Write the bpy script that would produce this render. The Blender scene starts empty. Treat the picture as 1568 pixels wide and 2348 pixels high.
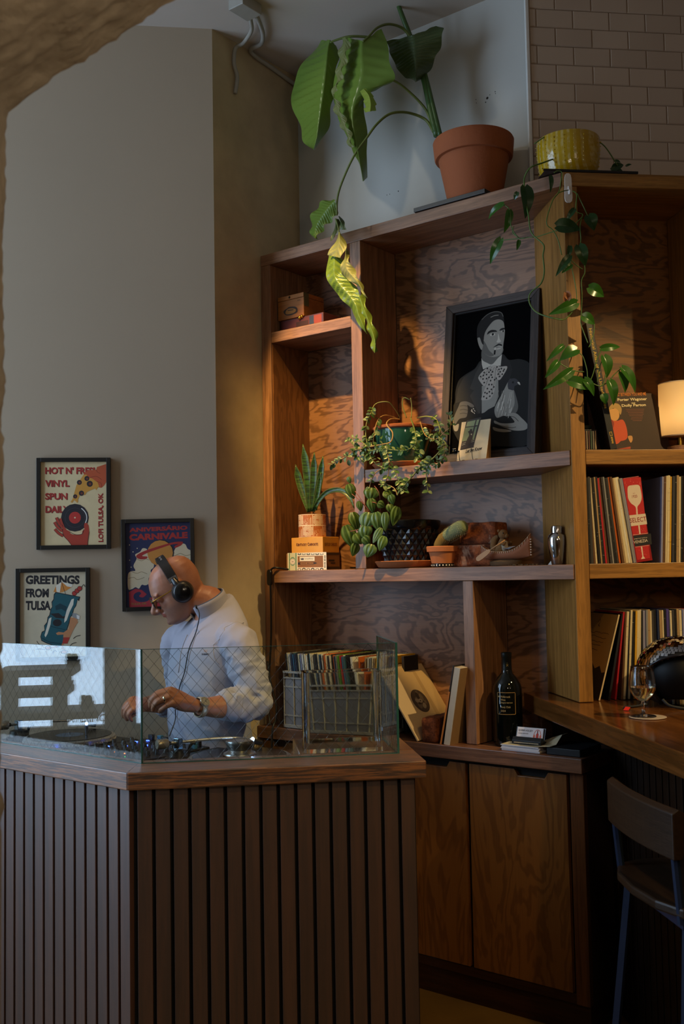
import bpy, bmesh, math, random
from mathutils import Vector, Matrix, noise
random.seed(7)
SC = bpy.context.scene
COL = SC.collection
S = math.sqrt(.5)
PI = math.pi
# ------------------------------------------------------------------ camera, sky, lamps, exposure
def make_camera():
    f, pit, rol, a = 2337.2, math.radians(3.4548), math.radians(1.0331), math.radians(38.0)
    fw = Vector((-math.sin(a) * math.cos(pit), math.cos(a) * math.cos(pit), math.sin(pit)))
    r0 = Vector((math.cos(a), math.sin(a), 0)); u0 = r0.cross(fw)
    r = r0 * math.cos(rol) - u0 * math.sin(rol); u = r0 * math.sin(rol) + u0 * math.cos(rol)
    m = Matrix((r, u, -fw)).transposed().to_4x4(); m.translation = Vector((3.005, -3.290, 1.57))
    cd = bpy.data.cameras.new('camera'); co = bpy.data.objects.new('camera', cd); COL.objects.link(co)
    co.matrix_world = m
    cd.sensor_fit = 'VERTICAL'; cd.sensor_height = 36.0; cd.lens = f / 2348 * 36
    cd.dof.use_dof = True; cd.dof.focus_distance = 4.0; cd.dof.aperture_fstop = 6.3
    SC.camera = co
make_camera()
def Cw(al, dep, z=0.0):                       # point in the frame of the angled right-hand bookcase
    return Vector((1.457 + S * al - S * dep, S * al + S * dep, z))
wd = bpy.data.worlds.new('daylight'); SC.world = wd; wd.use_nodes = True
wd.node_tree.nodes['Background'].inputs[0].default_value = (0.54, 0.74, 1.0, 1)
wd.node_tree.nodes['Background'].inputs[1].default_value = 8.2
def lamp(kind, name, loc, energy, color, target=None, size=.1, angle=60, blend=.5):
    ld = bpy.data.lights.new(name, kind); ld.energy = energy; ld.color = color
    o = bpy.data.objects.new(name, ld); COL.objects.link(o); o.location = loc
    if kind == 'AREA':
        ld.shape = 'RECTANGLE'; ld.size, ld.size_y = size
    else:
        ld.shadow_soft_size = size
    if kind == 'SPOT':
        ld.spot_size = math.radians(angle); ld.spot_blend = blend
    if target is not None:
        o.rotation_euler = (Vector(target) - Vector(loc)).to_track_quat('-Z', 'Y').to_euler()
    return o
WARM = (1.0, .60, .22)
AMBER = (1.0, .61, .17)
GOLD = (1.0, .72, .32)
lamp('SPOT', 'ceiling_spot_shelves', (.45, -1.375, 3.85), 400, AMBER, (.45, .25, 1.93), .03, 28.5, .4)
lamp('SPOT', 'ceiling_spot_corner', Cw(1.5, -2.0, 3.85), 330, GOLD, Cw(.20, 0, 1.58), .03, 37, .5)
lamp('SPOT', 'ceiling_spot_person', (.75, -1.05, 3.85), 100, (1.0, .62, .24), (.36, -.66, 1.35), .03, 20, .5)
lamp('SPOT', 'ceiling_spot_booth', Cw(.1, -2.9, 3.84), 75, AMBER, Cw(-.3, -.45, .95), .05, 46, .8)
lamp('SPOT', 'plant_fill_spot', (.0, -1.15, 3.85), 12, (1.0, .92, .72), (.50, -.12, 3.25), .03, 44, .6)  # added spot without a fixture, brightens the big leaves
lamp('POINT', 'arch_fill_light', Cw(-.72, -2.75, 2.15), 15, (1.0, .82, .60), None, .12)  # unseen point light added to warm the arch soffit, no pendant modelled
lamp('POINT', 'room_fill_light', Cw(.8, -5.5, 3.0), 20, (1.0, .80, .58), None, .3)  # added fill behind the camera for the front faces, no real fixture
for nm, d0, d1, z0, z1 in (('a', -1.0, -.17, .74, 3.8), ('b', -.055, .62, .74, 3.8)):
    p = lamp('AREA', 'window_portal_' + nm, Cw(-4.16, (d0 + d1) / 2, (z0 + z1) / 2), 1, (1, 1, 1), Cw(0, (d0 + d1) / 2, (z0 + z1) / 2), (d1 - d0, z1 - z0))
    p.data.cycles.is_portal = True
SC.view_settings.view_transform = 'Standard'; SC.view_settings.look = 'None'
SC.view_settings.exposure = 0.0; SC.view_settings.gamma = 1.0
SC.view_settings.use_curve_mapping = False
SC.cycles.max_bounces = 10; SC.cycles.transparent_max_bounces = 16
SC.cycles.sample_clamp_indirect = 6.0
SC.cycles.caustics_reflective = False; SC.cycles.caustics_refractive = False
# ------------------------------------------------------------------ materials
MATS = {}
def srgb(h):
    if isinstance(h, str):
        h = h.lstrip('#'); c = [int(h[i:i + 2], 16) / 255 for i in (0, 2, 4)]
        return tuple(x / 12.92 if x <= .04045 else ((x + .055) / 1.055) ** 2.4 for x in c)
    return tuple(h)
class NT:
    def __init__(s, m):
        s.m = m; s.t = m.node_tree; s.n = s.t.nodes; s.b = s.n['Principled BSDF']
    def node(s, ty, **k):
        nd = s.n.new(ty)
        for a, v in k.items(): setattr(nd, a, v)
        return nd
    def link(s, a, b): s.t.links.new(a, b)
    def val(s, sock, v):
        if hasattr(v, 'is_output') or isinstance(v, bpy.types.NodeSocket): s.link(v, sock)
        else: sock.default_value = v
    def math(s, op, a, b=0.0, c=0.0):
        nd = s.node('ShaderNodeMath', operation=op)
        for i, v in enumerate((a, b, c)): s.val(nd.inputs[i], v)
        return nd.outputs[0]
    def mix(s, fac, a, b):
        nd = s.node('ShaderNodeMix', data_type='RGBA')
        s.val(nd.inputs[0], fac)
        for i, v in ((6, a), (7, b)):
            if isinstance(v, (tuple, list)): v = (*v[:3], 1)
            s.val(nd.inputs[i], v)
        return nd.outputs[2]
    def coords(s, scale=(1, 1, 1), rnd=True):
        tc = s.node('ShaderNodeTexCoord'); mp = s.node('ShaderNodeMapping')
        s.link(tc.outputs['Object'], mp.inputs[0]); mp.inputs['Scale'].default_value = scale
        if rnd:
            oi = s.node('ShaderNodeObjectInfo')
            mm = s.node('ShaderNodeVectorMath', operation='SCALE'); mm.inputs[0].default_value = (7, 11, 5)
            s.link(oi.outputs['Random'], mm.inputs['Scale']); s.link(mm.outputs[0], mp.inputs['Location'])
        return mp.outputs[0]
    def noise(s, vec, scale, detail=3, rough=.5, dist=0.0):
        nd = s.node('ShaderNodeTexNoise'); nd.inputs['Scale'].default_value = scale; nd.inputs['Detail'].default_value = detail
        nd.inputs['Roughness'].default_value = rough; nd.inputs['Distortion'].default_value = dist
        s.link(vec, nd.inputs['Vector']); return nd.outputs[0]
    def ramp(s, v, stops):
        nd = s.node('ShaderNodeValToRGB'); cr = nd.color_ramp
        while len(cr.elements) < len(stops): cr.elements.new(.5)
        for e, (p, c) in zip(cr.elements, stops):
            e.position = p; e.color = (*c[:3], 1) if isinstance(c, (tuple, list)) else (c, c, c, 1)
        s.link(v, nd.inputs[0]); return nd.outputs[0]
    def bump(s, h, strength=.3, dist=.002):
        nd = s.node('ShaderNodeBump'); nd.inputs['Strength'].default_value = strength; nd.inputs['Distance'].default_value = dist
        s.link(h, nd.inputs['Height']); s.link(nd.outputs[0], s.b.inputs['Normal'])
def newmat(name, rough=.5, metal=0.0, spec=None):
    m = bpy.data.materials.new(name); m.use_nodes = True; t = NT(m)
    t.b.inputs['Roughness'].default_value = rough; t.b.inputs['Metallic'].default_value = metal
    if spec is not None: t.b.inputs['Specular IOR Level'].default_value = spec
    return m, t
def flat(col, rough=.6, metal=0.0, emit=0.0, spec=None, var=0.06):
    """plain colour with a faint mottling"""
    key = ('flat', str(col), rough, metal, emit, spec)
    if key in MATS: return MATS[key]
    c = srgb(col); m, t = newmat('paint_' + (col.lstrip('#') if isinstance(col, str) else 'x'), rough, metal, spec)
    if emit:
        t.b.inputs['Emission Color'].default_value = (*c, 1); t.b.inputs['Emission Strength'].default_value = emit
        t.b.inputs['Base Color'].default_value = (*c, 1)
    else:
        v = t.coords((1, 1, 1)); n = t.noise(v, 35, 3)
        lo = tuple(x * (1 - var * 2) for x in c); hi = tuple(min(1, x * (1 + var)) for x in c)
        t.link(t.mix(n, lo, hi), t.b.inputs['Base Color'])
    MATS[key] = m
    return m
def wood(name, light, dark, axis='x', rough=.42, freq=55.0, contrast=.75, bump=.12, coat=0.0, edge=(.35, .62)):
    """solid boards: long straight pores along one axis plus slow tone drift"""
    if name in MATS: return MATS[name]
    m, t = newmat(name, rough, spec=.4)
    st = {'x': (.05, 1, 1), 'z': (1, 1, .05), 'y': (1, .05, 1)}[axis]
    v = t.coords(st)
    w = t.noise(v, freq, 4, .6, .5); g = t.ramp(w, [(edge[0], 0.0), (edge[1], 1.0)])
    fine = t.noise(v, freq * 5, 2, .6); fg = t.ramp(fine, [(.36, 0.0), (.5, 1.0)])
    slow = t.noise(t.coords(tuple(x * .6 for x in st)), 5, 2)
    l, d = srgb(light), srgb(dark)
    c = t.mix(t.math('MULTIPLY', g, contrast), d, l)
    c = t.mix(t.math('MULTIPLY', t.math('SUBTRACT', 1.0, fg), .45), c, tuple(x * .5 for x in d))
    c = t.mix(t.math('MULTIPLY', slow, .35), c, tuple(x * .75 for x in l))
    t.link(c, t.b.inputs['Base Color']); t.bump(fg, bump, .001)
    if coat: t.b.inputs['Coat Weight'].default_value = coat; t.b.inputs['Coat Roughness'].default_value = .58; t.b.inputs['Coat IOR'].default_value = 1.85
    MATS[name] = m; return m
def plywood(name, light, dark, axis='x', scale=1.0, rough=.42, contrast=.85):
    """rotary cut oak face: wandering contour figures"""
    if name in MATS: return MATS[name]
    m, t = newmat(name, rough, spec=.4)
    st = {'x': (.35, 1, 1), 'z': (1, 1, .22)}[axis]
    v = t.coords(st)
    n = t.noise(v, 3.2 * scale, 4, .55, .6)
    ring = t.math('SINE', t.math('MULTIPLY', n, 85.0))
    ring = t.math('ADD', t.math('MULTIPLY', ring, .5), .5)
    g = t.ramp(ring, [(.10, 0.0), (.55, 1.0)])
    fine = t.noise(t.coords(tuple(a * b for a, b in zip(st, (.12, 1, 1) if axis == 'x' else (1, 1, .12)))), 160, 3, .6)
    fg = t.ramp(fine, [(.38, 0.0), (.55, 1.0)])
    l, d = srgb(light), srgb(dark)
    f = t.math('MULTIPLY', t.math('ADD', t.math('MULTIPLY', g, .8), t.math('MULTIPLY', fg, .2)), contrast)
    c = t.mix(f, d, l)
    slow = t.noise(v, 1.3, 2); c = t.mix(t.math('MULTIPLY', slow, .35), c, tuple(x * .7 for x in l))
    t.link(c, t.b.inputs['Base Color']); t.bump(fg, .06, .001)
    MATS[name] = m; return m
def plaster(name, col, rough=.85, bump=.15, scale=60, blot=.12, nscale=1.6):
    if name in MATS: return MATS[name]
    m, t = newmat(name, rough, spec=.25); c = srgb(col); v = t.coords((1, 1, 1), False)
    n = t.noise(v, nscale, 4, .6); n2 = t.noise(v, scale, 5, .65)
    t.link(t.mix(n, tuple(x * (1 - blot) for x in c), tuple(min(1, x * (1 + blot)) for x in c)), t.b.inputs['Base Color'])
    t.bump(n2, bump, .004); MATS[name] = m; return m
def clear_glass(name, tint=(1, 1, 1), rough=0.0, ior=1.45):
    """thin-walled pane: real reflection, straight transmission"""
    if name in MATS: return MATS[name]
    m = bpy.data.materials.new(name); m.use_nodes = True; nt = m.node_tree; n = nt.nodes
    n.remove(n['Principled BSDF']); out = n['Material Output']
    tr = n.new('ShaderNodeBsdfTransparent'); tr.inputs[0].default_value = (*tint, 1)
    gl = n.new('ShaderNodeBsdfGlossy'); gl.inputs['Roughness'].default_value = rough
    fr = n.new('ShaderNodeFresnel'); ge = n.new('ShaderNodeNewGeometry'); mr = n.new('ShaderNodeMapRange')
    mr.inputs['To Min'].default_value = ior; mr.inputs['To Max'].default_value = 1 / ior       # same reflectance on either face of the thin pane
    nt.links.new(ge.outputs['Backfacing'], mr.inputs['Value']); nt.links.new(mr.outputs[0], fr.inputs[0])
    mx = n.new('ShaderNodeMixShader'); nt.links.new(fr.outputs[0], mx.inputs[0]); nt.links.new(tr.outputs[0], mx.inputs[1])
    nt.links.new(gl.outputs[0], mx.inputs[2]); nt.links.new(mx.outputs[0], out.inputs[0])
    MATS[name] = m; return m
def leafmat(name, top, under, rough=.35, vein=0.0, transl=.25):
    if name in MATS: return MATS[name]
    m, t = newmat(name, rough, spec=.5)
    geo = t.node('ShaderNodeNewGeometry'); v = t.coords((1, 1, 1)); n = t.noise(v, 22, 3)
    a, b = srgb(top), srgb(under)
    ct = t.mix(n, tuple(x * .6 for x in a), tuple(x * 1.15 for x in a))
    if vein:
        at = t.node('ShaderNodeVertexColor'); at.layer_name = 'vein'
        ct = t.mix(t.math('MULTIPLY', at.outputs[0], vein), ct, tuple(min(1, x * 2.6 + .02) for x in a))
    c = t.mix(geo.outputs['Backfacing'], ct, b); t.link(c, t.b.inputs['Base Color'])
    tl = t.node('ShaderNodeBsdfTranslucent'); t.link(c, tl.inputs[0]); mx = t.node('ShaderNodeMixShader'); mx.inputs[0].default_value = transl
    t.link(t.b.outputs[0], mx.inputs[1]); t.link(tl.outputs[0], mx.inputs[2]); t.link(mx.outputs[0], t.n['Material Output'].inputs[0])
    MATS[name] = m; return m
# ------------------------------------------------------------------ mesh building
class MB:
    def __init__(s): s.v = []; s.f = []; s.mi = []; s.vc = None
    def add(s, vs, fs, mi=0):
        o = len(s.v); s.v += [tuple(p) for p in vs]; s.f += [tuple(i + o for i in f) for f in fs]; s.mi += [mi] * len(fs); return s
    def box(s, x0, x1, y0, y1, z0, z1, mi=0, M=None):
        vs = [Vector((x, y, z)) for z in (z0, z1) for y in (y0, y1) for x in (x0, x1)]
        if M is not None: vs = [M @ p for p in vs]
        return s.add(vs, [(0, 2, 3, 1), (4, 5, 7, 6), (0, 1, 5, 4), (1, 3, 7, 5), (3, 2, 6, 7), (2, 0, 4, 6)], mi)
    def prism(s, pts, h0, h1, axis='z', mi=0, M=None):
        """closed outline pts (a,b) extruded along axis"""
        def P(a, b, h): return {'z': (a, b, h), 'y': (a, h, b), 'x': (h, a, b)}[axis]
        n = len(pts); vs = [Vector(P(a, b, h0)) for a, b in pts] + [Vector(P(a, b, h1)) for a, b in pts]
        if M is not None: vs = [M @ p for p in vs]
        fs = [tuple(range(n))[::-1], tuple(range(n, 2 * n))] + [(i, (i + 1) % n, n + (i + 1) % n, n + i) for i in range(n)]
        return s.add(vs, fs, mi)
    def lathe(s, prof, seg=32, c=(0, 0), mi=0, M=None, sx=1.0, sy=1.0):
        n = len(prof); vs = []
        for r, z in prof:
            for k in range(seg):
                a = 2 * PI * k / seg; vs.append(Vector((c[0] + r * math.cos(a) * sx, c[1] + r * math.sin(a) * sy, z)))
        if M is not None: vs = [M @ p for p in vs]
        fs = [(i * seg + k, i * seg + (k + 1) % seg, (i + 1) * seg + (k + 1) % seg, (i + 1) * seg + k) for i in range(n - 1) for k in range(seg)]
        if prof[0][0] > 1e-5: fs.append(tuple(range(seg))[::-1])
        if prof[-1][0] > 1e-5: fs.append(tuple((n - 1) * seg + k for k in range(seg)))
        return s.add(vs, fs, mi)
    def rings(s, rings, mi=0, cap=True):
        n = len(rings[0]); o = []
        for r in rings: o += list(r)
        fs = [(i * n + k, i * n + (k + 1) % n, (i + 1) * n + (k + 1) % n, (i + 1) * n + k) for i in range(len(rings) - 1) for k in range(n)]
        if cap: fs += [tuple(range(n))[::-1], tuple((len(rings) - 1) * n + k for k in range(n))]
        return s.add(o, fs, mi)
    def tube(s, pts, r, seg=8, mi=0, smooth=True, cap=True):
        """round bar through points; r a number or list"""
        P = [Vector(p) for p in pts]
        if smooth and len(P) > 2:
            rr = r if isinstance(r, (list, tuple)) else None
            P, q = spline(P, 5, rr); r = q if rr else r
        n = len(P); R = r if isinstance(r, (list, tuple)) else [r] * n
        rings = []; up = None
        for i in range(n):
            t = (P[min(i + 1, n - 1)] - P[max(i - 1, 0)]);
            if t.length < 1e-9: t = Vector((0, 0, 1))
            t.normalize()
            if up is None:
                up = Vector((0, 0, 1)) if abs(t.z) < .9 else Vector((1, 0, 0))
            u = up - t * up.dot(t)
            if u.length < 1e-6: u = t.orthogonal()
            u.normalize(); up = u; w = t.cross(u)
            rings.append([P[i] + (u * math.cos(2 * PI * k / seg) + w * math.sin(2 * PI * k / seg)) * R[i] for k in range(seg)])
        return s.rings(rings, mi, cap)
    def grid(s, rows, mi=0):
        m = len(rows[0]); o = []
        for r in rows: o += list(r)
        return s.add(o, [(i * m + k, i * m + k + 1, (i + 1) * m + k + 1, (i + 1) * m + k) for i in range(len(rows) - 1) for k in range(m - 1)], mi)
    def ball(s, c, r, seg=12, mi=0, sz=1.0):
        prof = [(max(1e-6, r * math.sin(PI * i / (seg // 2))), -r * sz * math.cos(PI * i / (seg // 2))) for i in range(seg // 2 + 1)]
        return s.lathe(prof, seg, (0, 0), mi, Matrix.Translation(Vector(c)))
    def obj(s, name, mats, parent=None, smooth=False, bevel=0.0, loc=None, rotz=0.0, auto=None):
        me = bpy.data.meshes.new(name); me.from_pydata(s.v, [], s.f)
        ms = mats if isinstance(mats, (list, tuple)) else [mats]
        for m in ms: me.materials.append(m)
        if len(ms) > 1: me.polygons.foreach_set('material_index', s.mi)
        if s.vc:
            ca = me.color_attributes.new('vein', 'FLOAT_COLOR', 'POINT')
            for i, q in enumerate(s.vc): ca.data[i].color = (q, q, q, 1)
        me.validate(); me.update()
        return link(name, me, parent, smooth, bevel, loc, rotz)
def link(name, me, parent=None, smooth=False, bevel=0.0, loc=None, rotz=0.0):
    o = bpy.data.objects.new(name, me); COL.objects.link(o)
    if parent is not None: o.parent = parent
    if loc is not None: o.location = loc
    if rotz: o.rotation_euler.z = rotz
    if smooth:
        if smooth is True: me.shade_smooth()
        else:
            bm = bmesh.new(); bm.from_mesh(me)
            for f in bm.faces: f.smooth = True
            for e in bm.edges:
                if len(e.link_faces) == 2 and e.calc_face_angle(0) > smooth: e.smooth = False
            bm.to_mesh(me); bm.free()
    if bevel:
        b = o.modifiers.new('soft_edge', 'BEVEL'); b.width = bevel; b.segments = 2; b.limit_method = 'ANGLE'; b.angle_limit = .6
    return o
def spline(P, sub=6, R=None):
    out, ro = [], []
    n = len(P)
    for i in range(n - 1):
        p0, p1, p2, p3 = P[max(i - 1, 0)], P[i], P[i + 1], P[min(i + 2, n - 1)]
        for k in range(sub):
            t = k / sub
            out.append(.5 * ((2 * p1) + (p2 - p0) * t + (2 * p0 - 5 * p1 + 4 * p2 - p3) * t * t + (3 * p1 - p0 - 3 * p2 + p3) * t ** 3))
            if R: ro.append(R[i] * (1 - t) + R[i + 1] * t)
    out.append(P[-1])
    if R: ro.append(R[-1])
    return out, ro
def tag(o, label=None, cat=None, group=None, kind=None):
    for k, v in (('label', label), ('category', cat), ('group', group), ('kind', kind)):
        if v: o[k] = v
    return o
def thing(name, label, cat, loc=(0, 0, 0), rotz=0.0, group=None):
    o = bpy.data.objects.new(name, None); COL.objects.link(o); o.empty_display_size = .05
    o.location = loc; o.rotation_euler.z = rotz
    return tag(o, label, cat, group)
def dup(o, parent=None):
    c = o.copy(); COL.objects.link(c)
    if parent is not None: c.parent = parent
    for ch in o.children: dup(ch, c)
    return c
def struct(o): o['kind'] = 'structure'; return o
def box(name, m, b, parent=None, bevel=.0015, **k): return MB().box(*b).obj(name, m, parent, bevel=bevel, **k)
_tc = {}
def text_mesh(body, shear=0.0, bold=0.0, spacing=1.0):
    key = (body, shear, bold, spacing)
    if key not in _tc:
        cu = bpy.data.curves.new('lettering', 'FONT'); cu.body = body; cu.size = 1.0; cu.shear = shear; cu.offset = bold; cu.space_character = spacing
        cu.resolution_u = 3
        ob = bpy.data.objects.new('lettering', cu); me = ob.to_mesh()
        vs = [(v.co.x, v.co.y) for v in me.vertices]; fs = [tuple(p.vertices) for p in me.polygons]
        ob.to_mesh_clear(); bpy.data.objects.remove(ob); bpy.data.curves.remove(cu)
        xs = [v[0] for v in vs] or [0]; ys = [v[1] for v in vs] or [0]
        _tc[key] = (vs, fs, min(xs), max(xs), min(ys), max(ys))
    return _tc[key]
class Art(MB):
    """flat print: layered shapes in the plane (u right, v up), facing -y; units metres"""
    def __init__(s, eps=.00008, fn=None):
        super().__init__(); s.cols = []; s.bb = []; s.eps = eps; s.fn = fn
    def _mi(s, c):
        if c not in s.cols: s.cols.append(c)
        return s.cols.index(c)
    def _put(s, pts, faces, c):
        if not pts: return
        us = [q[0] for q in pts]; vs = [q[1] for q in pts]; b = (min(us), max(us), min(vs), max(vs))
        lay = 1 + max([k for a, k in s.bb if a[0] < b[1] and b[0] < a[1] and a[2] < b[3] and b[2] < a[3]], default=0)
        s.bb.append((b, lay)); d = -s.eps * lay
        s.add([(s.fn(u, v, d) if s.fn else (u, d, v)) for u, v in pts], faces, s._mi(c))
    def poly(s, c, pts, smooth=False):
        if smooth: pts = closed(pts)
        s._put(pts, [tuple(range(len(pts)))], c); return s
    def rect(s, c, u0, v0, u1, v1): return s.poly(c, [(u0, v0), (u1, v0), (u1, v1), (u0, v1)])
    def disc(s, c, u, v, r, rv=None, n=28, a0=0.0, rot=0.0):
        rv = r if rv is None else rv; pts = []
        for k in range(n):
            a = 2 * PI * k / n; x, y = r * math.cos(a), rv * math.sin(a)
            pts.append((u + x * math.cos(rot) - y * math.sin(rot), v + x * math.sin(rot) + y * math.cos(rot)))
        return s.poly(c, pts)
    def line(s, c, pts, w, smooth=True):
        P = [Vector((a, b, 0)) for a, b in pts]
        if smooth and len(P) > 2: P, _ = spline(P, 5)
        L, R = [], []
        for i, p in enumerate(P):
            t = P[min(i + 1, len(P) - 1)] - P[max(i - 1, 0)]; t.normalize(); n = Vector((-t.y, t.x, 0)) * w / 2
            L.append((p.x + n.x, p.y + n.y)); R.append((p.x - n.x, p.y - n.y))
        n = len(L); s._put(L + R, [(i, n + i, n + i + 1, i + 1) for i in range(n - 1)], c); return s
    def text(s, c, body, u, v, w=None, h=.01, rot=0.0, bold=0.0, shear=0.0, center=False, spacing=1.0):
        """lower-left corner at u,v; cap height h; width w if given"""
        vs, fs, x0, x1, y0, y1 = text_mesh(body, shear, bold, spacing)
        k = h / max(1e-6, y1 - y0); kw = (w / max(1e-6, x1 - x0)) if w else k; cr, sr = math.cos(rot), math.sin(rot)
        ox = -(x1 - x0) * kw / 2 if center else 0.0
        pts = []
        for x, y in vs:
            a, b = (x - x0) * kw + ox, (y - y0) * k
            pts.append((u + a * cr - b * sr, v + a * sr + b * cr))
        s._put(pts, fs, c); return s
    def done(s, name, parent=None, rough=.7, **k):
        return s.obj(name, [flat(c, rough, var=.03) for c in s.cols], parent, **k)
def closed(pts, sub=5):
    n = len(pts); out = []
    for i in range(n):
        p0, p1, p2, p3 = [Vector(pts[(i + j) % n]) for j in (-1, 0, 1, 2)]
        for k in range(sub):
            t = k / sub
            q = .5 * ((2 * p1) + (p2 - p0) * t + (2 * p0 - 5 * p1 + 4 * p2 - p3) * t * t + (3 * p1 - p0 - 3 * p2 + p3) * t ** 3)
            out.append((q.x, q.y))
    return out
# flat print outlines (tenths of a millimetre on their own sheet) and plant growth (millimetres in the room)
ART = {}
ART['poster_hot'] = [('T','#5a1e1a',"HOT N' FRESH",352,3055,2129,283,-0.006,0.045,0),('T','#b3352b',"HOT N' FRESH",331,3072,2129,283,-0.006,0.04,0),('T','#5a1e1a','VINYL',352,2535,961,271,-0.008,0.045,0),('T','#b3352b','VINYL',330,2552,961,271,-0.008,0.04,0),('T','#5a1e1a','SPUN',352,2009,878,270,-0.009,0.045,0),('T','#b3352b','SPUN',330,2027,878,270,-0.009,0.04,0),('T','#5a1e1a','DAILY',363,1479,932,276,-0.011,0.045,0),('T','#b3352b','DAILY',341,1496,932,276,-0.011,0.04,0),('T','#5a1e1a','LOFI TULSA, OK',2677,271,1995,226,1.571,0.04,0),('T','#b3352b','LOFI TULSA, OK',2661,283,1995,226,1.571,0.035,0),('P','#c65a33',[(2829,3491),(2528,3390),(2389,3345),(2361,3231),(2084,3221),(1907,3120),(1862,3041),(1961,2949),(2083,2903),(2238,2834),(2371,2753),(2481,2502),(2570,2490),(2664,2580),(2826,2818)]),('L','#8a3a22',17,[(2361,3231),(2416,3134),(2527,3077)]),('L','#8a3a22',17,[(2083,2903),(2360,2964),(2582,2820)]),('L','#8a3a22',17,[(2387,2753),(2554,2678),(2581,2507)]),('P','#d99a3f',[(1973,3040),(1851,3024),(1729,2837),(1574,2611),(1485,2289),(1418,2046),(1341,1922),(1396,1882),(1473,2000),(1528,1965),(1594,1885),(1638,1930),(1627,2021),(1705,2190),(1838,2269),(1904,2189),(1982,2324),(2148,2402),(2325,2469),(2358,2389),(2414,2491),(2481,2536),(2415,2719),(2194,2879),(2028,2926)]),('D','#2a2429',1690,2718,99,102),('D','#7d3c28',1701,2712,45,46),('D','#2a2429',1772,2275,105,108),('D','#7d3c28',1783,2269,47,49),('D','#2a2429',1523,2147,83,85),('D','#7d3c28',1534,2141,37,38),('D','#2a2429',2104,2658,122,125),('D','#7d3c28',2116,2652,54,57),('D','#2a2429',1989,2875,99,102),('D','#7d3c28',2000,2869,45,46),('D','#2a2429',1510,1281,552,566),('D','#4a474c',1510,1281,397,407),('D','#2a2429',1510,1281,386,396),('D','#c4382e',1510,1281,237,243),('D','#ecd9b0',1510,1281,33,34),('L','#e6e4dc',38,[(1765,1663),(1891,1537),(1968,1378),(1973,1208),(1923,1056)]),('P','#b5402b',[(1376,155),(1250,331),(1058,559),(1009,796),(965,1011),(977,1124),(1042,1078),(1097,908),(1185,783),(1305,725),(1305,657),(1415,599),(1635,585),(1789,617),(1801,730),(1889,808),(1867,944),(1890,1056),(1978,1067),(2050,953),(2076,698),(2031,388),(2009,146)]),('L','#2a2429',120,[(1042,542),(866,657),(713,828)]),('L','#b5402b',93,[(1042,542),(866,657),(713,828)]),('L','#2a2429',121,[(1009,740),(823,911),(702,1110)]),('L','#b5402b',93,[(1009,740),(823,911),(702,1110)]),('L','#2a2429',121,[(998,898),(856,1108),(779,1295)]),('L','#b5402b',94,[(998,898),(856,1108),(779,1295)]),('L','#2a2429',121,[(1009,1010),(955,1163),(933,1259)]),('L','#b5402b',94,[(1009,1010),(955,1163),(933,1259)]),('L','#2a2429',16,[(1376,155),(1250,331),(1058,559),(1009,796)]),('L','#2a2429',17,[(2076,698),(2031,388),(2009,146)]),('L','#2a2429',17,[(1305,708),(1525,592),(1789,617),(1856,808)])]
ART['poster_carnival'] = [('P','#2c3054',[(202,3534),(2847,3582),(2863,1635),(2905,128),(278,141)]),('T','#b0342e','ANIVERSÁRIO',316,3219,2357,215,0.021,0.06,0),('T','#b0342e','CARNIVALE',315,2868,2362,266,0.02,0.07,0),('D','#e0cdaa',320,2698,22,23),('D','#e0cdaa',625,2552,23,22),('D','#e0cdaa',457,2413,23,22),('D','#e0cdaa',371,1791,22,23),('D','#e0cdaa',2533,2666,23,23),('D','#e0cdaa',584,263,23,23),('D','#e0cdaa',725,514,22,23),('D','#e0cdaa',892,595,23,23),('D','#e0cdaa',316,2075,23,23),('S','#e0cdaa',[(238,919),(241,1483),(370,1622),(537,1647),(465,1846),(595,2127),(540,2298),(736,2408),(849,2548),(1027,2489),(1098,2176),(1265,2060),(1280,1776),(1150,1636),(1188,1437),(1064,1326),(1052,1100),(923,1035),(784,1060),(672,910),(533,969),(393,899)]),('S','#e0cdaa',[(1898,2049),(1939,2276),(2080,2359),(2194,2557),(2365,2697),(2562,2677),(2656,2493),(2813,2376),(2856,2091),(2842,1863),(2357,1814),(2020,1877)]),('L','#a08a66',22,[(595,2127),(790,2039),(958,2110),(1097,2062)]),('L','#a08a66',22,[(370,1622),(592,1533),(787,1586),(1010,1497)]),('L','#a08a66',22,[(257,1341),(479,1366),(618,1278),(897,1358)]),('L','#a08a66',23,[(1939,2276),(2135,2216),(2361,2298),(2586,2209),(2840,2262)]),('L','#a08a66',22,[(1994,2048),(2247,2129),(2472,2040),(2698,2105)]),('D','#2a2429',1575,2339,539,546),('D','#d18c3e',1547,2339,516,523),('S','#b0342e',[(623,2155),(596,2269),(904,2434),(1521,2624),(2084,2764),(2433,2781),(2466,2712),(2364,2611),(2149,2529),(2150,2614),(2280,2681),(2027,2673),(1520,2521),(1015,2347),(819,2237),(1014,2205),(1003,2132),(790,2096)]),('P','#b0323c',[(265,777),(532,913),(783,851),(1004,649),(1115,534),(2903,440),(2900,129),(278,146)]),('S','#2c3054',[(447,576),(504,716),(671,780),(754,711),(670,600),(836,551),(1032,705),(1115,534),(1003,395),(724,362),(530,434)]),('T','#8a7a3a','TULSA, OK',345,234,628,101,0.014,0.03,0)]
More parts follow.
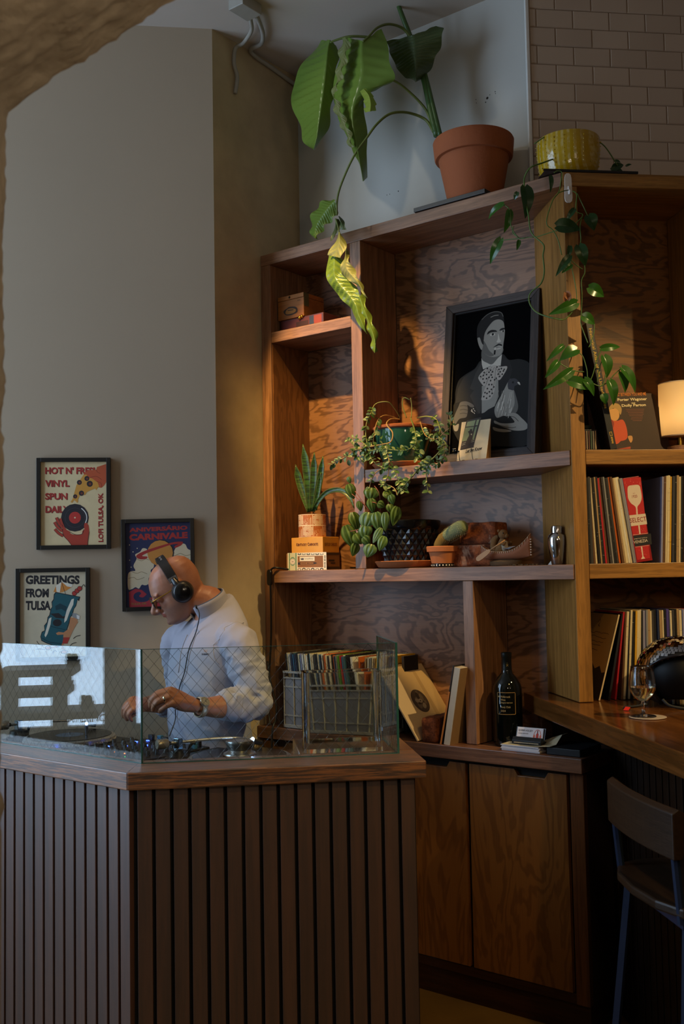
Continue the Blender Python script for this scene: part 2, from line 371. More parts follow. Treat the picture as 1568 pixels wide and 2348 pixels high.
ART['poster_tulsa'] = [('T','#241f20','GREETINGS',378,3096,2117,362,-0.019,0.06,0),('T','#241f20','FROM',378,2567,902,361,-0.021,0.06,0),('T','#241f20','TULSA',379,2056,977,378,-0.022,0.06,0),('P','#241f20',[(1553,2767),(2527,2551),(2472,2373),(2417,2430),(2356,2180),(2274,2070),(2219,1820),(2136,1738),(2098,1516),(2021,1294),(1944,934),(1780,577),(1644,548),(1182,715),(992,820),(954,987),(1008,1180),(1117,1233),(1100,1428),(1209,1564),(1237,1759),(1302,1841),(1356,2090),(1411,2172),(1389,2368),(1466,2478),(1482,2673)]),('P','#1f5a63',[(1575,2733),(2494,2529),(2417,2447),(2329,2180),(2252,2070),(2191,1837),(2109,1738),(2065,1516),(1988,1295),(1917,935),(1758,600),(1638,581),(1192,748),(1013,847),(981,987),(1030,1152),(1138,1216),(1128,1416),(1236,1547),(1264,1741),(1329,1823),(1384,2078),(1438,2166),(1417,2345),(1493,2461),(1510,2645)]),('P','#123a44',[(1536,2198),(1727,2305),(2000,2160),(1945,1965),(1782,2081),(1563,2030)]),('P','#241f20',[(1345,1895),(1672,1916),(1836,1773),(2000,1825),(1945,1686),(1563,1723)]),('D','#241f20',1617,1527,175,145),('L','#123a44',32,[(1019,930),(1345,755),(1780,688)]),('L','#123a44',27,[(1182,1482),(1454,1364),(1944,1241)]),('P','#e6e0cc',[(2176,2452),(2275,2489),(2247,2238),(2109,1962),(1989,1619),(1890,1521),(1901,1687),(1989,2020)]),('P','#e6e0cc',[(1291,1702),(1389,1755),(1356,1478),(1236,1091),(1155,954),(1117,1039),(1209,1370)]),('P','#d98a3a',[(1466,2769),(1564,3007),(1783,3171),(1766,2740)]),('P','#e9e2d0',[(1564,3007),(1783,3171),(1717,2741),(1592,2766)]),('P','#d98a3a',[(1783,3171),(2068,3014),(2177,2945),(1947,2804),(1783,2740)]),('P','#e9e2d0',[(1794,3170),(2221,3062),(2177,2945),(2002,2982)]),('L','#241f20',17,[(1783,3171),(1947,2664)]),('D','#241f20',2292,2696,98,101),('D','#b5382c',2292,2696,82,84),('D','#241f20',2396,2795,99,101),('D','#b5382c',2396,2795,82,84),('D','#241f20',2500,2888,99,101),('D','#b5382c',2500,2888,83,84),('L','#241f20',22,[(2577,2948),(2660,3042),(2715,2945)]),('P','#c98a5c',[(2136,1738),(2328,1678),(2437,1535),(2371,1453),(2217,1178),(2108,930),(1846,937),(1862,1048),(1617,1037),(1563,1111),(1672,1164),(1862,1131),(2054,1266)]),('D','#c98a5c',2289,1612,121,122),('P','#9a9a98',[(2197,1764),(2219,1903),(2356,1889),(2503,1785),(2481,1629),(2355,1677)]),('P','#eeeae0',[(2372,1833),(2503,1785),(2492,1646),(2393,1676)]),('P','#b5382c',[(1862,937),(2108,930),(2009,682),(1813,688)]),('L','#c98a5c',66,[(1834,687),(1807,521),(1932,407)]),('L','#c98a5c',66,[(1616,582),(1344,533),(1236,592)]),('D','#241f20',1263,535,130,89),('D','#c98a5c',1263,535,103,61),('D','#241f20',1888,352,137,78),('D','#c98a5c',1888,352,109,56),('L','#241f20',22,[(2244,871),(2354,963),(2534,1003)]),('L','#241f20',22,[(2096,524),(2189,667),(2369,718)]),('L','#241f20',21,[(813,813),(910,683),(1051,619)]),('L','#241f20',22,[(780,482),(937,500),(1116,462)]),('L','#241f20',22,[(1453,308),(1507,418),(1589,371)])]
ART['painting'] = [('S','#191817',[(203,1996),(477,2488),(493,2946),(620,3389),(942,3608),(1336,3782),(1613,4068),(2054,3777),(2532,4190),(2856,3917),(3304,3882),(3718,3663),(3834,3207),(3893,1335),(3788,485),(2392,554),(965,686)]),('P','#2b2926',[(1615,4036),(1338,3749),(837,3492),(599,3064),(515,2484),(882,2505),(1561,1908),(1734,2048),(1727,3499)]),('P','#232120',[(2526,4159),(2893,3848),(3008,3512),(2918,3143),(2523,2592),(2441,2443),(2409,3277)]),('P','#3a3733',[(1617,3970),(1398,3610),(1153,2992),(1338,2903),(1166,2697),(1595,1936),(1667,1928),(1731,2530),(1717,3306)]),('P','#b5aea2',[(1627,4164),(1656,3899),(1719,3695),(2054,3793),(2497,3729),(2539,4189),(2327,4028),(2122,3864),(1906,3928)]),('P','#8a857c',[(1693,3019),(2410,3244),(2449,2505),(2295,2142),(2018,2047),(1845,1940),(1732,1921)]),('S','#5d5a55',[(1665,4550),(1647,4129),(1906,3928),(2122,3848),(2362,4055),(2548,4220),(2558,4444),(2059,4554)]),('S','#8a857c',[(1703,4937),(1663,4616),(1726,4378),(1966,4195),(2218,4125),(2463,4168),(2561,4347),(2587,4601),(2627,4917),(2618,5178),(2553,5497),(2336,5633),(2053,5600),(1846,5406),(1711,5199)]),('S','#5d5a55',[(1670,4877),(1665,4550),(1745,4358),(2002,4189),(2179,4211),(1957,4440),(1802,4725)]),('S','#8a857c',[(1410,5018),(1500,5036),(1672,4811),(1649,4520),(1575,4548),(1476,4744)]),('S','#161413',[(1391,5054),(1376,5386),(1440,5607),(1613,5809),(1896,5957),(2181,5988),(2432,5910),(2544,5743),(2590,5442),(2515,5569),(2301,5639),(2089,5594),(1882,5400),(1747,5193),(1696,4939),(1702,4708),(1619,4787),(1519,5017),(1428,5031)]),('L','#5d5a55',29,[(1579,5748),(1825,5920),(2145,5978),(2433,5894),(2538,5712)]),('L','#8a857c',26,[(1974,5778),(2152,5819),(2330,5807)]),('S','#161413',[(1851,5094),(1890,5202),(2031,5250),(2211,5214),(2292,5142),(2178,5147),(2000,5151)]),('S','#161413',[(2389,5167),(2457,5237),(2605,5245),(2607,5186),(2495,5166)]),('S','#b5aea2',[(1968,5051),(2073,5106),(2199,5069),(2183,5006),(2041,5007)]),('D','#161413',2103,5062,50,49),('S','#b5aea2',[(2463,5100),(2531,5144),(2619,5145),(2611,5088)]),('D','#161413',2560,5116,39,39),('S','#b5aea2',[(2341,5062),(2420,4822),(2477,4715),(2355,4686),(2283,4730),(2332,4836)]),('S','#1c1a19',[(2138,4526),(2305,4613),(2392,4638),(2524,4578),(2513,4522),(2395,4573),(2290,4551)]),('S','#b5aea2',[(2240,4461),(2379,4511),(2502,4517),(2488,4439),(2348,4412)]),('L','#1c1a19',18,[(2240,4468),(2381,4478),(2500,4479)]),('L','#141212',78,[(2225,4399),(2207,4223)]),('D','#b5aea2',2233,4456,50,45),('S','#a59c92',[(2089,3788),(1773,3671),(1532,3429),(1575,3261),(1801,3005),(1936,3180),(1695,2535),(1824,2439),(2107,2468),(2270,2783),(2303,3291),(2395,3182),(2534,3212),(2796,3638),(2481,3699),(2266,3795)]),('L','#5d554e',17,[(2234,3719),(2067,3452),(1902,3152)]),('L','#5d554e',17,[(2272,3649),(2255,3169),(2135,2640)]),('L','#5d554e',18,[(2288,3679),(2419,3467),(2532,3260)]),('L','#5d554e',14,[(2127,3734),(1850,3547),(1609,3321)]),('D','#2a2624',1915,3700,36,36),('D','#2a2624',1778,3557,36,36),('D','#2a2624',1623,3417,36,35),('D','#2a2624',1747,3448,36,36),('D','#2a2624',1889,3461,36,36),('D','#2a2624',2061,3614,35,36),('D','#2a2624',1993,3543,35,36),('D','#2a2624',1735,3304,36,36),('D','#2a2624',1896,3298,36,36),('D','#2a2624',1795,3151,36,35),('D','#2a2624',2001,3332,36,36),('D','#2a2624',2104,3415,36,35),('D','#2a2624',2152,3537,36,36),('D','#2a2624',2144,3313,35,35),('D','#2a2624',2078,3193,35,36),('D','#2a2624',2254,3202,35,35),('D','#2a2624',2013,3041,36,36),('D','#2a2624',2137,3025,36,35),('D','#2a2624',2230,2916,35,36),('D','#2a2624',1948,2889,36,35),('D','#2a2624',2127,2833,36,36),('D','#2a2624',1847,2741,36,35),('D','#2a2624',2042,2748,36,36),('D','#2a2624',2169,2668,36,35),('D','#2a2624',1938,2697,36,36),('D','#2a2624',1800,2586,36,36),('D','#2a2624',1928,2506,36,35),('D','#2a2624',2067,2569,36,35),('D','#2a2624',2340,3704,35,35),('D','#2a2624',2432,3594,35,36),('D','#2a2624',2536,3611,35,36),('D','#2a2624',2660,3562,35,35),('D','#2a2624',2628,3502,35,36),('D','#2a2624',2488,3490,36,35),('D','#2a2624',2580,3381,35,35),('D','#2a2624',2404,3405,35,36),('D','#2a2624',2461,3302,35,35),('S','#8a857c',[(2953,3139),(2820,2998),(2593,2583),(2330,2138),(2305,1887),(2419,1668),(2694,1717),(2936,1690),(3129,2044),(3186,2351),(3107,2676),(2863,2770)]),('S','#5d5a55',[(3107,2676),(3218,2410),(3317,2022),(3240,1780),(3036,1772),(3159,2166)]),('L','#6f6a62',18,[(2577,2329),(2543,2143),(2503,1989)]),('L','#cfc8bb',17,[(2999,2331),(2964,2146),(2925,1993)]),('L','#6f6a62',18,[(2453,2749),(2418,2563),(2379,2408)]),('L','#cfc8bb',17,[(2582,2564),(2547,2378),(2508,2224)]),('L','#6f6a62',17,[(2731,2088),(2697,1903),(2657,1750)]),('L','#b5aea2',17,[(2686,2075),(2652,1890),(2612,1736)]),('L','#cfc8bb',17,[(2835,2052),(2800,1867),(2761,1714)]),('L','#b5aea2',18,[(2657,2722),(2623,2536),(2583,2382)]),('L','#b5aea2',17,[(2540,2019),(2505,1833),(2466,1680)]),('L','#6f6a62',18,[(2602,2717),(2567,2530),(2528,2377)]),('L','#6f6a62',18,[(2729,2178),(2695,1992),(2656,1839)]),('L','#6f6a62',18,[(2885,2006),(2851,1821),(2812,1669)]),('L','#b5aea2',17,[(2885,2267),(2850,2082),(2811,1929)]),('L','#b5aea2',17,[(2965,2620),(2931,2435),(2891,2282)]),('L','#cfc8bb',18,[(2730,2528),(2696,2342),(2656,2188)]),('L','#6f6a62',17,[(2704,2251),(2669,2065),(2630,1912)]),('L','#cfc8bb',18,[(2700,2094),(2666,1909),(2626,1756)]),('L','#cfc8bb',18,[(2649,2289),(2615,2103),(2575,1950)]),('L','#b5aea2',17,[(2568,2488),(2533,2302),(2494,2148)]),('L','#cfc8bb',17,[(2976,1943),(2941,1758),(2902,1606)]),('L','#6f6a62',17,[(2868,2177),(2833,1992),(2794,1839)]),('L','#cfc8bb',18,[(3040,2000),(3006,1816),(2967,1664)]),('L','#cfc8bb',18,[(2496,2254),(2462,2068),(2422,1914)]),('L','#6f6a62',17,[(2949,2261),(2914,2077),(2875,1924)]),('L','#cfc8bb',17,[(2504,2385),(2469,2199),(2430,2045)]),('L','#b5aea2',17,[(3034,2618),(2999,2433),(2960,2280)]),('L','#6f6a62',18,[(2674,2616),(2640,2430),(2600,2277)]),('L','#b5aea2',18,[(2692,2413),(2658,2227),(2618,2074)]),('L','#b5aea2',18,[(2457,2290),(2423,2104),(2383,1950)]),('L','#cfc8bb',18,[(2666,2286),(2632,2100),(2592,1947)]),('S','#3a383b',[(2970,3143),(3159,3127),(3300,2997),(3287,2888),(3135,2830),(3107,2676),(2933,2729),(2843,2836),(2852,3057)]),('S','#b5aea2',[(3250,2972),(3336,2961),(3380,2845),(3304,2886)]),('D','#171617',3061,2991,48,45),('S','#8a857c',[(2933,1784),(3241,1749),(3486,1535),(3694,1326),(3766,1164),(3602,1058),(3197,1084),(2886,1194),(2358,1438),(2318,1569),(2566,1447),(2913,1394),(3185,1412),(3042,1615)]),('S','#8a857c',[(2257,1322),(2505,1233),(2922,1143),(3061,1067),(2719,1070),(2333,1172)]),('L','#3a3733',21,[(2358,1438),(2710,1291),(3056,1207),(3260,1217)]),('L','#3a3733',21,[(2971,1670),(3179,1600),(3354,1425)]),('S','#5d5a55',[(670,2335),(755,2488),(1029,2487),(1327,2321),(1368,2220),(1222,2237),(1073,2336),(1099,2154),(1088,1994),(1022,1839),(731,1807),(556,1598),(447,1578),(468,1901)]),('L','#3a3733',22,[(725,2328),(890,2335),(1093,2278)]),('L','#3a3733',23,[(732,2171),(897,2178),(1100,2122)]),('L','#3a3733',23,[(739,2017),(904,2024),(1107,1969)]),('S','#8a857c',[(409,1973),(502,1572),(703,1615),(678,1359),(532,1341),(448,1545)]),('L','#d5cfc2',22,[(1263,2135),(1309,2085)]),('L','#d5cfc2',22,[(1333,2175),(1379,2125)]),('L','#d5cfc2',22,[(1391,2088),(1437,2038)]),('L','#d5cfc2',22,[(1303,2050),(1348,2000)]),('L','#d5cfc2',22,[(1377,1993),(1423,1943)]),('L','#d5cfc2',22,[(1247,2089),(1292,2038)]),('L','#a8a298',19,[(455,620),(621,621)]),('L','#a8a298',15,[(511,615),(497,520)]),('L','#a8a298',15,[(570,529),(624,557)])]
ART['calendar'] = [('S','#3d3128',[(214,1652),(271,1673),(765,1727),(834,1705),(838,1622),(683,612),(664,532),(160,458),(96,492),(101,560),(189,1516)]),('P','#8f9468',[(258,1605),(615,1641),(574,1404),(219,1409)]),('P','#8f9468',[(667,1642),(775,1650),(734,1413),(637,1424)]),('P','#7f8760',[(202,1369),(571,1370),(502,862),(578,841),(110,806)]),('P','#7f8760',[(640,1355),(724,1380),(650,847),(576,855)]),('S','#3a2d22',[(337,1195),(394,1217),(442,1294),(505,1267),(530,1188),(581,1142),(557,1103),(555,1007),(578,950),(545,762),(534,627),(295,650),(350,892),(406,1023),(385,1122)]),('P','#c9bd9a',[(473,1071),(528,1099),(523,1024)]),('L','#c9bd9a',15,[(140,652),(290,692)]),('L','#c9bd9a',12,[(152,719),(309,765)]),('L','#c9bd9a',10,[(534,736),(676,769)]),('L','#c9bd9a',9,[(539,804),(674,831)]),('T','#1d1712','Let Em Know',351,303,721,151,0.104,0.03,0.35)]
ART['cigar_oval'] = [('S','#33200f',[(335,310),(360,409),(543,481),(656,521),(970,483),(1102,399),(1133,291),(1098,211),(919,165),(739,136),(469,183)]),('S','#9a6420',[(437,283),(473,372),(587,439),(834,429),(1012,364),(1032,274),(897,212),(650,203),(492,222)]),('P','#4a3012',[(564,399),(900,375),(900,332),(574,351)]),('L','#4a3012',22,[(543,481),(835,464),(1035,420)]),('L','#5a3812',27,[(1130,717),(1308,719)])]
ART['cigar_kentucky'] = [('T','#6a2a0c','K',285,299,75,129,-0.005,0.04,0),('T','#6a2a0c','ENTUCKY',365,298,498,108,-0.004,0.03,0),('T','#6a2a0c','C',908,297,83,130,-0.008,0.04,0),('T','#6a2a0c','HEROOTS',1002,294,480,107,-0.007,0.03,0)]
ART['cigar_band'] = [('P','#e8dcc0',[(95,744),(2237,730),(2239,-51),(87,-38)]),('P','#c9c49a',[(159,738),(625,735),(617,-35),(146,-37)]),('P','#6f8f6c',[(159,738),(222,736),(209,-38),(146,-37)]),('P','#6f8f6c',[(537,736),(600,736),(590,-35),(527,-37)]),('D','#6f8f6c',374,379,166,191),('D','#e8dcc0',374,370,151,129),('D','#8a4a3a',374,370,126,108),('D','#e8dcc0',374,370,111,95),('T','#7a3a2a','13',327,328,93,80,-0.0,0.05,0),('P','#8f5a26',[(660,595),(2058,585),(2060,95),(650,117)]),('P','#e8dcc0',[(772,564),(1598,557),(1599,371),(775,380)]),('P','#3a3a4a',[(844,432),(826,512),(882,482),(920,525),(957,484),(1010,517),(993,428)]),('T','#6a6560','smallbay',1054,426,467,83,0.002,0.0,0),('P','#4a3018',[(792,351),(1520,354),(1525,213),(795,213)]),('P','#a06a34',[(817,335),(1498,338),(1500,229),(820,227)]),('T','#4a3018','HAND MADE',852,249,616,68,-0.002,0.02,0),('P','#2a2422',[(662,316),(782,332),(780,219),(678,230)]),('P','#2a2422',[(1544,322),(1641,314),(1738,279),(1640,249),(1549,232)]),('D','#8a847a',748,29,112,57),('D','#e8dcc0',748,20,55,34),('D','#2a2422',762,684,104,42),('D','#e8dcc0',762,699,55,23),('D','#2a2422',997,35,99,56),('D','#e8dcc0',997,16,54,34),('D','#8a847a',1010,674,112,41),('D','#e8dcc0',1011,693,54,22),('D','#8a847a',1244,21,110,57),('D','#e8dcc0',1243,12,54,34),('D','#2a2422',1257,671,103,42),('D','#e8dcc0',1258,686,54,23),('D','#2a2422',1489,26,97,57),('D','#e8dcc0',1488,8,54,33),('D','#8a847a',1502,661,110,41),('D','#e8dcc0',1503,680,53,22),('D','#8a847a',1732,13,109,56),('D','#e8dcc0',1732,4,53,33),('D','#2a2422',1746,659,102,41),('D','#e8dcc0',1746,674,53,22),('D','#2a2422',1974,18,96,56),('D','#e8dcc0',1973,0,53,33),('D','#8a847a',1987,649,109,41),('D','#e8dcc0',1988,667,53,23),('D','#2a2422',2161,536,43,56),('D','#e8dcc0',2165,536,22,26),('D','#2a2422',2158,406,43,56),('D','#e8dcc0',2162,406,22,26),('D','#2a2422',2154,257,44,56),('D','#e8dcc0',2159,257,22,26),('D','#2a2422',2152,127,43,56),('D','#e8dcc0',2156,127,22,26)]
ART['bottle_label'] = []
ART['business_card'] = []
ART['select_box'] = [('P','#b5121a',[(-8,3006),(662,2970),(513,86),(35,88)]),('S','#d5c3b0',[(133,2695),(305,2729),(542,2695),(581,2492),(569,2237),(483,2063),(382,1973),(352,1896),(327,1679),(279,1681),(297,1904),(254,2003),(149,2100),(79,2261),(78,2424)]),('P','#d5c3b0',[(6,1690),(615,1668),(613,1289),(12,1300)]),('T','#8a1a14','SELECT',2,1417,604,165,-0.03,0.01,0),('T','#8a1a14','1920',222,2275,193,106,-0.022,0.01,0),('T','#8a1a14','EST.',275,2418,92,34,-0.016,0,0),('P','#d5c3b0',[(278,1291),(331,1291),(316,977),(263,980)]),('P','#16161a',[(32,963),(692,941),(663,562),(33,569)]),('T','#d5c3b0','VENEZIA',9,674,526,103,-0.003,0.01,0),('T','#d5c3b0','APERITIVO NATO A',33,817,501,38,-0.022,0,0),('P','#d5c3b0',[(244,531),(298,530),(283,190),(340,100),(183,100),(247,195)]),('L','#d5c3b0',10,[(26,987),(600,973)]),('L','#d5c3b0',9,[(37,550),(561,537)]),('D','#e2746a',87,2775,9,9),('D','#e2746a',605,2709,10,9),('D','#e2746a',331,338,10,9),('D','#e2746a',278,1737,10,9),('D','#e2746a',233,365,10,9),('D','#e2746a',409,1082,10,9),('D','#e2746a',604,2760,10,9),('D','#e2746a',456,1140,9,9),('D','#e2746a',502,1748,9,9),('D','#e2746a',164,424,10,9),('D','#e2746a',322,1805,10,9),('D','#e2746a',51,2830,9,9),('D','#e2746a',469,1085,10,9),('D','#e2746a',330,1199,10,9),('D','#e2746a',353,1830,9,10),('D','#e2746a',-139,1814,9,10),('D','#e2746a',500,1045,10,9),('D','#e2746a',563,2734,10,9),('D','#e2746a',310,2756,9,9),('D','#e2746a',597,2804,9,9),('D','#e2746a',253,2886,10,9),('D','#e2746a',10,1811,9,9),('D','#e2746a',207,1064,10,9),('D','#e2746a',499,2814,9,9),('D','#e2746a',213,247,10,9),('D','#e2746a',306,1154,10,9),('D','#e2746a',278,2953,10,9),('D','#e2746a',329,259,10,9),('D','#e2746a',430,1713,10,9),('D','#e2746a',589,2765,9,9),('D','#e2746a',583,2723,9,9),('D','#e2746a',366,1142,10,9),('D','#e2746a',349,2821,9,9),('D','#e2746a',49,2848,9,9),('D','#e2746a',61,2883,10,9),('D','#e2746a',365,2835,10,9),('D','#e2746a',373,245,9,9),('D','#e2746a',266,2879,10,9),('D','#e2746a',260,336,9,9),('D','#e2746a',407,222,9,9)]
ART['record_cover'] = [('T','#c9741a','JUST BETWEEN YOU AND ME',806,2116,1200,162,0.038,0.02,0),('T','#e6d2a4','Porter Wagoner',883,1937,1132,143,0.039,0.03,0),('T','#e6d2a4','and',1401,1877,140,56,0.039,0.02,0),('T','#e6d2a4','Dolly Parton',1021,1715,925,135,0.044,0.03,0),('L','#7d4630',18,[(1149,1651),(1860,1658)]),('L','#7d4630',18,[(1180,1590),(1840,1596)]),('L','#7d4630',18,[(1224,1529),(1820,1535)]),('L','#7d4630',17,[(1243,1468),(1826,1473)]),('L','#7d4630',18,[(1261,1406),(1781,1412)]),('L','#7d4630',17,[(1331,1345),(1774,1351)]),('L','#7d4630',18,[(1311,1284),(1755,1289)]),('L','#7d4630',17,[(1368,1223),(1722,1228)]),('S','#c4481c',[(222,1586),(419,1548),(504,1396),(689,1243),(787,1218),(993,1256),(1095,1040),(1120,686),(1065,522),(932,459),(829,434),(693,334),(419,335),(364,536),(306,939)]),('S','#8a2a14',[(243,1548),(416,1523),(473,1345),(653,1142),(518,813),(351,889)]),('S','#b08a4a',[(569,1778),(706,1881),(905,1856),(1000,1677),(937,1447),(873,1549),(687,1702),(520,1548),(505,1650)]),('S','#d29a56',[(464,1497),(540,1625),(736,1689),(865,1600),(882,1396),(790,1243),(661,1213),(544,1294)]),('S','#c08a4e',[(235,2084),(379,2136),(453,1880),(450,1599),(299,1599)]),('P','#a8401c',[(673,138),(1184,232),(1173,137)]),('S','#c08a4e',[(1124,610),(1278,635),(1286,483),(1200,383)])]
BIGLEAF = [('g',[(407,-50,3805),(347,-50,3770),(285,-50,3710),(235,-50,3642),(249,-50,3568),(276,-50,3487),(307,-50,3398),(356,-50,3350)],[(511,-120,3743),(497,-120,3705),(487,-120,3639),(474,-120,3558),(461,-120,3492),(445,-120,3413),(432,-120,3353),(413,-120,3311)],[(502,-70,3742),(511,-70,3685),(504,-70,3624),(490,-70,3558),(477,-70,3491),(450,-70,3414),(413,-70,3354),(373,-70,3338)]),('g',[(560,-80,3755),(530,-80,3689),(508,-80,3605),(485,-80,3527),(511,-80,3442),(551,-80,3354),(583,-80,3269),(621,-80,3207),(631,-80,3136)],[(679,-130,3677),(673,-130,3614),(676,-130,3552),(653,-130,3484),(627,-130,3424),(625,-130,3357),(640,-130,3278),(655,-130,3199),(673,-130,3109)],[(732,-70,3733),(761,-70,3643),(774,-70,3577),(790,-70,3506),(667,-70,3499),(642,-70,3428),(648,-70,3330),(652,-70,3226),(648,-70,3151)]),('y',[(687,-160,3457),(699,-160,3435),(708,-160,3402),(708,-160,3367)],[(726,-190,3444),(750,-190,3412),(759,-190,3376),(756,-190,3345)],[(709,-150,3466),(742,-150,3428),(757,-150,3378),(754,-150,3364)]),('p',[(579,-130,3723),(566,-130,3657),(550,-130,3579),(525,-130,3496)],[(611,-150,3706),(601,-150,3637),(580,-150,3569),(551,-150,3495)],[(639,-160,3676),(625,-160,3622),(601,-160,3558),(572,-160,3499)]),('p',[(525,-130,3496),(546,-130,3414),(589,-130,3323),(615,-130,3258)],[(555,-150,3473),(579,-150,3398),(610,-150,3320),(636,-150,3248)],[(567,-150,3463),(591,-150,3401),(623,-150,3323),(642,-150,3250)]),('d',[(663,60,3759),(685,60,3697),(710,60,3635),(746,60,3585),(782,60,3555),(806,60,3541)],[(821,20,3712),(825,20,3671),(829,20,3622),(832,20,3580),(833,20,3545),(834,20,3516)],[(888,90,3757),(923,90,3736),(911,90,3684),(876,90,3613),(823,90,3568),(789,90,3558)]),('g',[(504,-110,3084),(456,-110,3088),(409,-110,3066),(385,-110,3026),(384,-110,2985),(398,-110,2949)],[(538,-140,3065),(501,-140,3043),(470,-140,3016),(443,-140,2988),(432,-140,2956),(433,-140,2931)],[(538,-130,3030),(529,-130,2998),(492,-130,2982),(465,-130,2964),(447,-130,2948),(432,-130,2930)]),('d',[(521,-120,2996),(511,-120,2963),(501,-120,2907)],[(535,-130,2990),(530,-130,2953),(516,-130,2912)],[(538,-120,2992),(543,-120,2949),(526,-120,2929)]),('d',[(534,-120,3006),(540,-120,2978),(547,-120,2945)],[(546,-130,2997),(560,-130,2967),(572,-130,2937)],[(540,-120,3005),(565,-120,2972),(583,-120,2937)]),('p',[(559,-150,2926),(531,-150,2883),(508,-150,2842)],[(574,-160,2920),(566,-160,2868),(548,-160,2826)],[(573,-150,2912),(598,-150,2855),(572,-150,2817)]),('g',[(493,-130,2850),(474,-130,2813),(485,-130,2761),(511,-130,2707),(545,-130,2669),(594,-130,2622),(606,-130,2588),(642,-130,2542),(672,-130,2503)],[(538,-150,2832),(533,-150,2791),(538,-150,2746),(568,-150,2703),(604,-150,2664),(639,-150,2615),(651,-150,2576),(673,-150,2530),(688,-150,2495)],[(556,-130,2825),(574,-130,2792),(559,-130,2766),(594,-130,2728),(638,-130,2681),(660,-130,2631),(668,-130,2588),(674,-130,2544),(675,-130,2502)]),('p',[(591,-150,2846),(571,-150,2762),(608,-150,2722),(647,-150,2692),(695,-150,2633)],[(603,-160,2844),(601,-160,2775),(630,-160,2734),(665,-160,2693),(703,-160,2630)],[(601,-150,2849),(613,-150,2799),(639,-150,2751),(668,-150,2697),(697,-150,2633)]),('g',[(627,-130,2637),(662,-130,2568),(685,-130,2506),(695,-130,2457),(707,-130,2421)],[(654,-145,2648),(680,-145,2583),(704,-145,2521),(725,-145,2460),(722,-145,2416)],[(658,-130,2669),(679,-130,2607),(702,-130,2550),(722,-130,2500),(724,-130,2426)])]
BIGSTEM = [(14,[(880,90,3307),(851,90,3435),(825,90,3554),(766,120,3704),(746,110,3778),(724,90,3862),(693,90,3952)]),(10,[(895,90,3302),(867,90,3423),(838,90,3549),(790,120,3682),(755,120,3775)]),(6,[(865,90,3338),(831,90,3427),(800,30,3484),(776,-50,3513),(717,-70,3534)]),(6,[(864,90,3328),(830,90,3386),(793,50,3409),(769,-10,3402),(740,-50,3385),(711,-90,3339),(679,-110,3290),(631,-130,3226),(574,-130,3146),(543,-130,3079),(537,-130,3005)]),(6,[(767,90,3748),(747,60,3784),(730,-10,3778),(714,-70,3744),(701,-110,3698),(683,-130,3672)]),(6,[(712,-10,3713),(641,-50,3739),(587,-90,3743),(538,-110,3738),(511,-120,3732)]),(4,[(531,-130,2991),(539,-130,2968),(548,-130,2932)])]
POTHOSLEAF = [('d',(1343,-70,2934),(1350,-70,2824),52),('g',(1255,-70,2894),(1184,-70,2858),27),('g',(1278,-70,2864),(1260,-70,2787),32),('d',(1314,-70,2923),(1299,-70,2898),19),('g',(1241,-70,2768),(1190,-70,2687),35),('g',(1314,-70,2747),(1305,-70,2713),16),('d',(1443,-70,2949),(1445,-70,2892),18),('d',(1516,-40,2821),(1493,-63,2776),21),('d',(1469,-87,2759),(1534,-22,2754),54),('d',(1550,-6,2799),(1567,11,2749),50),('d',(1501,-55,2689),(1497,-59,2645),19),('d',(1500,-56,2654),(1464,-92,2587),28),('g',(1503,-53,2625),(1479,-77,2596),24),('d',(1524,-32,2692),(1541,-15,2621),45),('g',(1546,-10,2545),(1587,31,2514),45),('g',(1513,-43,2490),(1446,-110,2450),40),('g',(1527,-29,2444),(1561,5,2417),40),('g',(1476,-80,2339),(1434,-122,2288),23),('g',(1511,-45,2326),(1466,-90,2293),47),('g',(1462,-94,2284),(1430,-126,2230),29),('g',(1496,-60,2253),(1427,-129,2189),36),('g',(1572,16,2331),(1625,69,2340),27),('g',(1578,22,2304),(1589,33,2229),47),('g',(1623,67,2263),(1663,107,2181),43),('g',(1621,65,2249),(1634,78,2179),38),('g',(1487,-69,2217),(1552,-4,2190),44),('g',(1590,34,2218),(1604,48,2135),41),('g',(1527,-29,2224),(1554,-2,2167),33),('g',(1574,18,2171),(1580,24,2137),29),('g',(1521,-35,2196),(1512,-44,2185),19),('b',(1485,-71,2494),(1497,-59,2530),28),('b',(1487,-69,2526),(1500,-56,2489),23),('d',(1539,252,3051),(1572,284,3067),28),('d',(1535,248,3043),(1569,282,3045),28),('d',(1575,288,3060),(1593,306,3070),10),('d',(1545,258,3078),(1563,276,3075),12)]
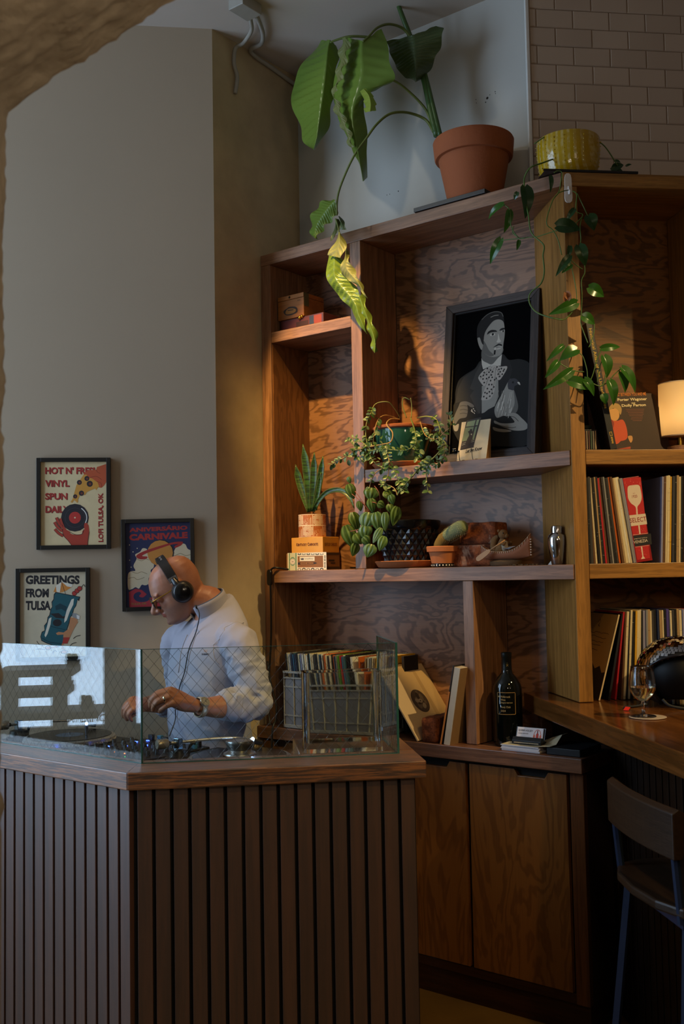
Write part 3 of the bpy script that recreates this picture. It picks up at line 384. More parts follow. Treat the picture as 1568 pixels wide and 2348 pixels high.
POTHOSSTEM = [(3,[(1414,30,3051),(1395,-30,3021),(1368,-70,2999),(1344,-70,2972),(1341,-70,2940),(1344,-70,2887),(1355,-70,2823),(1359,-70,2779),(1373,-70,2750),(1410,-70,2709),(1406,-70,2671),(1409,-70,2614),(1395,-70,2575),(1359,-70,2554),(1346,-70,2533),(1352,-70,2504),(1377,-70,2474),(1426,-70,2449),(1475,-70,2432)]),(2,[(1373,-70,2746),(1314,-70,2754),(1240,-70,2763)]),(2,[(1350,-70,2751),(1314,-70,2756),(1284,-70,2806),(1281,-70,2864),(1255,-70,2892)]),(2,[(1314,-70,2756),(1289,-70,2781),(1295,-70,2803)]),(2,[(1381,-70,2744),(1436,-70,2748),(1466,-70,2750)]),(2,[(1467,-89,2948),(1477,-79,2956),(1487,-69,2949),(1483,-73,2912),(1477,-79,2879),(1462,-94,2851),(1447,-109,2795),(1445,-111,2763),(1459,-97,2745),(1472,-84,2709),(1480,-76,2658)]),(2,[(1477,-79,2877),(1489,-67,2884),(1493,-35,2896)]),(2,[(1504,-24,2893),(1523,-33,2872),(1520,-36,2816),(1537,-19,2801),(1518,-38,2770)]),(2,[(1524,-32,2877),(1538,-18,2835),(1550,-6,2796)]),(2,[(1535,-21,2794),(1529,-27,2761),(1530,-26,2715),(1527,-29,2692)]),(2,[(1500,-56,2650),(1508,-48,2586),(1514,-42,2531),(1514,-42,2490)]),(2,[(1514,-42,2490),(1499,-57,2453),(1478,-78,2430),(1452,-104,2436)]),(2,[(1500,-56,2645),(1516,-40,2623),(1532,-24,2609)]),(2,[(1537,-19,2623),(1537,-19,2596),(1528,-28,2568),(1528,-28,2517),(1525,-31,2458),(1523,-33,2417),(1530,-26,2385),(1539,-17,2349)]),(2,[(1557,1,2417),(1555,-1,2385),(1546,-10,2349),(1541,-15,2335)]),(2,[(1509,-47,2321),(1525,-31,2303),(1534,-22,2258),(1538,-18,2221),(1565,9,2199),(1576,20,2213),(1581,25,2240)]),(2,[(1572,16,2326),(1561,5,2294),(1550,-6,2244),(1543,-13,2222)]),(2,[(1623,67,2263),(1603,47,2240),(1589,33,2217),(1569,13,2199)]),(2,[(1462,-94,2282),(1481,-75,2266),(1501,-55,2253),(1527,-29,2249)]),(2,[(1578,22,2301),(1567,11,2267),(1559,3,2213)])]
TRAILSTEM = [(3,[(671,90,2196),(673,50,2229),(669,10,2251),(624,-10,2246),(619,-40,2203),(606,-50,2166),(608,-60,2116),(617,-60,2073)]),(3,[(664,90,2191),(647,30,2202),(636,-10,2183),(637,-40,2132),(636,-50,2083)]),(3,[(703,90,2192),(685,90,2243),(692,90,2275),(721,90,2263)]),(3,[(726,90,2190),(730,90,2232),(725,90,2271)]),(4,[(684,70,2186),(681,10,2180),(689,-30,2154),(724,-40,2117),(721,-50,2080),(683,-60,2072),(617,-60,2068),(564,-60,2062),(509,-60,2040),(468,-60,2027),(433,-60,2013)]),(4,[(736,70,2186),(821,-30,2119),(839,-50,2064),(802,-60,2040),(739,-60,2046),(682,-60,2056),(630,-60,2051)]),(4,[(755,90,2186),(826,50,2180),(894,10,2157),(937,-30,2107),(936,-40,2081),(972,-50,2051),(953,-60,2022),(917,-60,1995),(862,-60,1969),(830,-60,1940),(786,-60,1902),(754,-60,1868)]),(3,[(767,90,2174),(857,-10,2097),(918,-30,2074),(961,-40,2094),(991,-40,2116),(986,-40,2157)]),(3,[(624,-60,2072),(629,-60,2029),(668,-60,1989),(706,-60,1991)]),(3,[(917,-60,1995),(892,-60,1956),(891,-60,1916),(896,-60,1875)]),(3,[(706,-60,1981),(654,-60,1964),(627,-60,1924),(620,-60,1892)]),(3,[(738,-60,1978),(756,-60,1936),(774,-60,1903),(786,-60,1882)]),(3,[(936,-40,2076),(971,-60,2025),(964,-60,1991),(922,-60,1964)]),(3,[(708,-60,2049),(726,-70,1999),(719,-70,1948),(698,-70,1908)]),(3,[(564,-60,2062),(538,-60,2091),(511,-60,2115)]),(3,[(617,-60,2068),(572,-60,2104),(545,-60,2112)]),(3,[(754,-60,1868),(742,-60,1895),(704,-60,1913),(666,-60,1916)])]
PEPLEAF = [((530,-60,1898),40,60,20),((629,-60,1881),58,48,-10),((713,-60,1873),44,41,40),((631,-60,1836),38,54,10),((547,-60,1777),53,72,15),((604,-60,1777),65,65,-15),((656,-60,1772),51,70,10),((694,-60,1770),34,69,0),((742,-60,1789),46,71,-15),((596,-60,1732),55,52,0),((519,-60,1717),56,93,20),((541,-60,1665),39,52,-20),((615,-60,1658),55,51,-20),((562,-60,1707),46,46,30),((676,-60,1685),38,57,-20),((654,-60,1717),32,64,-30),((572,-60,1837),26,39,10),((728,-60,1854),31,37,20),((677,-60,1836),31,31,60),((721,-60,1818),37,37,10),((521,-60,1944),20,26,20),((602,-60,1698),39,39,40)]
PEPSTEM = [[(584,70,1755),(649,-40,1833),(632,-60,1849)],[(581,70,1755),(609,-40,1809),(550,-60,1897)],[(581,70,1752),(595,-40,1757),(556,-60,1742),(523,-60,1738)],[(607,70,1756),(687,-30,1816),(712,-60,1860)],[(580,70,1749),(607,-40,1714),(569,-60,1731)],[(621,70,1758),(719,-40,1803)],[(584,70,1755),(584,-50,1842),(533,-60,1887)],[(581,70,1755),(664,-50,1869),(646,-60,1912)]]
SNAKELEAF = [([(191,90,1841),(182,90,1951),(169,90,2046),(154,90,2137)],34),([(202,90,1840),(208,90,1938),(214,90,2019),(218,90,2095)],29),([(214,90,1845),(230,90,1914),(250,90,1993),(266,90,2075)],26),([(188,90,1841),(162,90,1900),(130,90,1978),(110,90,2051)],32),([(214,90,1851),(244,90,1890),(289,90,1919),(347,90,1924),(390,90,1906),(414,90,1874),(429,90,1841)],19),([(206,90,1840),(226,90,1891),(242,90,1953),(254,90,2004)],19)]
JOINT = {'head':(160,-666,1526),'neck_low':(268,-581,1389),'torso':(263,-585,1360),'shoulder_left':(450,-630,1323),'elbow_left':(523,-636,1130),'wrist_left':(486,-868,1130),'cuff_left':(500,-775,1123),'shoulder_right':(44,-541,1309),'elbow_right':(-14,-459,1067),'wrist_right':(10,-694,1090),'cuff_right':(-8,-594,1083)}
LEFT_HAND = [[(468,-901,1158),(456,-968,1197),(432,-999,1188),(413,-1007,1173),(402,-1009,1160)],[(473,-910,1151),(465,-986,1190),(441,-1017,1179),(424,-1021,1161),(416,-1018,1146)],[(477,-913,1141),(478,-995,1175),(460,-1023,1164),(443,-1026,1149),(434,-1023,1135)],[(477,-910,1131),(494,-991,1157),(479,-1010,1147),(464,-1015,1138),(455,-1013,1130)],[(464,-885,1153),(433,-903,1162),(409,-935,1161),(401,-972,1150)]]
RIGHT_HAND = [[(10,-719,1107),(22,-767,1115),(11,-783,1097),(0,-784,1078),(-5,-782,1065)],[(14,-723,1100),(38,-787,1108),(24,-800,1088),(16,-797,1070),(13,-793,1056)],[(19,-725,1091),(56,-798,1098),(43,-810,1078),(38,-806,1060),(38,-799,1048)],[(22,-723,1081),(71,-799,1086),(61,-809,1070),(59,-803,1056),(59,-795,1046)],[(20,-711,1078),(42,-758,1072),(37,-781,1060),(23,-785,1053)]]
CABLE = [(295,-687,1455),(316,-696,1428),(290,-717,1384),(285,-746,1313),(269,-759,1231),(247,-763,1172),(228,-765,1104),(223,-769,1054),(259,-792,1006)]
CHEST_MARK = (373,-753,1312)
HEAD_FRONT = (-0.5538,-0.677,-0.4848)
HEAD_UP = (-0.307,-0.3752,0.8746)
CHEST_FRONT = (-0.261,-0.9653,0.0)
# ------------------------------------------------------------------ setting
RZ = PI / 4
M_WALL = plaster('wall_paint', '#b09d86', bump=.05, scale=90, blot=.05)
M_BACK = plaster('wall_paint_back', '#b9b6ae', bump=.04, scale=80, blot=.05)
M_STAIN = plaster('wall_plaster_worn', '#b5a07e', bump=.3, scale=14, blot=.42, nscale=3.2)
M_CEIL = plaster('ceiling_paint', '#c4b7aa', bump=.04)
M_ROUGH = plaster('rough_concrete', '#a39580', bump=1.0, scale=55, blot=.3, nscale=9)
M_FLOOR = plaster('stained_floor', '#86652f', rough=.45, bump=.05, blot=.75, nscale=3.5)
M_TILE = None
def croot(name):
    o = bpy.data.objects.new(name, None); return o
def cbox(name, m, a0, a1, d0, d1, z0, z1, parent=None, bevel=0.0):
    """box in the angled frame; vertices local to that frame, object carries the rotation"""
    o = MB().box(a0, a1, d0, d1, z0, z1).obj(name, m, parent, bevel=bevel)
    if parent is None: o.location = Cw(0, 0); o.rotation_euler.z = RZ
    return o
struct(cbox('floor', M_FLOOR, -4.4, 4.2, -8.2, 1.7, -.1, 0))
struct(cbox('ceiling', M_CEIL, -4.4, 4.2, -8.2, 1.7, 3.9, 4.0))
struct(MB().box(-.1, 1.199, .275, .36, 0, 3.9).obj('wall_back', M_BACK))
# return wall between poster wall and shelves, its lower part scuffed
o = MB().box(-.12, 0, -.285, .275, 0, 3.9).obj('wall_middle', M_STAIN); struct(o)
# poster wall: shares the corner with the return wall
o = MB()
c0 = Cw(-1.232, .829)
pts = [(-4.3, .829), (-1.232, .829), (-1.15, .92), (-1.15, 1.1), (-4.3, 1.1)]
o.prism(pts, 0, 3.9); o = o.obj('wall_left', M_WALL, loc=Cw(0, 0), rotz=RZ); struct(o)
wr = struct(cbox('wall_right', flat('#8f7d6e', .9), 0.012, 4.1, .367, .6, 0, 3.9))
cbox('edge_trim', flat('#d8d4cc', .35), -.003, .012, .358, .375, 2.9, 3.9, wr, .003)
def tilemat():
    m, t = newmat('glazed_tile', .22, spec=.5)
    oi = t.node('ShaderNodeObjectInfo'); n = t.noise(t.coords(), 4, 2)
    f = t.math('ADD', t.math('MULTIPLY', oi.outputs['Random'], .5), t.math('MULTIPLY', n, .5))
    t.link(t.mix(f, srgb('#b09b87'), srgb('#c2ad98')), t.b.inputs['Base Color']); t.bump(n, .15, .002)
    return m
M_TILE = tilemat()
tb = {}
for row in range(13):
    z0 = 2.965 + .075 * row
    if z0 > 3.88: continue
    off = .042 if row % 2 == 0 else .119
    edges = [.0135] + [off + .1505 * k for k in range(9)]
    if edges[1] - edges[0] < .02: edges.pop(1)
    for a0, a1 in zip(edges, edges[1:]):
        w, h = a1 - a0 - .002, min(.073, 3.898 - z0)
        key = (round(w, 3), round(h, 3))
        if key not in tb:
            e = .003
            b = MB(); b.add([(0, 0, 0), (w, 0, 0), (w, 0, h), (0, 0, h), (e, -.004, e), (w - e, -.004, e), (w - e, -.004, h - e), (e, -.004, h - e), ],
                            [(4, 5, 6, 7), (0, 1, 5, 4), (1, 2, 6, 5), (2, 3, 7, 6), (3, 0, 4, 7)])
            me = bpy.data.meshes.new('tile'); me.from_pydata(b.v, [], b.f); me.materials.append(M_TILE); tb[key] = me
        t = bpy.data.objects.new('tile', tb[key]); COL.objects.link(t); t.parent = wr; t.location = (a0 + .0015, .367 + random.uniform(-.0006, .0006), z0 + .0015)
# wall on the window side with two tall openings
ww = MB()
ops = [(-1.0, -.17), (-.055, .62)]
ww.box(-4.3, -4.2, -8.1, -1.0, 0, 3.9); ww.box(-4.3, -4.2, -.17, -.055, 0, 3.9); ww.box(-4.3, -4.2, .62, .86, 0, 3.9)
for d0, d1 in ops:
    ww.box(-4.3, -4.2, d0, d1, 0, .74); ww.box(-4.3, -4.2, d0, d1, 3.8, 3.9)
struct(ww.obj('wall_side', M_WALL, loc=Cw(0, 0), rotz=RZ))
M_GLS = clear_glass('window_glass')
for i, (d0, d1) in enumerate(ops):
    f = MB()
    for a, b, c, d in ((d0, d0 + .03, .74, 3.8), (d1 - .03, d1, .74, 3.8), (d0, d1, .74, .765), (d0, d1, 3.76, 3.8), (d0, d1, 2.3, 2.34)):
        f.box(-4.27, -4.22, a, b, c, d)
    w = f.obj('window_%d' % (i + 1), flat('#3a3a3c', .4), loc=Cw(0, 0), rotz=RZ); struct(w)
    MB().box(-4.247, -4.243, d0 + .03, d1 - .03, .765, 2.3).obj('pane', M_GLS, w)
    MB().box(-4.247, -4.243, d0 + .03, d1 - .03, 2.34, 3.76).obj('pane', M_GLS, w)
    if i == 1:
        A = Art(fn=lambda u, v, d: (-4.24 - d, .20 - u, v)); A.text('#3a4456', 'CATERING', 0, .782, w=.235, h=.042, bold=.02); A.done('lettering', w)
struct(cbox('wall_front', M_WALL, -4.3, 4.1, -8.2, -8.1, 0, 3.9))
struct(cbox('wall_far', M_WALL, 4.1, 4.2, -8.2, .6, 0, 3.9))
# rough concrete arch close to the camera
prof = [(-1.552, 0), (-1.552, .6), (-1.552, 1.2), (-1.551, 1.6), (-1.5495, 1.95), (-1.549, 2.1), (-1.549, 2.2), (-1.549, 2.262), (-1.5445, 2.286), (-1.532, 2.298), (-1.505, 2.318), (-1.475, 2.342), (-1.43, 2.371),
        (-1.391, 2.400), (-1.341, 2.437), (-1.293, 2.474), (-1.2, 2.55), (-1.05, 2.68), (-.8, 2.92), (-.5, 3.25), (-.2, 3.6), (0, 3.9)]
P = [Vector((a, 0, b)) for a, b in prof]
fine = []
for p, q in zip(P, P[1:]):
    n = max(1, int((q - p).length / .012)) if q.z > 1.5 and q.z < 2.7 else 2
    fine += [p.lerp(q, k / n) for k in range(n)]
fine.append(P[-1])
rows = []
for i, p in enumerate(fine):
    t = (fine[min(i + 1, len(fine) - 1)] - fine[max(i - 1, 0)]).normalized(); nrm = Vector((t.z, 0, -t.x))
    row = []
    for k in range(57):
        d = -1.85 - .42 * k / 56; q = Vector((p.x, d, p.z))
        amp = noise.noise(q * 16) * .004 + noise.noise(q * 50) * .006 + max(0, noise.noise(q * 95)) * .006 + noise.noise(Vector((q.x * 10, q.y * 40, q.z * 10))) * .003
        row.append(q + nrm * (amp if k else amp * .8))
    rows.append(row)
b = MB(); b.grid([r[::-1] for r in rows])
n = len(rows)
out0 = [(-4.2, -1.85, 3.9), (-4.2, -1.85, 0)]
b.add([tuple(r[0]) for r in rows] + out0, [tuple(range(n)) + (n, n + 1)])
out1 = [(-4.2, -2.27, 3.9), (-4.2, -2.27, 0)]
b.add([tuple(r[-1]) for r in rows] + out1, [tuple(range(n + 1, -1, -1))])
struct(tag(b.obj('wall_arch', M_ROUGH, loc=Cw(0, 0), rotz=RZ, smooth=.9)))
# small holes left in the back wall
b = MB()
for x, z, r in ((1.008, 3.49, .006), (1.0, 3.475, .003), (1.02, 3.50, .002), (.955, 3.50, .002), (.957, 3.485, .002), (1.045, 3.505, .0025), (1.046, 3.497, .002), (.56, 3.215, .003), (.50, 3.213, .002), (.515, 3.213, .002)):
    b.lathe([(r, 0), (r * .8, .0012)], 8, M=Matrix.Translation((x, .2755, z)) @ Matrix.Rotation(PI / 2, 4, 'X'))
b.obj('wall_anchor', flat('#2a2019', .9), bpy.data.objects['wall_back'])
# dark plank stand by the side window: the photograph shows it mirrored in the booth's left pane
r = thing('plank_stand', 'dark plank stand mirrored in the left glass pane before the bright side window', 'shelf', Cw(-3.4, .12, 0), RZ)
PLK = plaster('stand_board', '#5d4a36', .7, .1, 30, .2)
for z0, z1, y0, y1 in ((1.122, 1.155, -.11, .24), (1.028, 1.058, -.08, .20), (.925, .958, -.22, .24), (.60, .63, -.22, .24)): MB().box(-.18, .10, y0, y1, z0, z1).obj('board', PLK, r, bevel=.002)
for y in (-.05, .18): MB().box(-.16, -.12, y, y + .04, 0, 1.122).obj('post', PLK, r); MB().box(.05, .09, y, y + .04, 0, 1.122).obj('post', PLK, r)
for k, (y, z) in enumerate(((-.09, 1.156), (-.155, .959), (-.06, 1.059))):
    o = thing('succulent_bowl', ('small round bowl plant on the plank stand, topmost', 'small round bowl plant on the plank stand, lowest', 'small round bowl plant on the plank stand, middle')[k], 'plant', Cw(-3.44, .12 + y, z))
    MB().lathe([(.022, 0), (.032, .006), (.036, .03), (.001, .028)], 20).obj('bowl', flat('#8a8f96', .4), o, smooth=.8); MB().ball((.014, 0, .042), .019, 10).ball((-.012, .012, .044), .018, 10).ball((-.004, -.016, .040), .016, 10).obj('foliage', flat('#6f7f6c', .6), o, smooth=True)
# ------------------------------------------------------------------ joinery
OAKX = wood('oak_board_x', '#a87b5c', '#6b4930', 'x'); OAKZ = wood('oak_board_z', '#a87b5c', '#6b4930', 'z')
OAKY = wood('oak_board_y', '#a8774e', '#6b4526', 'y')
PLYX = plywood('oak_ply_back', '#9c7052', '#553824', 'x', 1.5, contrast=.8); PLYZ = plywood('oak_ply_side', '#8f5f38', '#5c391e', 'z', 1.3, contrast=.5)
DOOR = plywood('oak_ply_door', '#a0672c', '#6e421a', 'z', 1.5, rough=.4, contrast=.6)
TOPX = wood('oak_counter_x', '#b06c30', '#2a1306', 'x', .32, 165, .92, .2, coat=1.0, edge=(.44, .57)); TOPY = wood('oak_counter_y', '#8f5a2c', '#5a3316', 'y', .25, 40, .6)
WALN = wood('walnut_slat', '#613820', '#3f2211', 'z', .5, 30, .8, .05, coat=1.0)
DARK = flat('#0e0c0b', .8)
# tall bookcase on the back wall
bc = thing('bookcase', 'tall oak bookcase wall with open niches holding the painting and trailing plants', 'bookcase', (0, 0, .93))
def a(name, m, x0, x1, y0, y1, z0, z1, bevel=.002): return MB().box(x0, x1, y0, y1, z0 - .93, z1 - .93).obj(name, m, bc, bevel=bevel)
a('side_panel', OAKZ, 0.002, .056, 0, .27, .932, 2.931)
a('top_panel', OAKX, 0.002, 1.45, 0, .27, 2.932, 2.981)
a('divider', OAKZ, .499, .553, 0, .25, 1.588, 2.931)
a('divider', OAKZ, 1.001, 1.046, 0, .25, .932, 1.534)
a('shelf', OAKX, .057, .498, .002, .25, 2.582, 2.629)
a('shelf', OAKX, .554, 1.45, .002, .25, 1.934, 1.987)
a('shelf', OAKX, .057, 1.452, -.001, .25, 1.535, 1.587)
for x0, x1, z0, z1 in ((.057, .498, 1.588, 2.581), (.057, .498, 2.63, 2.931), (.554, 1.225, 1.988, 2.931), (.554, 1.225, 1.588, 1.933), (.057, 1.0, .932, 1.534), (1.047, 1.225, .932, 1.534)):
    a('back_panel', PLYX, x0, x1, .25, .262, z0, z1, 0)
MB().box(.056, .060, .01, .249, 1.588 - .93, 2.581 - .93).obj('lining', PLYZ, bc)
# angled bookcase on the tiled wall, standing on the bar
GLDX = wood('golden_oak_x', '#ad7a3c', '#765022', 'x'); GLDZ = wood('golden_oak_z', '#ad7a3c', '#765022', 'z'); PLYG = plywood('golden_ply', '#8f5d2a', '#4f3013', 'x', 1.5, contrast=.8)
cb = thing('bookcase', 'angled oak bookcase with amber lit shelves of records standing on the bar', 'bookcase', Cw(0, 0, 1.112), RZ)
def c(name, m, a0, a1, d0, d1, z0, z1, bevel=.002, parent=None): return MB().box(a0, a1, d0, d1, z0 - 1.112, z1 - 1.112).obj(name, m, parent or cb, bevel=bevel)
c('side_panel', GLDZ, 0, .051, 0, .34, 1.112, 2.93)
c('side_panel', GLDZ, .535, .586, 0, .34, 1.112, 2.93)
c('top_panel', GLDX, 0, .586, -.002, .34, 2.931, 2.981)
c('shelf', GLDX, .052, .534, .001, .325, 1.936, 1.988)
c('shelf', GLDX, .052, .534, .001, .325, 1.536, 1.588)
for z0, z1 in ((1.112, 1.535), (1.589, 1.935), (1.989, 2.93)): c('back_panel', PLYG, .052, .534, .325, .337, z0, z1, 0)
# base cabinet under the tall bookcase
bs = thing('base_cabinet', 'oak base cabinet with two notched doors under the tall bookcase', 'cabinet', (0, 0, 0))
def e(name, m, x0, x1, y0, y1, z0, z1, bevel=.002): return MB().box(x0, x1, y0, y1, z0, z1).obj(name, m, bs, bevel=bevel)
e('carcass', flat('#3a2212', .7), .0, 1.47, 0, .26, .10, .875, 0)
e('toe_kick', wood('oak_dark_kick', '#4a2a14', '#2c170a', 'x'), 0, 1.47, -.012, .26, 0, .10, .001)
e('face_stile', wood('oak_dark_stile', '#7a4a24', '#4a2a12', 'z'), 1.425, 1.475, -.028, 0, .10, .874)
e('bottom_rail', bpy.data.materials['oak_dark_kick'], 0, 1.425, -.026, 0, .10, .134)
def door(x0, x1, n0, n1):
    z0, z1, d = .136, .866, .022
    o = [(x0, z0), (x1, z0), (x1, z1), (n1, z1), (n1 - .014, z1 - d), (n0 + .014, z1 - d), (n0, z1), (x0, z1)]
    MB().prism(o, -.030, -.010, 'y').obj('door', DOOR, bs, bevel=.0015)
door(1.027, 1.414, 1.213, 1.345); door(.62, 1.011, .80, .943); door(.21, .604, .36, .49); door(.01, .194, .06, .14)
e('finger_recess', DARK, .02, 1.41, -.009, 0, .80, .874, 0)
wt = tag(MB().box(0.002, 1.486, -.06, .255, .880, .930).obj('worktop', wood('oak_worktop', '#93654a', '#5a3a26', 'x', .35), bevel=.003), 'oak worktop slab on the notched base cabinet below the niches', 'worktop')
# bar
br = thing('bar_counter', 'dark slatted bar with a thick glossy wooden top jutting toward the stool', 'bar', Cw(0, 0, 0), RZ)
BART = wood('bar_top', '#8a5528', '#4a2a10', 'y', .16, 26, .6, .04); BARE = wood('bar_edge', '#8a6238', '#5e4022', 'y', .5, 40, .5)
MB().box(-.09, .7, -3.0, .352, 1.045, 1.110).obj('bar_top', [BART], br, bevel=.003)
MB().box(.165, .70, -2.9, .34, 0, 1.045).obj('carcass', flat('#17100c', .8), br)
sl = MB().box(0, .012, -.020, .020, .03, 1.044)
for k in range(46):
    d = .16 - .0487 * k
    if k == 0: first = sl.obj('slat', wood('bar_slat', '#33241b', '#1e140e', 'z', .45), br, bevel=.0015); first.location = (.153, d, 0)
    else:
        o = first.copy(); COL.objects.link(o); o.parent = br; o.location = (.153, d, 0)
# ------------------------------------------------------------------ booth
K0 = Vector((.808, -1.447, 0)); E1 = Vector((S, S, 0)); E2 = Vector((-S, S, 0))
bt = thing('booth', 'slatted walnut record booth with an oak counter in front of the person', 'booth', (.808, -1.447, 0))
def bp(al, off, z): v = E1 * al + E2 * off; return (v.x, v.y)
XL = -1.35
i0 = (.698 - .808, .152)                                     # inner corner of the counter
MB().prism([(XL, 0), (0, 0), i0, (XL, .152)], .992, 1.04).obj('counter_board', TOPX, bt, bevel=.003)
p = MB().prism([(0, 0), (.827, 0), (.827, .185), (.0262, .185)], .992, 1.04).obj('counter_board', TOPX, bt, bevel=.003); p.rotation_euler.z = RZ
p = MB().prism([(.485, .186), (.827, .186), (.827, .47), (.485, .47)], .992, 1.04).obj('counter_board', TOPY, bt, bevel=.003); p.rotation_euler.z = RZ
bk = MB().prism([(XL, .034), (-.034 * .414 + .0, .034), (-.0, .06), (XL, .06)], 0, .991); bk.obj('backing', DARK, bt)
p = MB().box(.02, .80, .034, .06, 0, .991).obj('backing', DARK, bt); p.rotation_euler.z = RZ
p = MB().box(.787, .80, .05, .45, 0, .991).obj('end_panel', WALN, bt, bevel=.001); p.rotation_euler.z = RZ
MB().prism([(XL, .07), (-.02, .07), (.50, .59), (.33, .72), (XL, .72)], .86, .88).obj('equipment_shelf', flat('#15110e', .6), bt)
sm = {}
def slat(al, front):
    if 's' not in sm:
        sm['s'] = MB().box(-.0195, .0195, 0, .016, 0, .991).obj('slat', WALN, bt, bevel=.0012); o = sm['s']
    else:
        o = sm['s'].copy(); COL.objects.link(o); o.parent = bt
    if front:
        v = E1 * al + E2 * .018; o.location = (v.x, v.y, 0); o.rotation_euler.z = RZ
    else: o.location = (al, .018, 0); o.rotation_euler.z = 0
for k in range(16): slat(.0455 + .0487 * k, True)
for k in range(26): slat(-.032 - .0487 * k, False)
# ------------------------------------------------------------------ helpers for prints and records
def art(name, parent, y0=0.0, part='print', rough=.7, fn=None):
    A = Art(fn=fn or (lambda u, v, d: (u, y0 + d, v))); k = 1e-4
    for it in ART[name]:
        t, c = it[0], it[1]
        if t in 'PS': A.poly(c, [(u * k, v * k) for u, v in it[2]], t == 'S')
        elif t == 'D': A.disc(c, it[2] * k, it[3] * k, it[4] * k, it[5] * k, 16)
        elif t == 'L': A.line(c, [(u * k, v * k) for u, v in it[3]], it[2] * k)
        elif t == 'T': A.text(c, it[2], it[3] * k, it[4] * k, it[5] * k, it[6] * k, it[7], it[8] * .8, it[9])
    return A.done(part, parent, rough)
def ordn(i):
    w = 'first second third fourth fifth sixth seventh eighth ninth tenth eleventh twelfth thirteenth fourteenth fifteenth sixteenth seventeenth eighteenth nineteenth twentieth'.split()
    if i < 20: return w[i]
    tens = {2: 'twenty', 3: 'thirty', 4: 'forty'}[(i + 1) // 10]; r = (i + 1) % 10
    return {2: 'twentieth', 3: 'thirtieth', 4: 'fortieth'}[(i + 1) // 10] if r == 0 else tens + '-' + w[r - 1]
SLV = {'black': '#1b1a1c', 'cream': '#d8c7a2', 'white': '#d9d4c8', 'charcoal': '#3a383a', 'red': '#b01f2c', 'tan': '#a98a62', 'navy': '#25314f', 'orange': '#c8611f', 'yellow': '#d3a02c',
       'green': '#5f8f2a', 'blue': '#3f6f8f', 'purple': '#4b3f8a', 'grey': '#8b8a8c', 'brown': '#5f4028', 'pink': '#c4284a', 'teal': '#2f5a60', 'lilac': '#8e8ca8'}
def sleeve(col):
    key = 'sleeve_' + col
    if key in MATS: return MATS[key]
    m, t = newmat(key, .55, spec=.3); c = srgb(SLV[col]); v = t.coords((1, 1, 1))
    n = t.noise(t.coords((1, .2, 6)), 26, 3, .7); dark = sum(c) < .35
    mark = tuple(min(1, x * .5 + .22) for x in c) if dark else tuple(x * .45 for x in c)
    t.link(t.mix(t.ramp(n, [(.66, 0.0), (.70, 1.0)]), t.mix(t.noise(v, 30, 2), tuple(x * .8 for x in c), c), mark), t.b.inputs['Base Color'])
    MATS[key] = m; return m
def record(col, label, group, loc, tilt, rz, th, w=.29, h=.31, name='record'):
    o = MB().box(0, th, 0, w, 0, h).obj(name, sleeve(col), bevel=.0004)
    o.location = loc; o.rotation_euler = (0, tilt, rz)
    return tag(o, label, 'record', group)
TERRA = plaster('terracotta', '#a8663f', .75, .25, 70, .18); TERRAD = plaster('terracotta_old', '#985635', .8, .4, 40, .35)
STEEL = flat('#c9c9cc', .12, 1.0); BLK = flat('#0d0d0f', .35); BRASS = flat('#c89b3c', .25, 1.0); WHITE = flat('#e8e4da', .6)
SOIL = flat('#2c2019', .95)
# ------------------------------------------------------------------ framed posters
def poster(name, al, z, w, h, label, tilt=0.0, bg='#e6cf9f'):
    r = thing('framed_poster', label, 'poster', Cw(al, .8285, z), RZ, 'framed posters on the painted wall'); r.rotation_euler.y = tilt
    f = MB(); t = .0165; d0, d1 = -.024, 0
    for b in ((0, t, d0, d1, 0, h), (w - t, w, d0, d1, 0, h), (t, w - t, d0, d1, 0, t), (t, w - t, d0, d1, h - t, h)): f.box(*b)
    f.obj('frame', flat('#17130f', .4), r, bevel=.001)
    MB().box(t, w - t, -.0135, -.003, t, h - t).obj('sheet', flat(bg, .7), r)
    art(name, r, -.0137)
    return r
poster('poster_hot', -1.956, 1.688, .294, .372, 'framed cream poster of a hand holding a vinyl record under a pizza slice')
poster('poster_carnival', -1.617, 1.432, .294, .374, 'framed navy poster of a ringed planet and clouds behind the person\'s head', -.010, '#2c3054')
poster('poster_tulsa', -2.037, 1.240, .291, .373, 'framed pale poster of a teal tiki mug with a paper umbrella', 0, '#d6c7a8')
# ------------------------------------------------------------------ upper left niche: two cigar boxes
r = thing('cigar_box', 'flat dark red cigar box with a gold clasp under the wooden cigar box', 'box', (.075, .045, 2.63))
MB().box(0, .243, 0, .19, 0, .054).obj('body', flat('#4a1f1c', .4), r, bevel=.002)
A = Art(fn=lambda u, v, d: (u, d, v)); A.rect('#5d2523', .01, .004, .233, .048); A.rect('#27304a', .165, .004, .19, .048); A.rect('#8a3326', .19, .004, .233, .048)
A.text('#2a1210', 'PADRON', .055, .012, .10, .02, bold=.03) if False else A.rect('#3a1a18', .09, .012, .16, .034); A.done('print', r)
MB().ball((.115, -.004, .050), .009, 10).ball((.128, -.004, .054), .008, 10).obj('clasp', BRASS, r, smooth=True)
r = thing('cigar_box', 'square wooden cigar box with an oval stamp in the top left niche', 'box', (.066, .039, 2.685))
CED = wood('cedar', '#b8742e', '#8f531c', 'x', .5, 30, .4)
MB().box(0, .148, .001, .139, 0, .083).obj('body', CED, r, bevel=.001); MB().box(0, .148, .0, .139, .0845, .103).obj('lid', CED, r, bevel=.001)
MB().lathe([(.006, 0), (.004, .003)], 10, M=Matrix.Translation((.068, .0005, .094)) @ Matrix.Rotation(PI / 2, 4, 'X')).obj('clasp', flat('#3a2a14', .4, .8), r)
MB().box(.1482, .1488, .003, .035, .045, .1025).obj('tax_seal', flat('#5b5a3a', .7), r)
art('cigar_oval', r, 0.0)
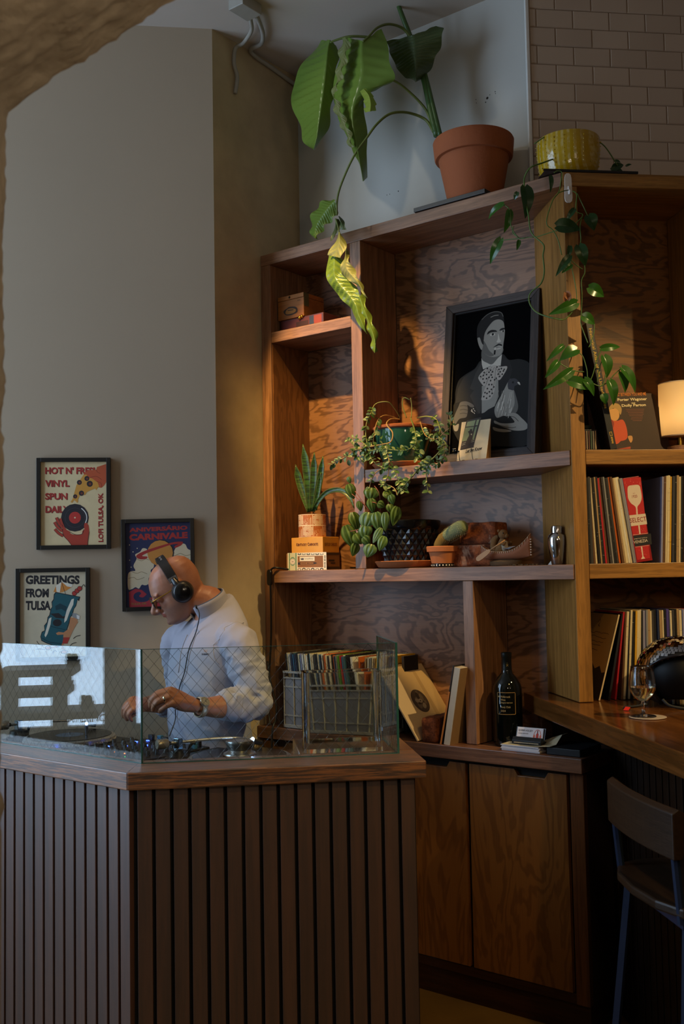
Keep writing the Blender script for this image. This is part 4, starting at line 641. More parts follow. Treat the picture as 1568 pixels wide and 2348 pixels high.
# ------------------------------------------------------------------ left niche: boxes, patterned pot, snake plant
r = thing('cigar_box', 'cigar box with black scroll border and green band under the yellow box', 'box', (.101, .029, 1.588))
MB().box(0, .207, .001, .111, 0, .072).obj('body', flat('#7d5424', .6), r, bevel=.0008)
art('cigar_band', r, 0.0)
A = Art(fn=lambda u, v, d: (.2072 - d, u, v)); A.rect('#3a2612', .002, .002, .108, .012); A.rect('#3a2612', .002, .062, .108, .071); A.rect('#2a1a0c', .035, .034, .075, .042); A.rect('#2a1a0c', .05, .024, .08, .030); A.done('side_print', r)
r = thing('cigar_box', 'plain yellow cheroot box with brown lettering under the patterned pot', 'box', (.124, .039, 1.661))
MB().box(0, .174, .001, .111, 0, .066).obj('body', flat('#dc9a2c', .55), r, bevel=.0012)
art('cigar_kentucky', r, 0.0)
A = Art(fn=lambda u, v, d: (.1742 - d, u, v)); A.text('#6a2a0c', 'KENTUCKY CHEROOTS', .014, .026, .082, .014, bold=.02); A.done('side_lettering', r)
r = thing('planter', 'small cream pot with carved geometric lines holding the snake plant', 'pot', (.192, .100, 1.728))
R0 = .0605
MB().lathe([(R0 - .004, 0), (R0 - .0012, .002), (R0 - .0012, .096), (R0 - .002, .0985), (R0 - .006, .0985), (R0 - .007, .085), (.001, .085)], 48).obj('pot', flat('#b0622c', .6), r, smooth=.7)
def ringmap(u, v, d): a = u / R0; return ((R0 - d - .0013) * math.sin(a), -(R0 - d - .0013) * math.cos(a), v)
A = Art(eps=.00002, fn=ringmap); CRM = '#ecd9bb'
def stripe(p, q, w=.0022):
    n = 4; A.line(CRM, [(p[0] + (q[0] - p[0]) * i / n, p[1] + (q[1] - p[1]) * i / n) for i in range(n + 1)], w, False)
for row, z0 in ((0, .052), (1, .004)):
    for c in range(8):
        u0 = -.19 + c * .0475; s_ = .0425
        stripe((u0 - .003, z0), (u0 - .003, z0 + s_), .003)
        if (c + row) % 2 == 0:
            for k in range(7): stripe((u0 + .001, z0 + .004 + k * .0058), (u0 + .004 + k * .0058, z0 + .004 + k * .0058), .003)
            for k in range(6): stripe((u0 + .007 + k * .0058, z0), (u0 + .007 + k * .0058, z0 + .002 + k * .0058), .003)
            stripe((u0, z0), (u0 + s_, z0 + s_), .003)
        else:
            cx, cz = u0 + s_ / 2, z0 + s_ / 2
            for k in range(1, 6):
                e = k * .0065
                for sx in (-1, 1):
                    for sz in (-1, 1):
                        a_, b_ = (cx + sx * min(e, .0212), cz + sz * max(0, e - .0212)), (cx + sx * max(0, e - .0212), cz + sz * min(e, .0212))
                        stripe(a_, b_, .0028)
for z in (.0015, .0485, .0505, .0965):
    A.line(CRM, [(-.19 + .38 * i / 60, z) for i in range(61)], .0026, False)
A.done('carving', r)
MB().lathe([(.053, .084), (.03, .088), (.0005, .090)], 24).obj('soil', SOIL, r, smooth=True)
# ------------------------------------------------------------------ centre niche: painting, calendar
r = thing('framed_painting', 'large dark velvet painting of a man in a bow holding a rooster', 'painting', (.845, .13, 1.9895)); r.rotation_euler.x = -.1234
FW, FH, T = .418, .652, .034
WEA = wood('weathered_frame', '#514744', '#2b2422', 'x', .7, 40, .9, .4); WEAZ = wood('weathered_frame_z', '#4a3c34', '#241c19', 'z', .7, 40, .9, .4)
MB().prism([(0, 0), (FW, 0), (FW - T, T), (T, T)], -.028, 0, 'y').obj('frame_rail', WEA, r, bevel=.002); MB().prism([(0, FH), (T, FH - T), (FW - T, FH - T), (FW, FH)], -.028, 0, 'y').obj('frame_rail', WEA, r, bevel=.002)
MB().prism([(0, 0), (T, T), (T, FH - T), (0, FH)], -.028, 0, 'y').obj('frame_stile', WEAZ, r, bevel=.002); MB().prism([(FW, 0), (FW, FH), (FW - T, FH - T), (FW - T, T)], -.028, 0, 'y').obj('frame_stile', WEAZ, r, bevel=.002)
m = MB()
for b in ((T, T + .006, T, FH - T), (FW - T - .006, FW - T, T, FH - T), (T + .006, FW - T - .006, T, T + .006), (T + .006, FW - T - .006, FH - T - .006, FH - T)): m.box(b[0], b[1], -.018, -.004, b[2], b[3])
m.obj('inner_lip', flat('#1d1715', .7), r)
MB().box(T, FW - T, -.008, -.002, T, FH - T).obj('canvas', flat('#060607', .95, spec=.03), r)
MB().box(.0, FW, 0.0005, .020, .0, FH).obj('backing', flat('#2a1f18', .9), r)
art('painting', r, -.0082, 'picture', .95)
r = thing('desk_calendar', 'small cream folding calendar with a cat at a window before the dark painting', 'calendar', (.970, .030, 1.9885)); r.rotation_euler.x = -.2825
MB().box(0, .128, 0, .0012, 0, .162).obj('front_sheet', flat('#dcc39a', .7), r)
rows = []
for k in range(7):
    t = k / 6; rows.append([(x, .0013 + .034 * math.sin(PI * (1 - t) * .5) * (1 - t) ** .6, .162 * t) for x in (0.0, .128)])
b = MB(); b.grid(rows); rows2 = [[(x, y * .5 + .0006, z) for x, y, z in rw] for rw in rows]; b.grid(rows2); b.obj('back_sheets', flat('#b98a52', .7), r)
art('calendar', r, -.0002)
r2 = thing('calendar_stand', 'thin black wire stand holding the small cream calendar', 'stand', (.970, .012, 1.988))
for x in (.028, .085): MB().tube([(x - .008, .002, .036), (x, -.004, .0), (x + .006, .010, .0016), (x + .008, .030, .0016)], .0016, 6).ball((x - .008, .002, .036), .0034, 8).obj('prong', BLK, r2, smooth=True)
MB().tube([(.036, .030, .0016), (.065, .034, .0016), (.093, .030, .0016)], .0016, 6).obj('back_wire', BLK, r2, smooth=True)
# ------------------------------------------------------------------ lower middle niche
def flowerpot(name, label, loc, r0, r1, h, rim, mat, cat='pot'):
    t = thing(name, label, cat, loc)
    MB().lathe([(r0, 0), (r0 + (r1 - r0) * .72, h - rim), (r1 + .003, h - rim + .001), (r1 + .005, h - .003), (r1 + .003, h), (r1 - .004, h), (r1 - .008, h - rim), (r1 - .01, h - .02), (.001, h - .02)], 40).obj('pot', mat, t, smooth=.6)
    return t
r = thing('saucer', 'terracotta saucer under the black quilted planter', 'saucer', (.690, .095, 1.588))
MB().lathe([(.10, 0), (.118, .004), (.132, .026), (.128, .028), (.115, .012), (.001, .010)], 48).obj('dish', TERRA, r, smooth=.8)
r = thing('planter', 'glossy black planter quilted with raised diamonds on a terracotta saucer', 'pot', (.690, .100, 1.601))
b = MB(); prof = [(.082, 0), (.086, .004), (.118, .135), (.122, .138), (.129, .150), (.133, .172), (.130, .175), (.124, .172), (.115, .15), (.001, .15)]
b.lathe(prof, 56); b.obj('pot', flat('#101114', .18), r, smooth=.7)
b = MB()
for row in range(6):
    z = .016 + row * .0212
    for k in range(24):
        a = 2 * PI * (k + (row % 2) * .5) / 24; rr = .086 + (.118 - .086) * (z / .135); wa = PI / 24 * .92; hz = .0195
        def q(da, dz, o): R_ = rr + (.118 - .086) * (dz / .135) + o; return (R_ * math.sin(a + da), -R_ * math.cos(a + da), z + dz)
        b.add([q(-wa, 0, .001), q(0, -hz, .001), q(wa, 0, .001), q(0, hz, .001), q(0, 0, .009)], [(0, 1, 4), (1, 2, 4), (2, 3, 4), (3, 0, 4)])
o = b.obj('diamond_relief', flat('#1c1e25', .26), r); tag(o, kind='stuff')
MB().lathe([(.118, .150), (.06, .156), (.0005, .158)], 24).obj('soil', SOIL, r, smooth=True)
r = thing('dish', 'shallow black glass dish with pale dotted rim under the cactus pot', 'dish', (.872, .070, 1.588))
MB().lathe([(.040, 0), (.044, .003), (.045, .014), (.042, .015), (.038, .008), (.001, .008)], 32).obj('dish', flat('#15161a', .15), r, smooth=.8)
b = MB()
for k in range(22):
    a = 2 * PI * k / 22; b.box(-.002, .002, -.0006, 0, .005, .010, M=Matrix.Rotation(a, 4, 'Z') @ Matrix.Translation((0, -.0452, 0)))
b.obj('dots', WHITE, r)
r = flowerpot('cactus_pot', 'small clay pot with a leaning furry cactus beside the bricks', (.872, .070, 1.597), .042, .058, .072, .022, TERRA)
MB().lathe([(.048, .05), (.02, .056), (.0005, .058)], 20).obj('soil', SOIL, r, smooth=True)
def capsule(P, R, seg=20):
    return MB().tube(P, R, seg)
capsule([(-.012, 0, .05), (-.008, -.002, .075), (.012, -.004, .10), (.035, -.008, .118)], [.020, .026, .027, .018]).obj('lower_stem', plaster('cactus_olive', '#6f5a2c', .9, .6, 140, .3), r, smooth=True)
b = MB(); b.tube([(.022, -.010, .103), (.032, -.012, .110), (.065, -.018, .126), (.100, -.024, .140), (.118, -.027, .146), (.124, -.028, .148)], [.010, .024, .027, .028, .020, .004], 24)
CT = plaster('cactus_pale', '#75805e', .9, .8, 170, .35)
b.obj('upper_stem', CT, r, smooth=True)
b = MB(); rnd = random.Random(4)
P0, P1 = Vector((.026, -.011, .106)), Vector((.118, -.027, .146)); ax = (P1 - P0).normalized(); u0 = ax.orthogonal().normalized(); w0 = ax.cross(u0)
for i in range(16):
    for k in range(22):
        a = 2 * PI * (k + .5 * (i % 2)) / 22; p = P0.lerp(P1, (i + .4) / 16); rr = .0265 + .002 * math.sin(PI * i / 15)
        if i == 15: rr = .02
        d = u0 * math.cos(a) + w0 * math.sin(a); q = p + d * rr
        for s_ in range(2):
            e = (d + ax * rnd.uniform(-.5, .8) + u0 * rnd.uniform(-.5, .5) + w0 * rnd.uniform(-.5, .5)) * .005; sd = d.cross(ax) * .0004
            b.add([q - sd, q + sd, q + e], [(0, 1, 2)])
tag(b.obj('spines', flat('#d8d4bc', .8), r), kind='stuff')
def brickmat():
    m, t = newmat('old_brick', .85, spec=.25); v = t.coords((1, 1, 1)); n = t.noise(v, 16, 5, .7); n2 = t.noise(v, 55, 4, .7); n3 = t.noise(v, 9, 4, .75, .4)
    c = t.mix(t.ramp(n, [(.36, 0.0), (.62, 1.0)]), srgb('#3f1c0e'), srgb('#96512c')); c = t.mix(t.math('MULTIPLY', t.ramp(n2, [(.5, 0.0), (.62, 1.0)]), .7), c, srgb('#4a2414'))
    c = t.mix(t.math('MULTIPLY', t.ramp(n3, [(.56, 0.0), (.66, 1.0)]), .6), c, srgb('#b0927c')); t.link(c, t.b.inputs['Base Color']); t.bump(t.math('ADD', n2, n), .9, .004); return m
BRK = brickmat()
def brick(label, loc, rz, dx, dy, dz, seed, group=None):
    b = bmesh.new(); bmesh.ops.create_cube(b, size=1.0); bmesh.ops.subdivide_edges(b, edges=b.edges[:], cuts=7, use_grid_fill=True)
    for v in b.verts:
        p = Vector((v.co.x * dx, v.co.y * dy, (v.co.z + .5) * dz)); s_ = Vector((abs(v.co.x), abs(v.co.y), abs(v.co.z)))
        k = sum(1 for q in s_ if q > .49)
        n = noise.noise(p * 40 + Vector((seed, 0, 0))) * .003 + noise.noise(p * 120 + Vector((0, seed, 0))) * .0012
        c = Vector((0, 0, dz / 2)); d = (p - c); p = p + d.normalized() * (n - (.0045 if k == 2 else .009 if k == 3 else 0))
        if v.co.z < -.49: p.z = max(0, p.z) * .3
        v.co = p
    me = bpy.data.meshes.new('brick'); b.to_mesh(me); b.free(); me.materials.append(BRK)
    o = link('brick', me, None, True); o.location = loc; o.rotation_euler.z = rz
    return tag(o, label, 'brick', group)
brick('rough red brick lying under another brick behind the cactus', (.985, .135, 1.588), .05, .20, .10, .083, 1)
brick('rough red brick lying on top of the other brick behind the cactus', (1.01, .150, 1.672), -.06, .165, .095, .085, 5)
brick('worn red brick propping the leaning record sleeves beside the wine niche', (.868, .045, .931), .0, .068, .19, .092, 9)
# squirrel paddling a bark canoe
LEA = plaster('birch_bark', '#8d5b41', .7, .3, 60, .15)
r = thing('model_canoe', 'brown stitched bark canoe model on a cork base with a toy squirrel aboard', 'model', (1.145, .075, 1.588), .0)
def hull(t):                                                     # t 0..1 stem to stern
    x = -.105 + .21 * t; e = abs(2 * t - 1); wid = .030 * (1 - e ** 2.4) + .0008; top = .052 + .052 * e ** 2.6 * (1.25 if t > .5 else .55); bot = .022 + .012 * e ** 3
    return x, wid, top, bot
rows = []
for i in range(25):
    x, wd_, tp, bt_ = hull(i / 24); rw = []
    for k in range(11):
        a = PI * k / 10; rw.append((x, -wd_ * math.cos(a), tp - (tp - bt_) * math.sin(a) ** .7))
    rows.append(rw)
MB().grid(rows).obj('hull', LEA, r, smooth=True).modifiers.new('shell', 'SOLIDIFY').thickness = .002
for sgn in (-1, 1):
    b = MB(); b.tube([(hull(i / 24)[0], sgn * hull(i / 24)[1] * 1.02, hull(i / 24)[2]) for i in range(25)], .0010, 6, smooth=False); b.obj('gunwale', flat('#a8866a', .7), r, smooth=True)
b = MB()
for i in range(1, 24):
    x, wd_, tp, bt_ = hull(i / 24); b.box(x - .0008, x + .0008, -wd_ - .0015, -wd_ + .001, tp - .006, tp + .0005)
for z in range(7): b.box(.103, .1075, -.003, .003, .036 + z * .0095, .040 + z * .0095)
b.obj('stitching', flat('#c2ab90', .7), r)
MB().lathe([(.060, 0), (.066, .002), (.070, .016), (.060, .020), (.02, .024), (.0005, .024)], 24, sx=.95, sy=.5).obj('base', plaster('cork', '#5f4a33', .9, .6, 80, .4), r, smooth=.9)
r = thing('toy_squirrel', 'small stuffed brown squirrel sitting in the bark canoe with a paddle', 'figure', (1.130, .075, 1.625))
FUR = plaster('squirrel_fur', '#7a5a38', .95, .8, 160, .3); BEL = flat('#b3a48c', .95)
b = MB(); b.tube([(0, 0, .0), (-.002, 0, .02), (.004, 0, .045), (.008, 0, .064)], [.020, .024, .018, .012], 16); b.ball((.008, -.002, .080), .0185, 16); b.ball((.022, -.004, .075), .0095, 12); b.ball((-.004, .010, .093), .006, 8); b.ball((-.004, -.014, .093), .006, 8)
b.tube([(.008, -.016, .052), (.022, -.026, .042), (.030, -.026, .050)], [.007, .006, .004], 8); b.tube([(.008, .016, .052), (.026, .018, .044), (.034, .008, .052)], [.007, .006, .004], 8)
b.obj('body', FUR, r, smooth=True)
b = MB(); b.tube([(.012, -.006, .018), (.014, -.006, .036), (.016, -.005, .056)], [.012, .014, .009], 12); b.obj('belly', BEL, r, smooth=True)
MB().ball((.017, -.0185, .084), .0028, 8).ball((.022, .012, .084), .0028, 8).obj('eye', BLK, r, smooth=True)
b = MB(); b.tube([(-.02, .006, .01), (-.040, .010, .03), (-.036, .012, .06), (-.020, .012, .075)], [.008, .013, .014, .006], 12); b.obj('tail', FUR, r, smooth=True)
r = thing('toy_paddle', 'pale wooden toy paddle held by the squirrel across the canoe', 'paddle', (1.130, .040, 1.625))
b = MB(); b.tube([(.036, -.006, .057), (-.02, -.018, .022)], .0026, 8); b.obj('shaft', flat('#a87c50', .6), r, smooth=True)
b = MB(); M = Matrix.Translation((-.02, -.018, .022)) @ Matrix.Rotation(-.55, 4, 'Y'); b.prism(closed([(0, -.003), (-.015, -.0085), (-.055, -.010), (-.068, -.004), (-.068, .006), (-.055, .010), (-.015, .0085), (0, .003)]), -.0016, .0016, 'y', M=M); b.obj('blade', flat('#b08458', .6), r, bevel=.0005)
r = thing('paper_boat', 'tiny folded white paper lying in the canoe beside the squirrel', 'paper', (1.168, .060, 1.652))
MB().add([(-.022, -.012, 0), (.022, -.012, .004), (.022, .012, .008), (-.022, .012, .004), (0, 0, -.004)], [(0, 1, 4), (1, 2, 4), (2, 3, 4), (3, 0, 4)]).obj('sheet', flat('#cfd3dc', .7), r)
b = MB(); rnd = random.Random(8)
for i in range(46): b.ball((rnd.uniform(1.19, 1.30), rnd.uniform(.0, .12), 1.5895), rnd.uniform(.002, .004), 6)
tag(b.obj('seed_scatter', flat('#4a3a26', .9)), 'scattered small seeds on the shelf between the canoe and the shaker', 'seeds', kind='stuff')
r = thing('cocktail_shaker', 'polished steel cocktail shaker standing at the right end of the shelf', 'shaker', (1.362, .060, 1.588))
MB().lathe([(.020, 0), (.0215, .002), (.0325, .070), (.0335, .083), (.0335, .084)], 40).obj('cup', STEEL, r, smooth=.8)
MB().lathe([(.0328, .084), (.0330, .092), (.0300, .104), (.0215, .112), (.0200, .114)], 40).obj('strainer_top', STEEL, r, smooth=.8)
MB().lathe([(.0205, .112), (.0205, .129), (.0185, .137), (.012, .1405), (.0005, .141)], 32).obj('cap', STEEL, r, smooth=.8)
r = thing('card', 'purple edged card propped behind the steel shaker', 'card', (1.372, .118, 1.588)); MB().box(0, .012, 0, .002, 0, .142).obj('sheet', flat('#b8a8c0', .6), r); MB().box(.012, .018, 0, .002, 0, .142).obj('edge_band', flat('#5a2f5a', .6), r)
o = MB().prism([(-.03, 0), (.0, 0), (-.002, .032)], .0, .0015, 'y').obj('folded_card', WHITE); o.location = (1.346, .075, 1.588); tag(o, 'small white triangle of folded paper left of the steel shaker', 'paper')
# ------------------------------------------------------------------ bottom niche: crate of records, sleeves, bottle, cards
CRT = flat('#a9a49c', .5, var=.03)
r = thing('milk_crate', 'grey plastic milk crate full of records on the worktop', 'crate', (.150, -.050, .931))
CW_, CD_, CH_ = .485, .292, .236
def crate_wall(w, M, name):
    """ribbed crate side, outer face towards -y"""
    b = MB(); n = 9; p = w / n
    for z0, z1, o in ((.003, .016, .006), (.050, .056, .004), (.168, .174, .004), (.205, .211, .006), (.228, .236, .008)): b.box(0, w, -o, .004, z0, z1, M=M)
    for k in range(n + 1): b.box(max(0, k * p - .002), min(w, k * p + .002), -.005, .003, .016, .228, M=M)
    b.obj(name, CRT, r, bevel=.0008)
    c = MB()
    for k in range(n):
        if k % 2 == 0: c.prism(closed([(k * p + .006, .018), (k * p + p - .006, .018), (k * p + p - .006, .196), (k * p + p * .5, .204), (k * p + .006, .196)], 2), .0, .003, 'y', M=M)
        else: c.box(k * p + .003, k * p + p - .003, .001, .003, .016, .206, M=M)
    c.obj('wall_panel', flat('#8f8d92', .5), r)
crate_wall(CW_, Matrix.Identity(4), 'front_ribs'); crate_wall(CD_, Matrix.Translation((CW_, 0, 0)) @ Matrix.Rotation(PI / 2, 4, 'Z'), 'side_ribs')
crate_wall(CD_, Matrix.Translation((0, CD_, 0)) @ Matrix.Rotation(-PI / 2, 4, 'Z'), 'side_ribs'); MB().box(0, CW_, CD_ - .004, CD_, .003, .236).obj('back_wall', CRT, r); MB().box(.004, CW_ - .004, .004, CD_ - .004, .0, .004).obj('crate_floor', CRT, r)
seq = 'black cream white grey navy blue teal navy black cream blue lilac white charcoal cream white black teal cream cream black charcoal black cream blue black white brown orange cream charcoal tan cream black orange navy grey green green red blue white teal black black black'.split()
x = .172; TN = -.115
for i, cname in enumerate(seq):
    th = (.0075, .0055, .0095, .0065, .008)[i % 5] * .92
    record(cname, 'thin %s record spine in the milk crate, %s from its left side' % (cname, ordn(i)), 'records in the milk crate', (x, -.030 + (i * 37 % 7) * .0012, .9365), TN - .00006 * i, 0, th - .0006, .272, .300 + (i * 53 % 5) * .0018)
    x += th + .0007
o = record('white', 'pale record sleeve turned edge on near the right end of the milk crate', 'records in the milk crate', (x + .002, -.030, .9365), -.115, 0, .010, .27, .30)
for k, (cname, dx, tl) in enumerate((('orange', .022, -.05), ('tan', .034, .02), ('white', .042, .04), ('grey', .048, .06), ('cream', .055, .07), ('tan', .061, .08), ('yellow', .068, .09))):
    if x + dx + .02 > .632: break
    record(cname, '%s record spine behind the glass edge, %s of the crate\'s last leaning few' % (cname, ordn(k)), 'records in the milk crate', (x + dx, -.028, .9365), tl, 0, .005, .27, .30)
o = MB().prism([(0, 0), (.032, .004), (.031, -.046), (.022, -.05)], 0, .0012, 'y').obj('paper_tag', WHITE); o.location = (.588, -.0665, 1.168); tag(o, 'small white paper tag stuck over the crate rim at its right end', 'tag')
def sleeve_leaning(label, loc, tilt, th, mat, h=.31, w=.29, rz=0.0):
    t = thing('record_sleeve', label, 'record', loc, rz, 'record sleeves leaning by the crate'); t.rotation_euler = (0, tilt, rz)
    MB().box(0, th, 0, w, 0, h).obj('sleeve', mat, t, bevel=.0006); return t
PAPER = plaster('paper_sleeve', '#c8ae8a', .8, .2, 20, .08)
t = sleeve_leaning('white paper record sleeve with a dark round label leaning on the milk crate', (.818, -.055, .9315), -.60, .006, PAPER, .315, .30)
A = Art(fn=lambda u, v, d: (.0062 - d, u, v)); A.disc('#4a3d38', .15, .155, .051, n=32)
for k in range(16):
    rnd = random.Random(k); a_ = rnd.uniform(0, 6.28); q = rnd.uniform(0, .032); A.disc(('#8d8078', '#352b28', '#6b5e57')[k % 3], .15 + q * math.cos(a_), .155 + q * math.sin(a_), rnd.uniform(.006, .015), rnd.uniform(.008, .018), 10)
A.disc('#2b2422', .15, .155, .0035); A.poly('#b79c78', [(.205, .0), (.232, 0), (.225, .315), (.205, .315)]); A.done('label', t)
sleeve_leaning('brown paper sleeve peeking out behind the white record sleeve', (.803, -.035, .9315), -.59, .005, flat('#7a6448', .8), .32, .285)
t = sleeve_leaning('dark sleeve standing upright between crate and white sleeve', (.655, .10, .9315), -.03, .012, flat('#1c1714', .6), .302, .10)
t = sleeve_leaning('orange edged dark record sleeve leaning right beside the brick', (.921, -.055, .9315), .215, .004, flat('#231d1f', .5), .30, .28)
MB().box(-.0012, .0052, -.0012, .0, .0, .20).obj('front_edge', flat('#c8741f', .6), t)
t = sleeve_leaning('thick white boxed record set leaning right against the divider', (.934, -.052, .9315), .185, .026, flat('#cdbda6', .7), .292, .27)
MB().box(.0262, .0275, .001, .265, .001, .291).obj('cover', flat('#7c5f40', .7), t)  # brown sheet puts the shade of the right face into its colour
# wine bottle
r = thing('wine_bottle', 'large black wine bottle with a gold outlined label in the lower right niche', 'bottle', (1.143, .062, .931))
GLB = flat('#070a08', .04); R_ = .0535
MB().lathe([(.048, 0), (.0525, .004), (R_, .012), (R_, .205), (.050, .222), (.036, .246), (.0215, .262), (.0185, .275), (.0175, .318), (.019, .320), (.019, .334), (.017, .336), (.001, .336)], 48).obj('bottle', GLB, r, smooth=.9)
MB().lathe([(.0192, .268), (.0186, .285), (.0182, .318), (.0198, .321), (.0198, .3365), (.017, .3385), (.0005, .339)], 40).obj('capsule', flat('#0d1310', .3), r, smooth=.9)
def bmap(rad):
    return lambda u, v, d: ((rad - d) * math.sin(u / rad + .42), -(rad - d) * math.cos(u / rad + .42), v)
A = Art(fn=bmap(R_ + .0002)); GLD = '#a8824a'
LB = [(-.032, .118), (.032, .118), (.034, .120), (.034, .194), (.032, .196), (-.032, .196), (-.034, .194), (-.034, .120), (-.032, .118)]
for p, q in zip(LB, LB[1:]): A.line(GLD, [(p[0] + (q[0] - p[0]) * i / 6, p[1] + (q[1] - p[1]) * i / 6) for i in range(7)], .0016, False)
for s_, z, w in (('Philbrook', .178, .036), ('Wine', .167, .018), ('Experience', .156, .044), ('Rosé Club', .141, .036), ('2024', .127, .018)): A.text('#b59a6a', s_, -.021, z, w=w, h=.0068)
A.disc('#b59a6a', -.028, .182, .003); A.done('label', r)
A = Art(fn=bmap(.0187)); A.text('#a8863a', 'X', .0, .288, h=.008, bold=.03); A.disc('#b9a24a', .004, .300, .001); A.done('neck_mark', r)
# cards and papers
r = thing('paper_stack', 'stack of white flyers with a curled top sheet under the card holder', 'papers', (1.172, -.045, .931))
for k in range(6):
    o = MB().box(0, .150, 0, .14, 0, .0032).obj('sheet_bundle', flat('#d9d6dc', .7), r); o.location = (.002 * math.sin(k * 2.1), .002 * math.cos(k * 1.7), .0036 * k); o.rotation_euler.z = .02 * math.sin(k * 3.3)
rows = [[(.15 * i / 8, y, .0222 + (.022 * max(0, i / 8 - .62) ** 1.2 * 3 if y > .06 else .012 * max(0, i / 8 - .75))) for i in range(9)] + [(.19, y, .0222 + (.034 if y > .06 else .006))] for y in (0, .05, .10, .145)]
b = MB(); b.grid(rows); b.obj('top_sheet', flat('#c9bb98', .6), r).modifiers.new('thick', 'SOLIDIFY').thickness = .0006
r = thing('card_holder', 'black card holder with a white business card on the stack of flyers', 'card holder', (1.207, -.030, .9555), .0); r.rotation_euler.z = .03
MB().prism([(0, 0), (.048, 0), (.048, .008), (.030, .010), (.016, .024), (.010, .024), (.0, .012)], 0, .112, 'x').obj('holder', BLK, r, bevel=.001)
bk = MB().box(0, .112, .024, .026, .004, .066); o = bk.obj('back_plate', flat('#3a3638', .3), r); o.rotation_euler.x = -.35
c_ = MB().box(.006, .106, .0185, .0235, .008, .064).obj('business_card', flat('#d6d2d8', .6), r); c_.rotation_euler.x = -.35
A = Art(fn=lambda u, v, d: (.006 + u, .0184 + d, .008 + v)); A.text('#2a2024', 'QUINN HULSEY', .004, .040, w=.056, h=.0085, bold=.02); A.text('#4a3c3c', 'GENERAL MANAGER', .004, .032, w=.040, h=.0042, bold=.01)
A.line('#b5584a', [(.068, .022), (.066, .034), (.072, .047), (.079, .050), (.086, .047), (.092, .034), (.090, .022)], .0022); A.poly('#b5382c', [(.074, .014), (.084, .014), (.084, .034), (.081, .039), (.081, .048), (.077, .048), (.077, .039), (.074, .034)]); A.rect('#5a1f1a', .0775, .038, .0805, .048)
A.disc('#c86a52', .067, .026, .004, .007, 12); A.disc('#c86a52', .091, .026, .004, .007, 12)
o = A.done('card_print', r); o.rotation_euler.x = -.35
b = MB()
for k in range(24): b.box(.008 + k * .004, .0105 + k * .004, -.0006, 0, .003, .0075)
b.obj('perforation', flat('#b0a48c', .5), r)
o = thing('notebook', 'black flat notebook at the right end of the worktop under the bar', 'notebook', (1.345, -.035, .931)); MB().box(0, .125, 0, .17, 0, .024).obj('cover', flat('#101114', .5), o, bevel=.002); MB().box(.003, .1255, .003, .1705, .004, .020).obj('pages', flat('#2a2826', .8), o)
# ------------------------------------------------------------------ angled shelves: upper compartment
def cw(al, dep, z): return Cw(al, dep, z)
r = thing('book', 'tall black atlas with gold lettering leaning left on the amber shelf', 'book', cw(.150, .018, 1.9885)); r.rotation_euler = (0, -.168, RZ)
MB().box(0, .0245, 0, .28, 0, .460).obj('cover', flat('#161517', .45), r, bevel=.002); MB().box(.003, .0215, .006, .282, .003, .457).obj('pages', flat('#b8a684', .8), r)
A = Art(fn=lambda u, v, d: (u, -.0003 + d, v)); GLD = '#d1a93e'
A.text(GLD, 'Historical Atlas of the United States', .0075, .438, w=.29, h=.011, rot=-PI / 2, bold=.01)
for q in ((.008, .062, .017, .0635), (.008, .0485, .017, .050), (.008, .0485, .0095, .0635), (.0155, .0485, .017, .0635)): A.rect(GLD, *q)
for k in range(8): A.rect(GLD, .009 + .0008 * (k % 3), .022 + k * .003, .0165 - .001 * (k % 2), .0238 + k * .003)
A.done('spine_print', r)
r = thing('record', 'worn brown country duet album propped upright beside the table lamp', 'record', cw(.142, .10, 1.9885), 0, 'album on display'); r.rotation_euler = (-.175, 0, RZ)
MB().prism([(-.03, 0), (.270, 0), (.262, .10), (.232, .218), (.222, .228), (-.03, .229)], .0005, .004, 'y').obj('cover', plaster('worn_cover', '#38251a', .6, .1, 30, .25), r)
art('record_cover', r, .0)
b = MB()
for x in (.118, .205): b.ball((x, -.004, .004), .0035, 8)
r2 = thing('plate_stand', 'two small black pegs holding the brown album upright', 'stand', cw(.142, .095, 1.9885), RZ)
for x in (.118, .205): MB().ball((x, -.002, .004), .004, 8).obj('peg', BLK, r2, smooth=True)
r = thing('cassette_rack', 'small black rack of thin cases under the leaning atlas', 'rack', cw(.058, .06, 1.9885), RZ)
MB().box(0, .062, .004, .10, 0, .080).obj('rack', BLK, r, bevel=.001)
for k in range(7): MB().box(.004 + k * .008, .0085 + k * .008, -.001, .0035, .008, .074).obj('case', flat(('#7d6a58', '#6f4a3a', '#8a7a68', '#5f4034', '#4a5a4a', '#7a7468', '#b59a74')[k], .35), r)
r = thing('glass_dish', 'small clear green glass dish on top of the case rack', 'dish', cw(.086, .09, 2.0695), RZ); MB().lathe([(.014, 0), (.022, .006), (.024, .014), (.0225, .014), (.020, .007), (.001, .003)], 24).obj('bowl', flat('#39463a', .08), r, smooth=.8)
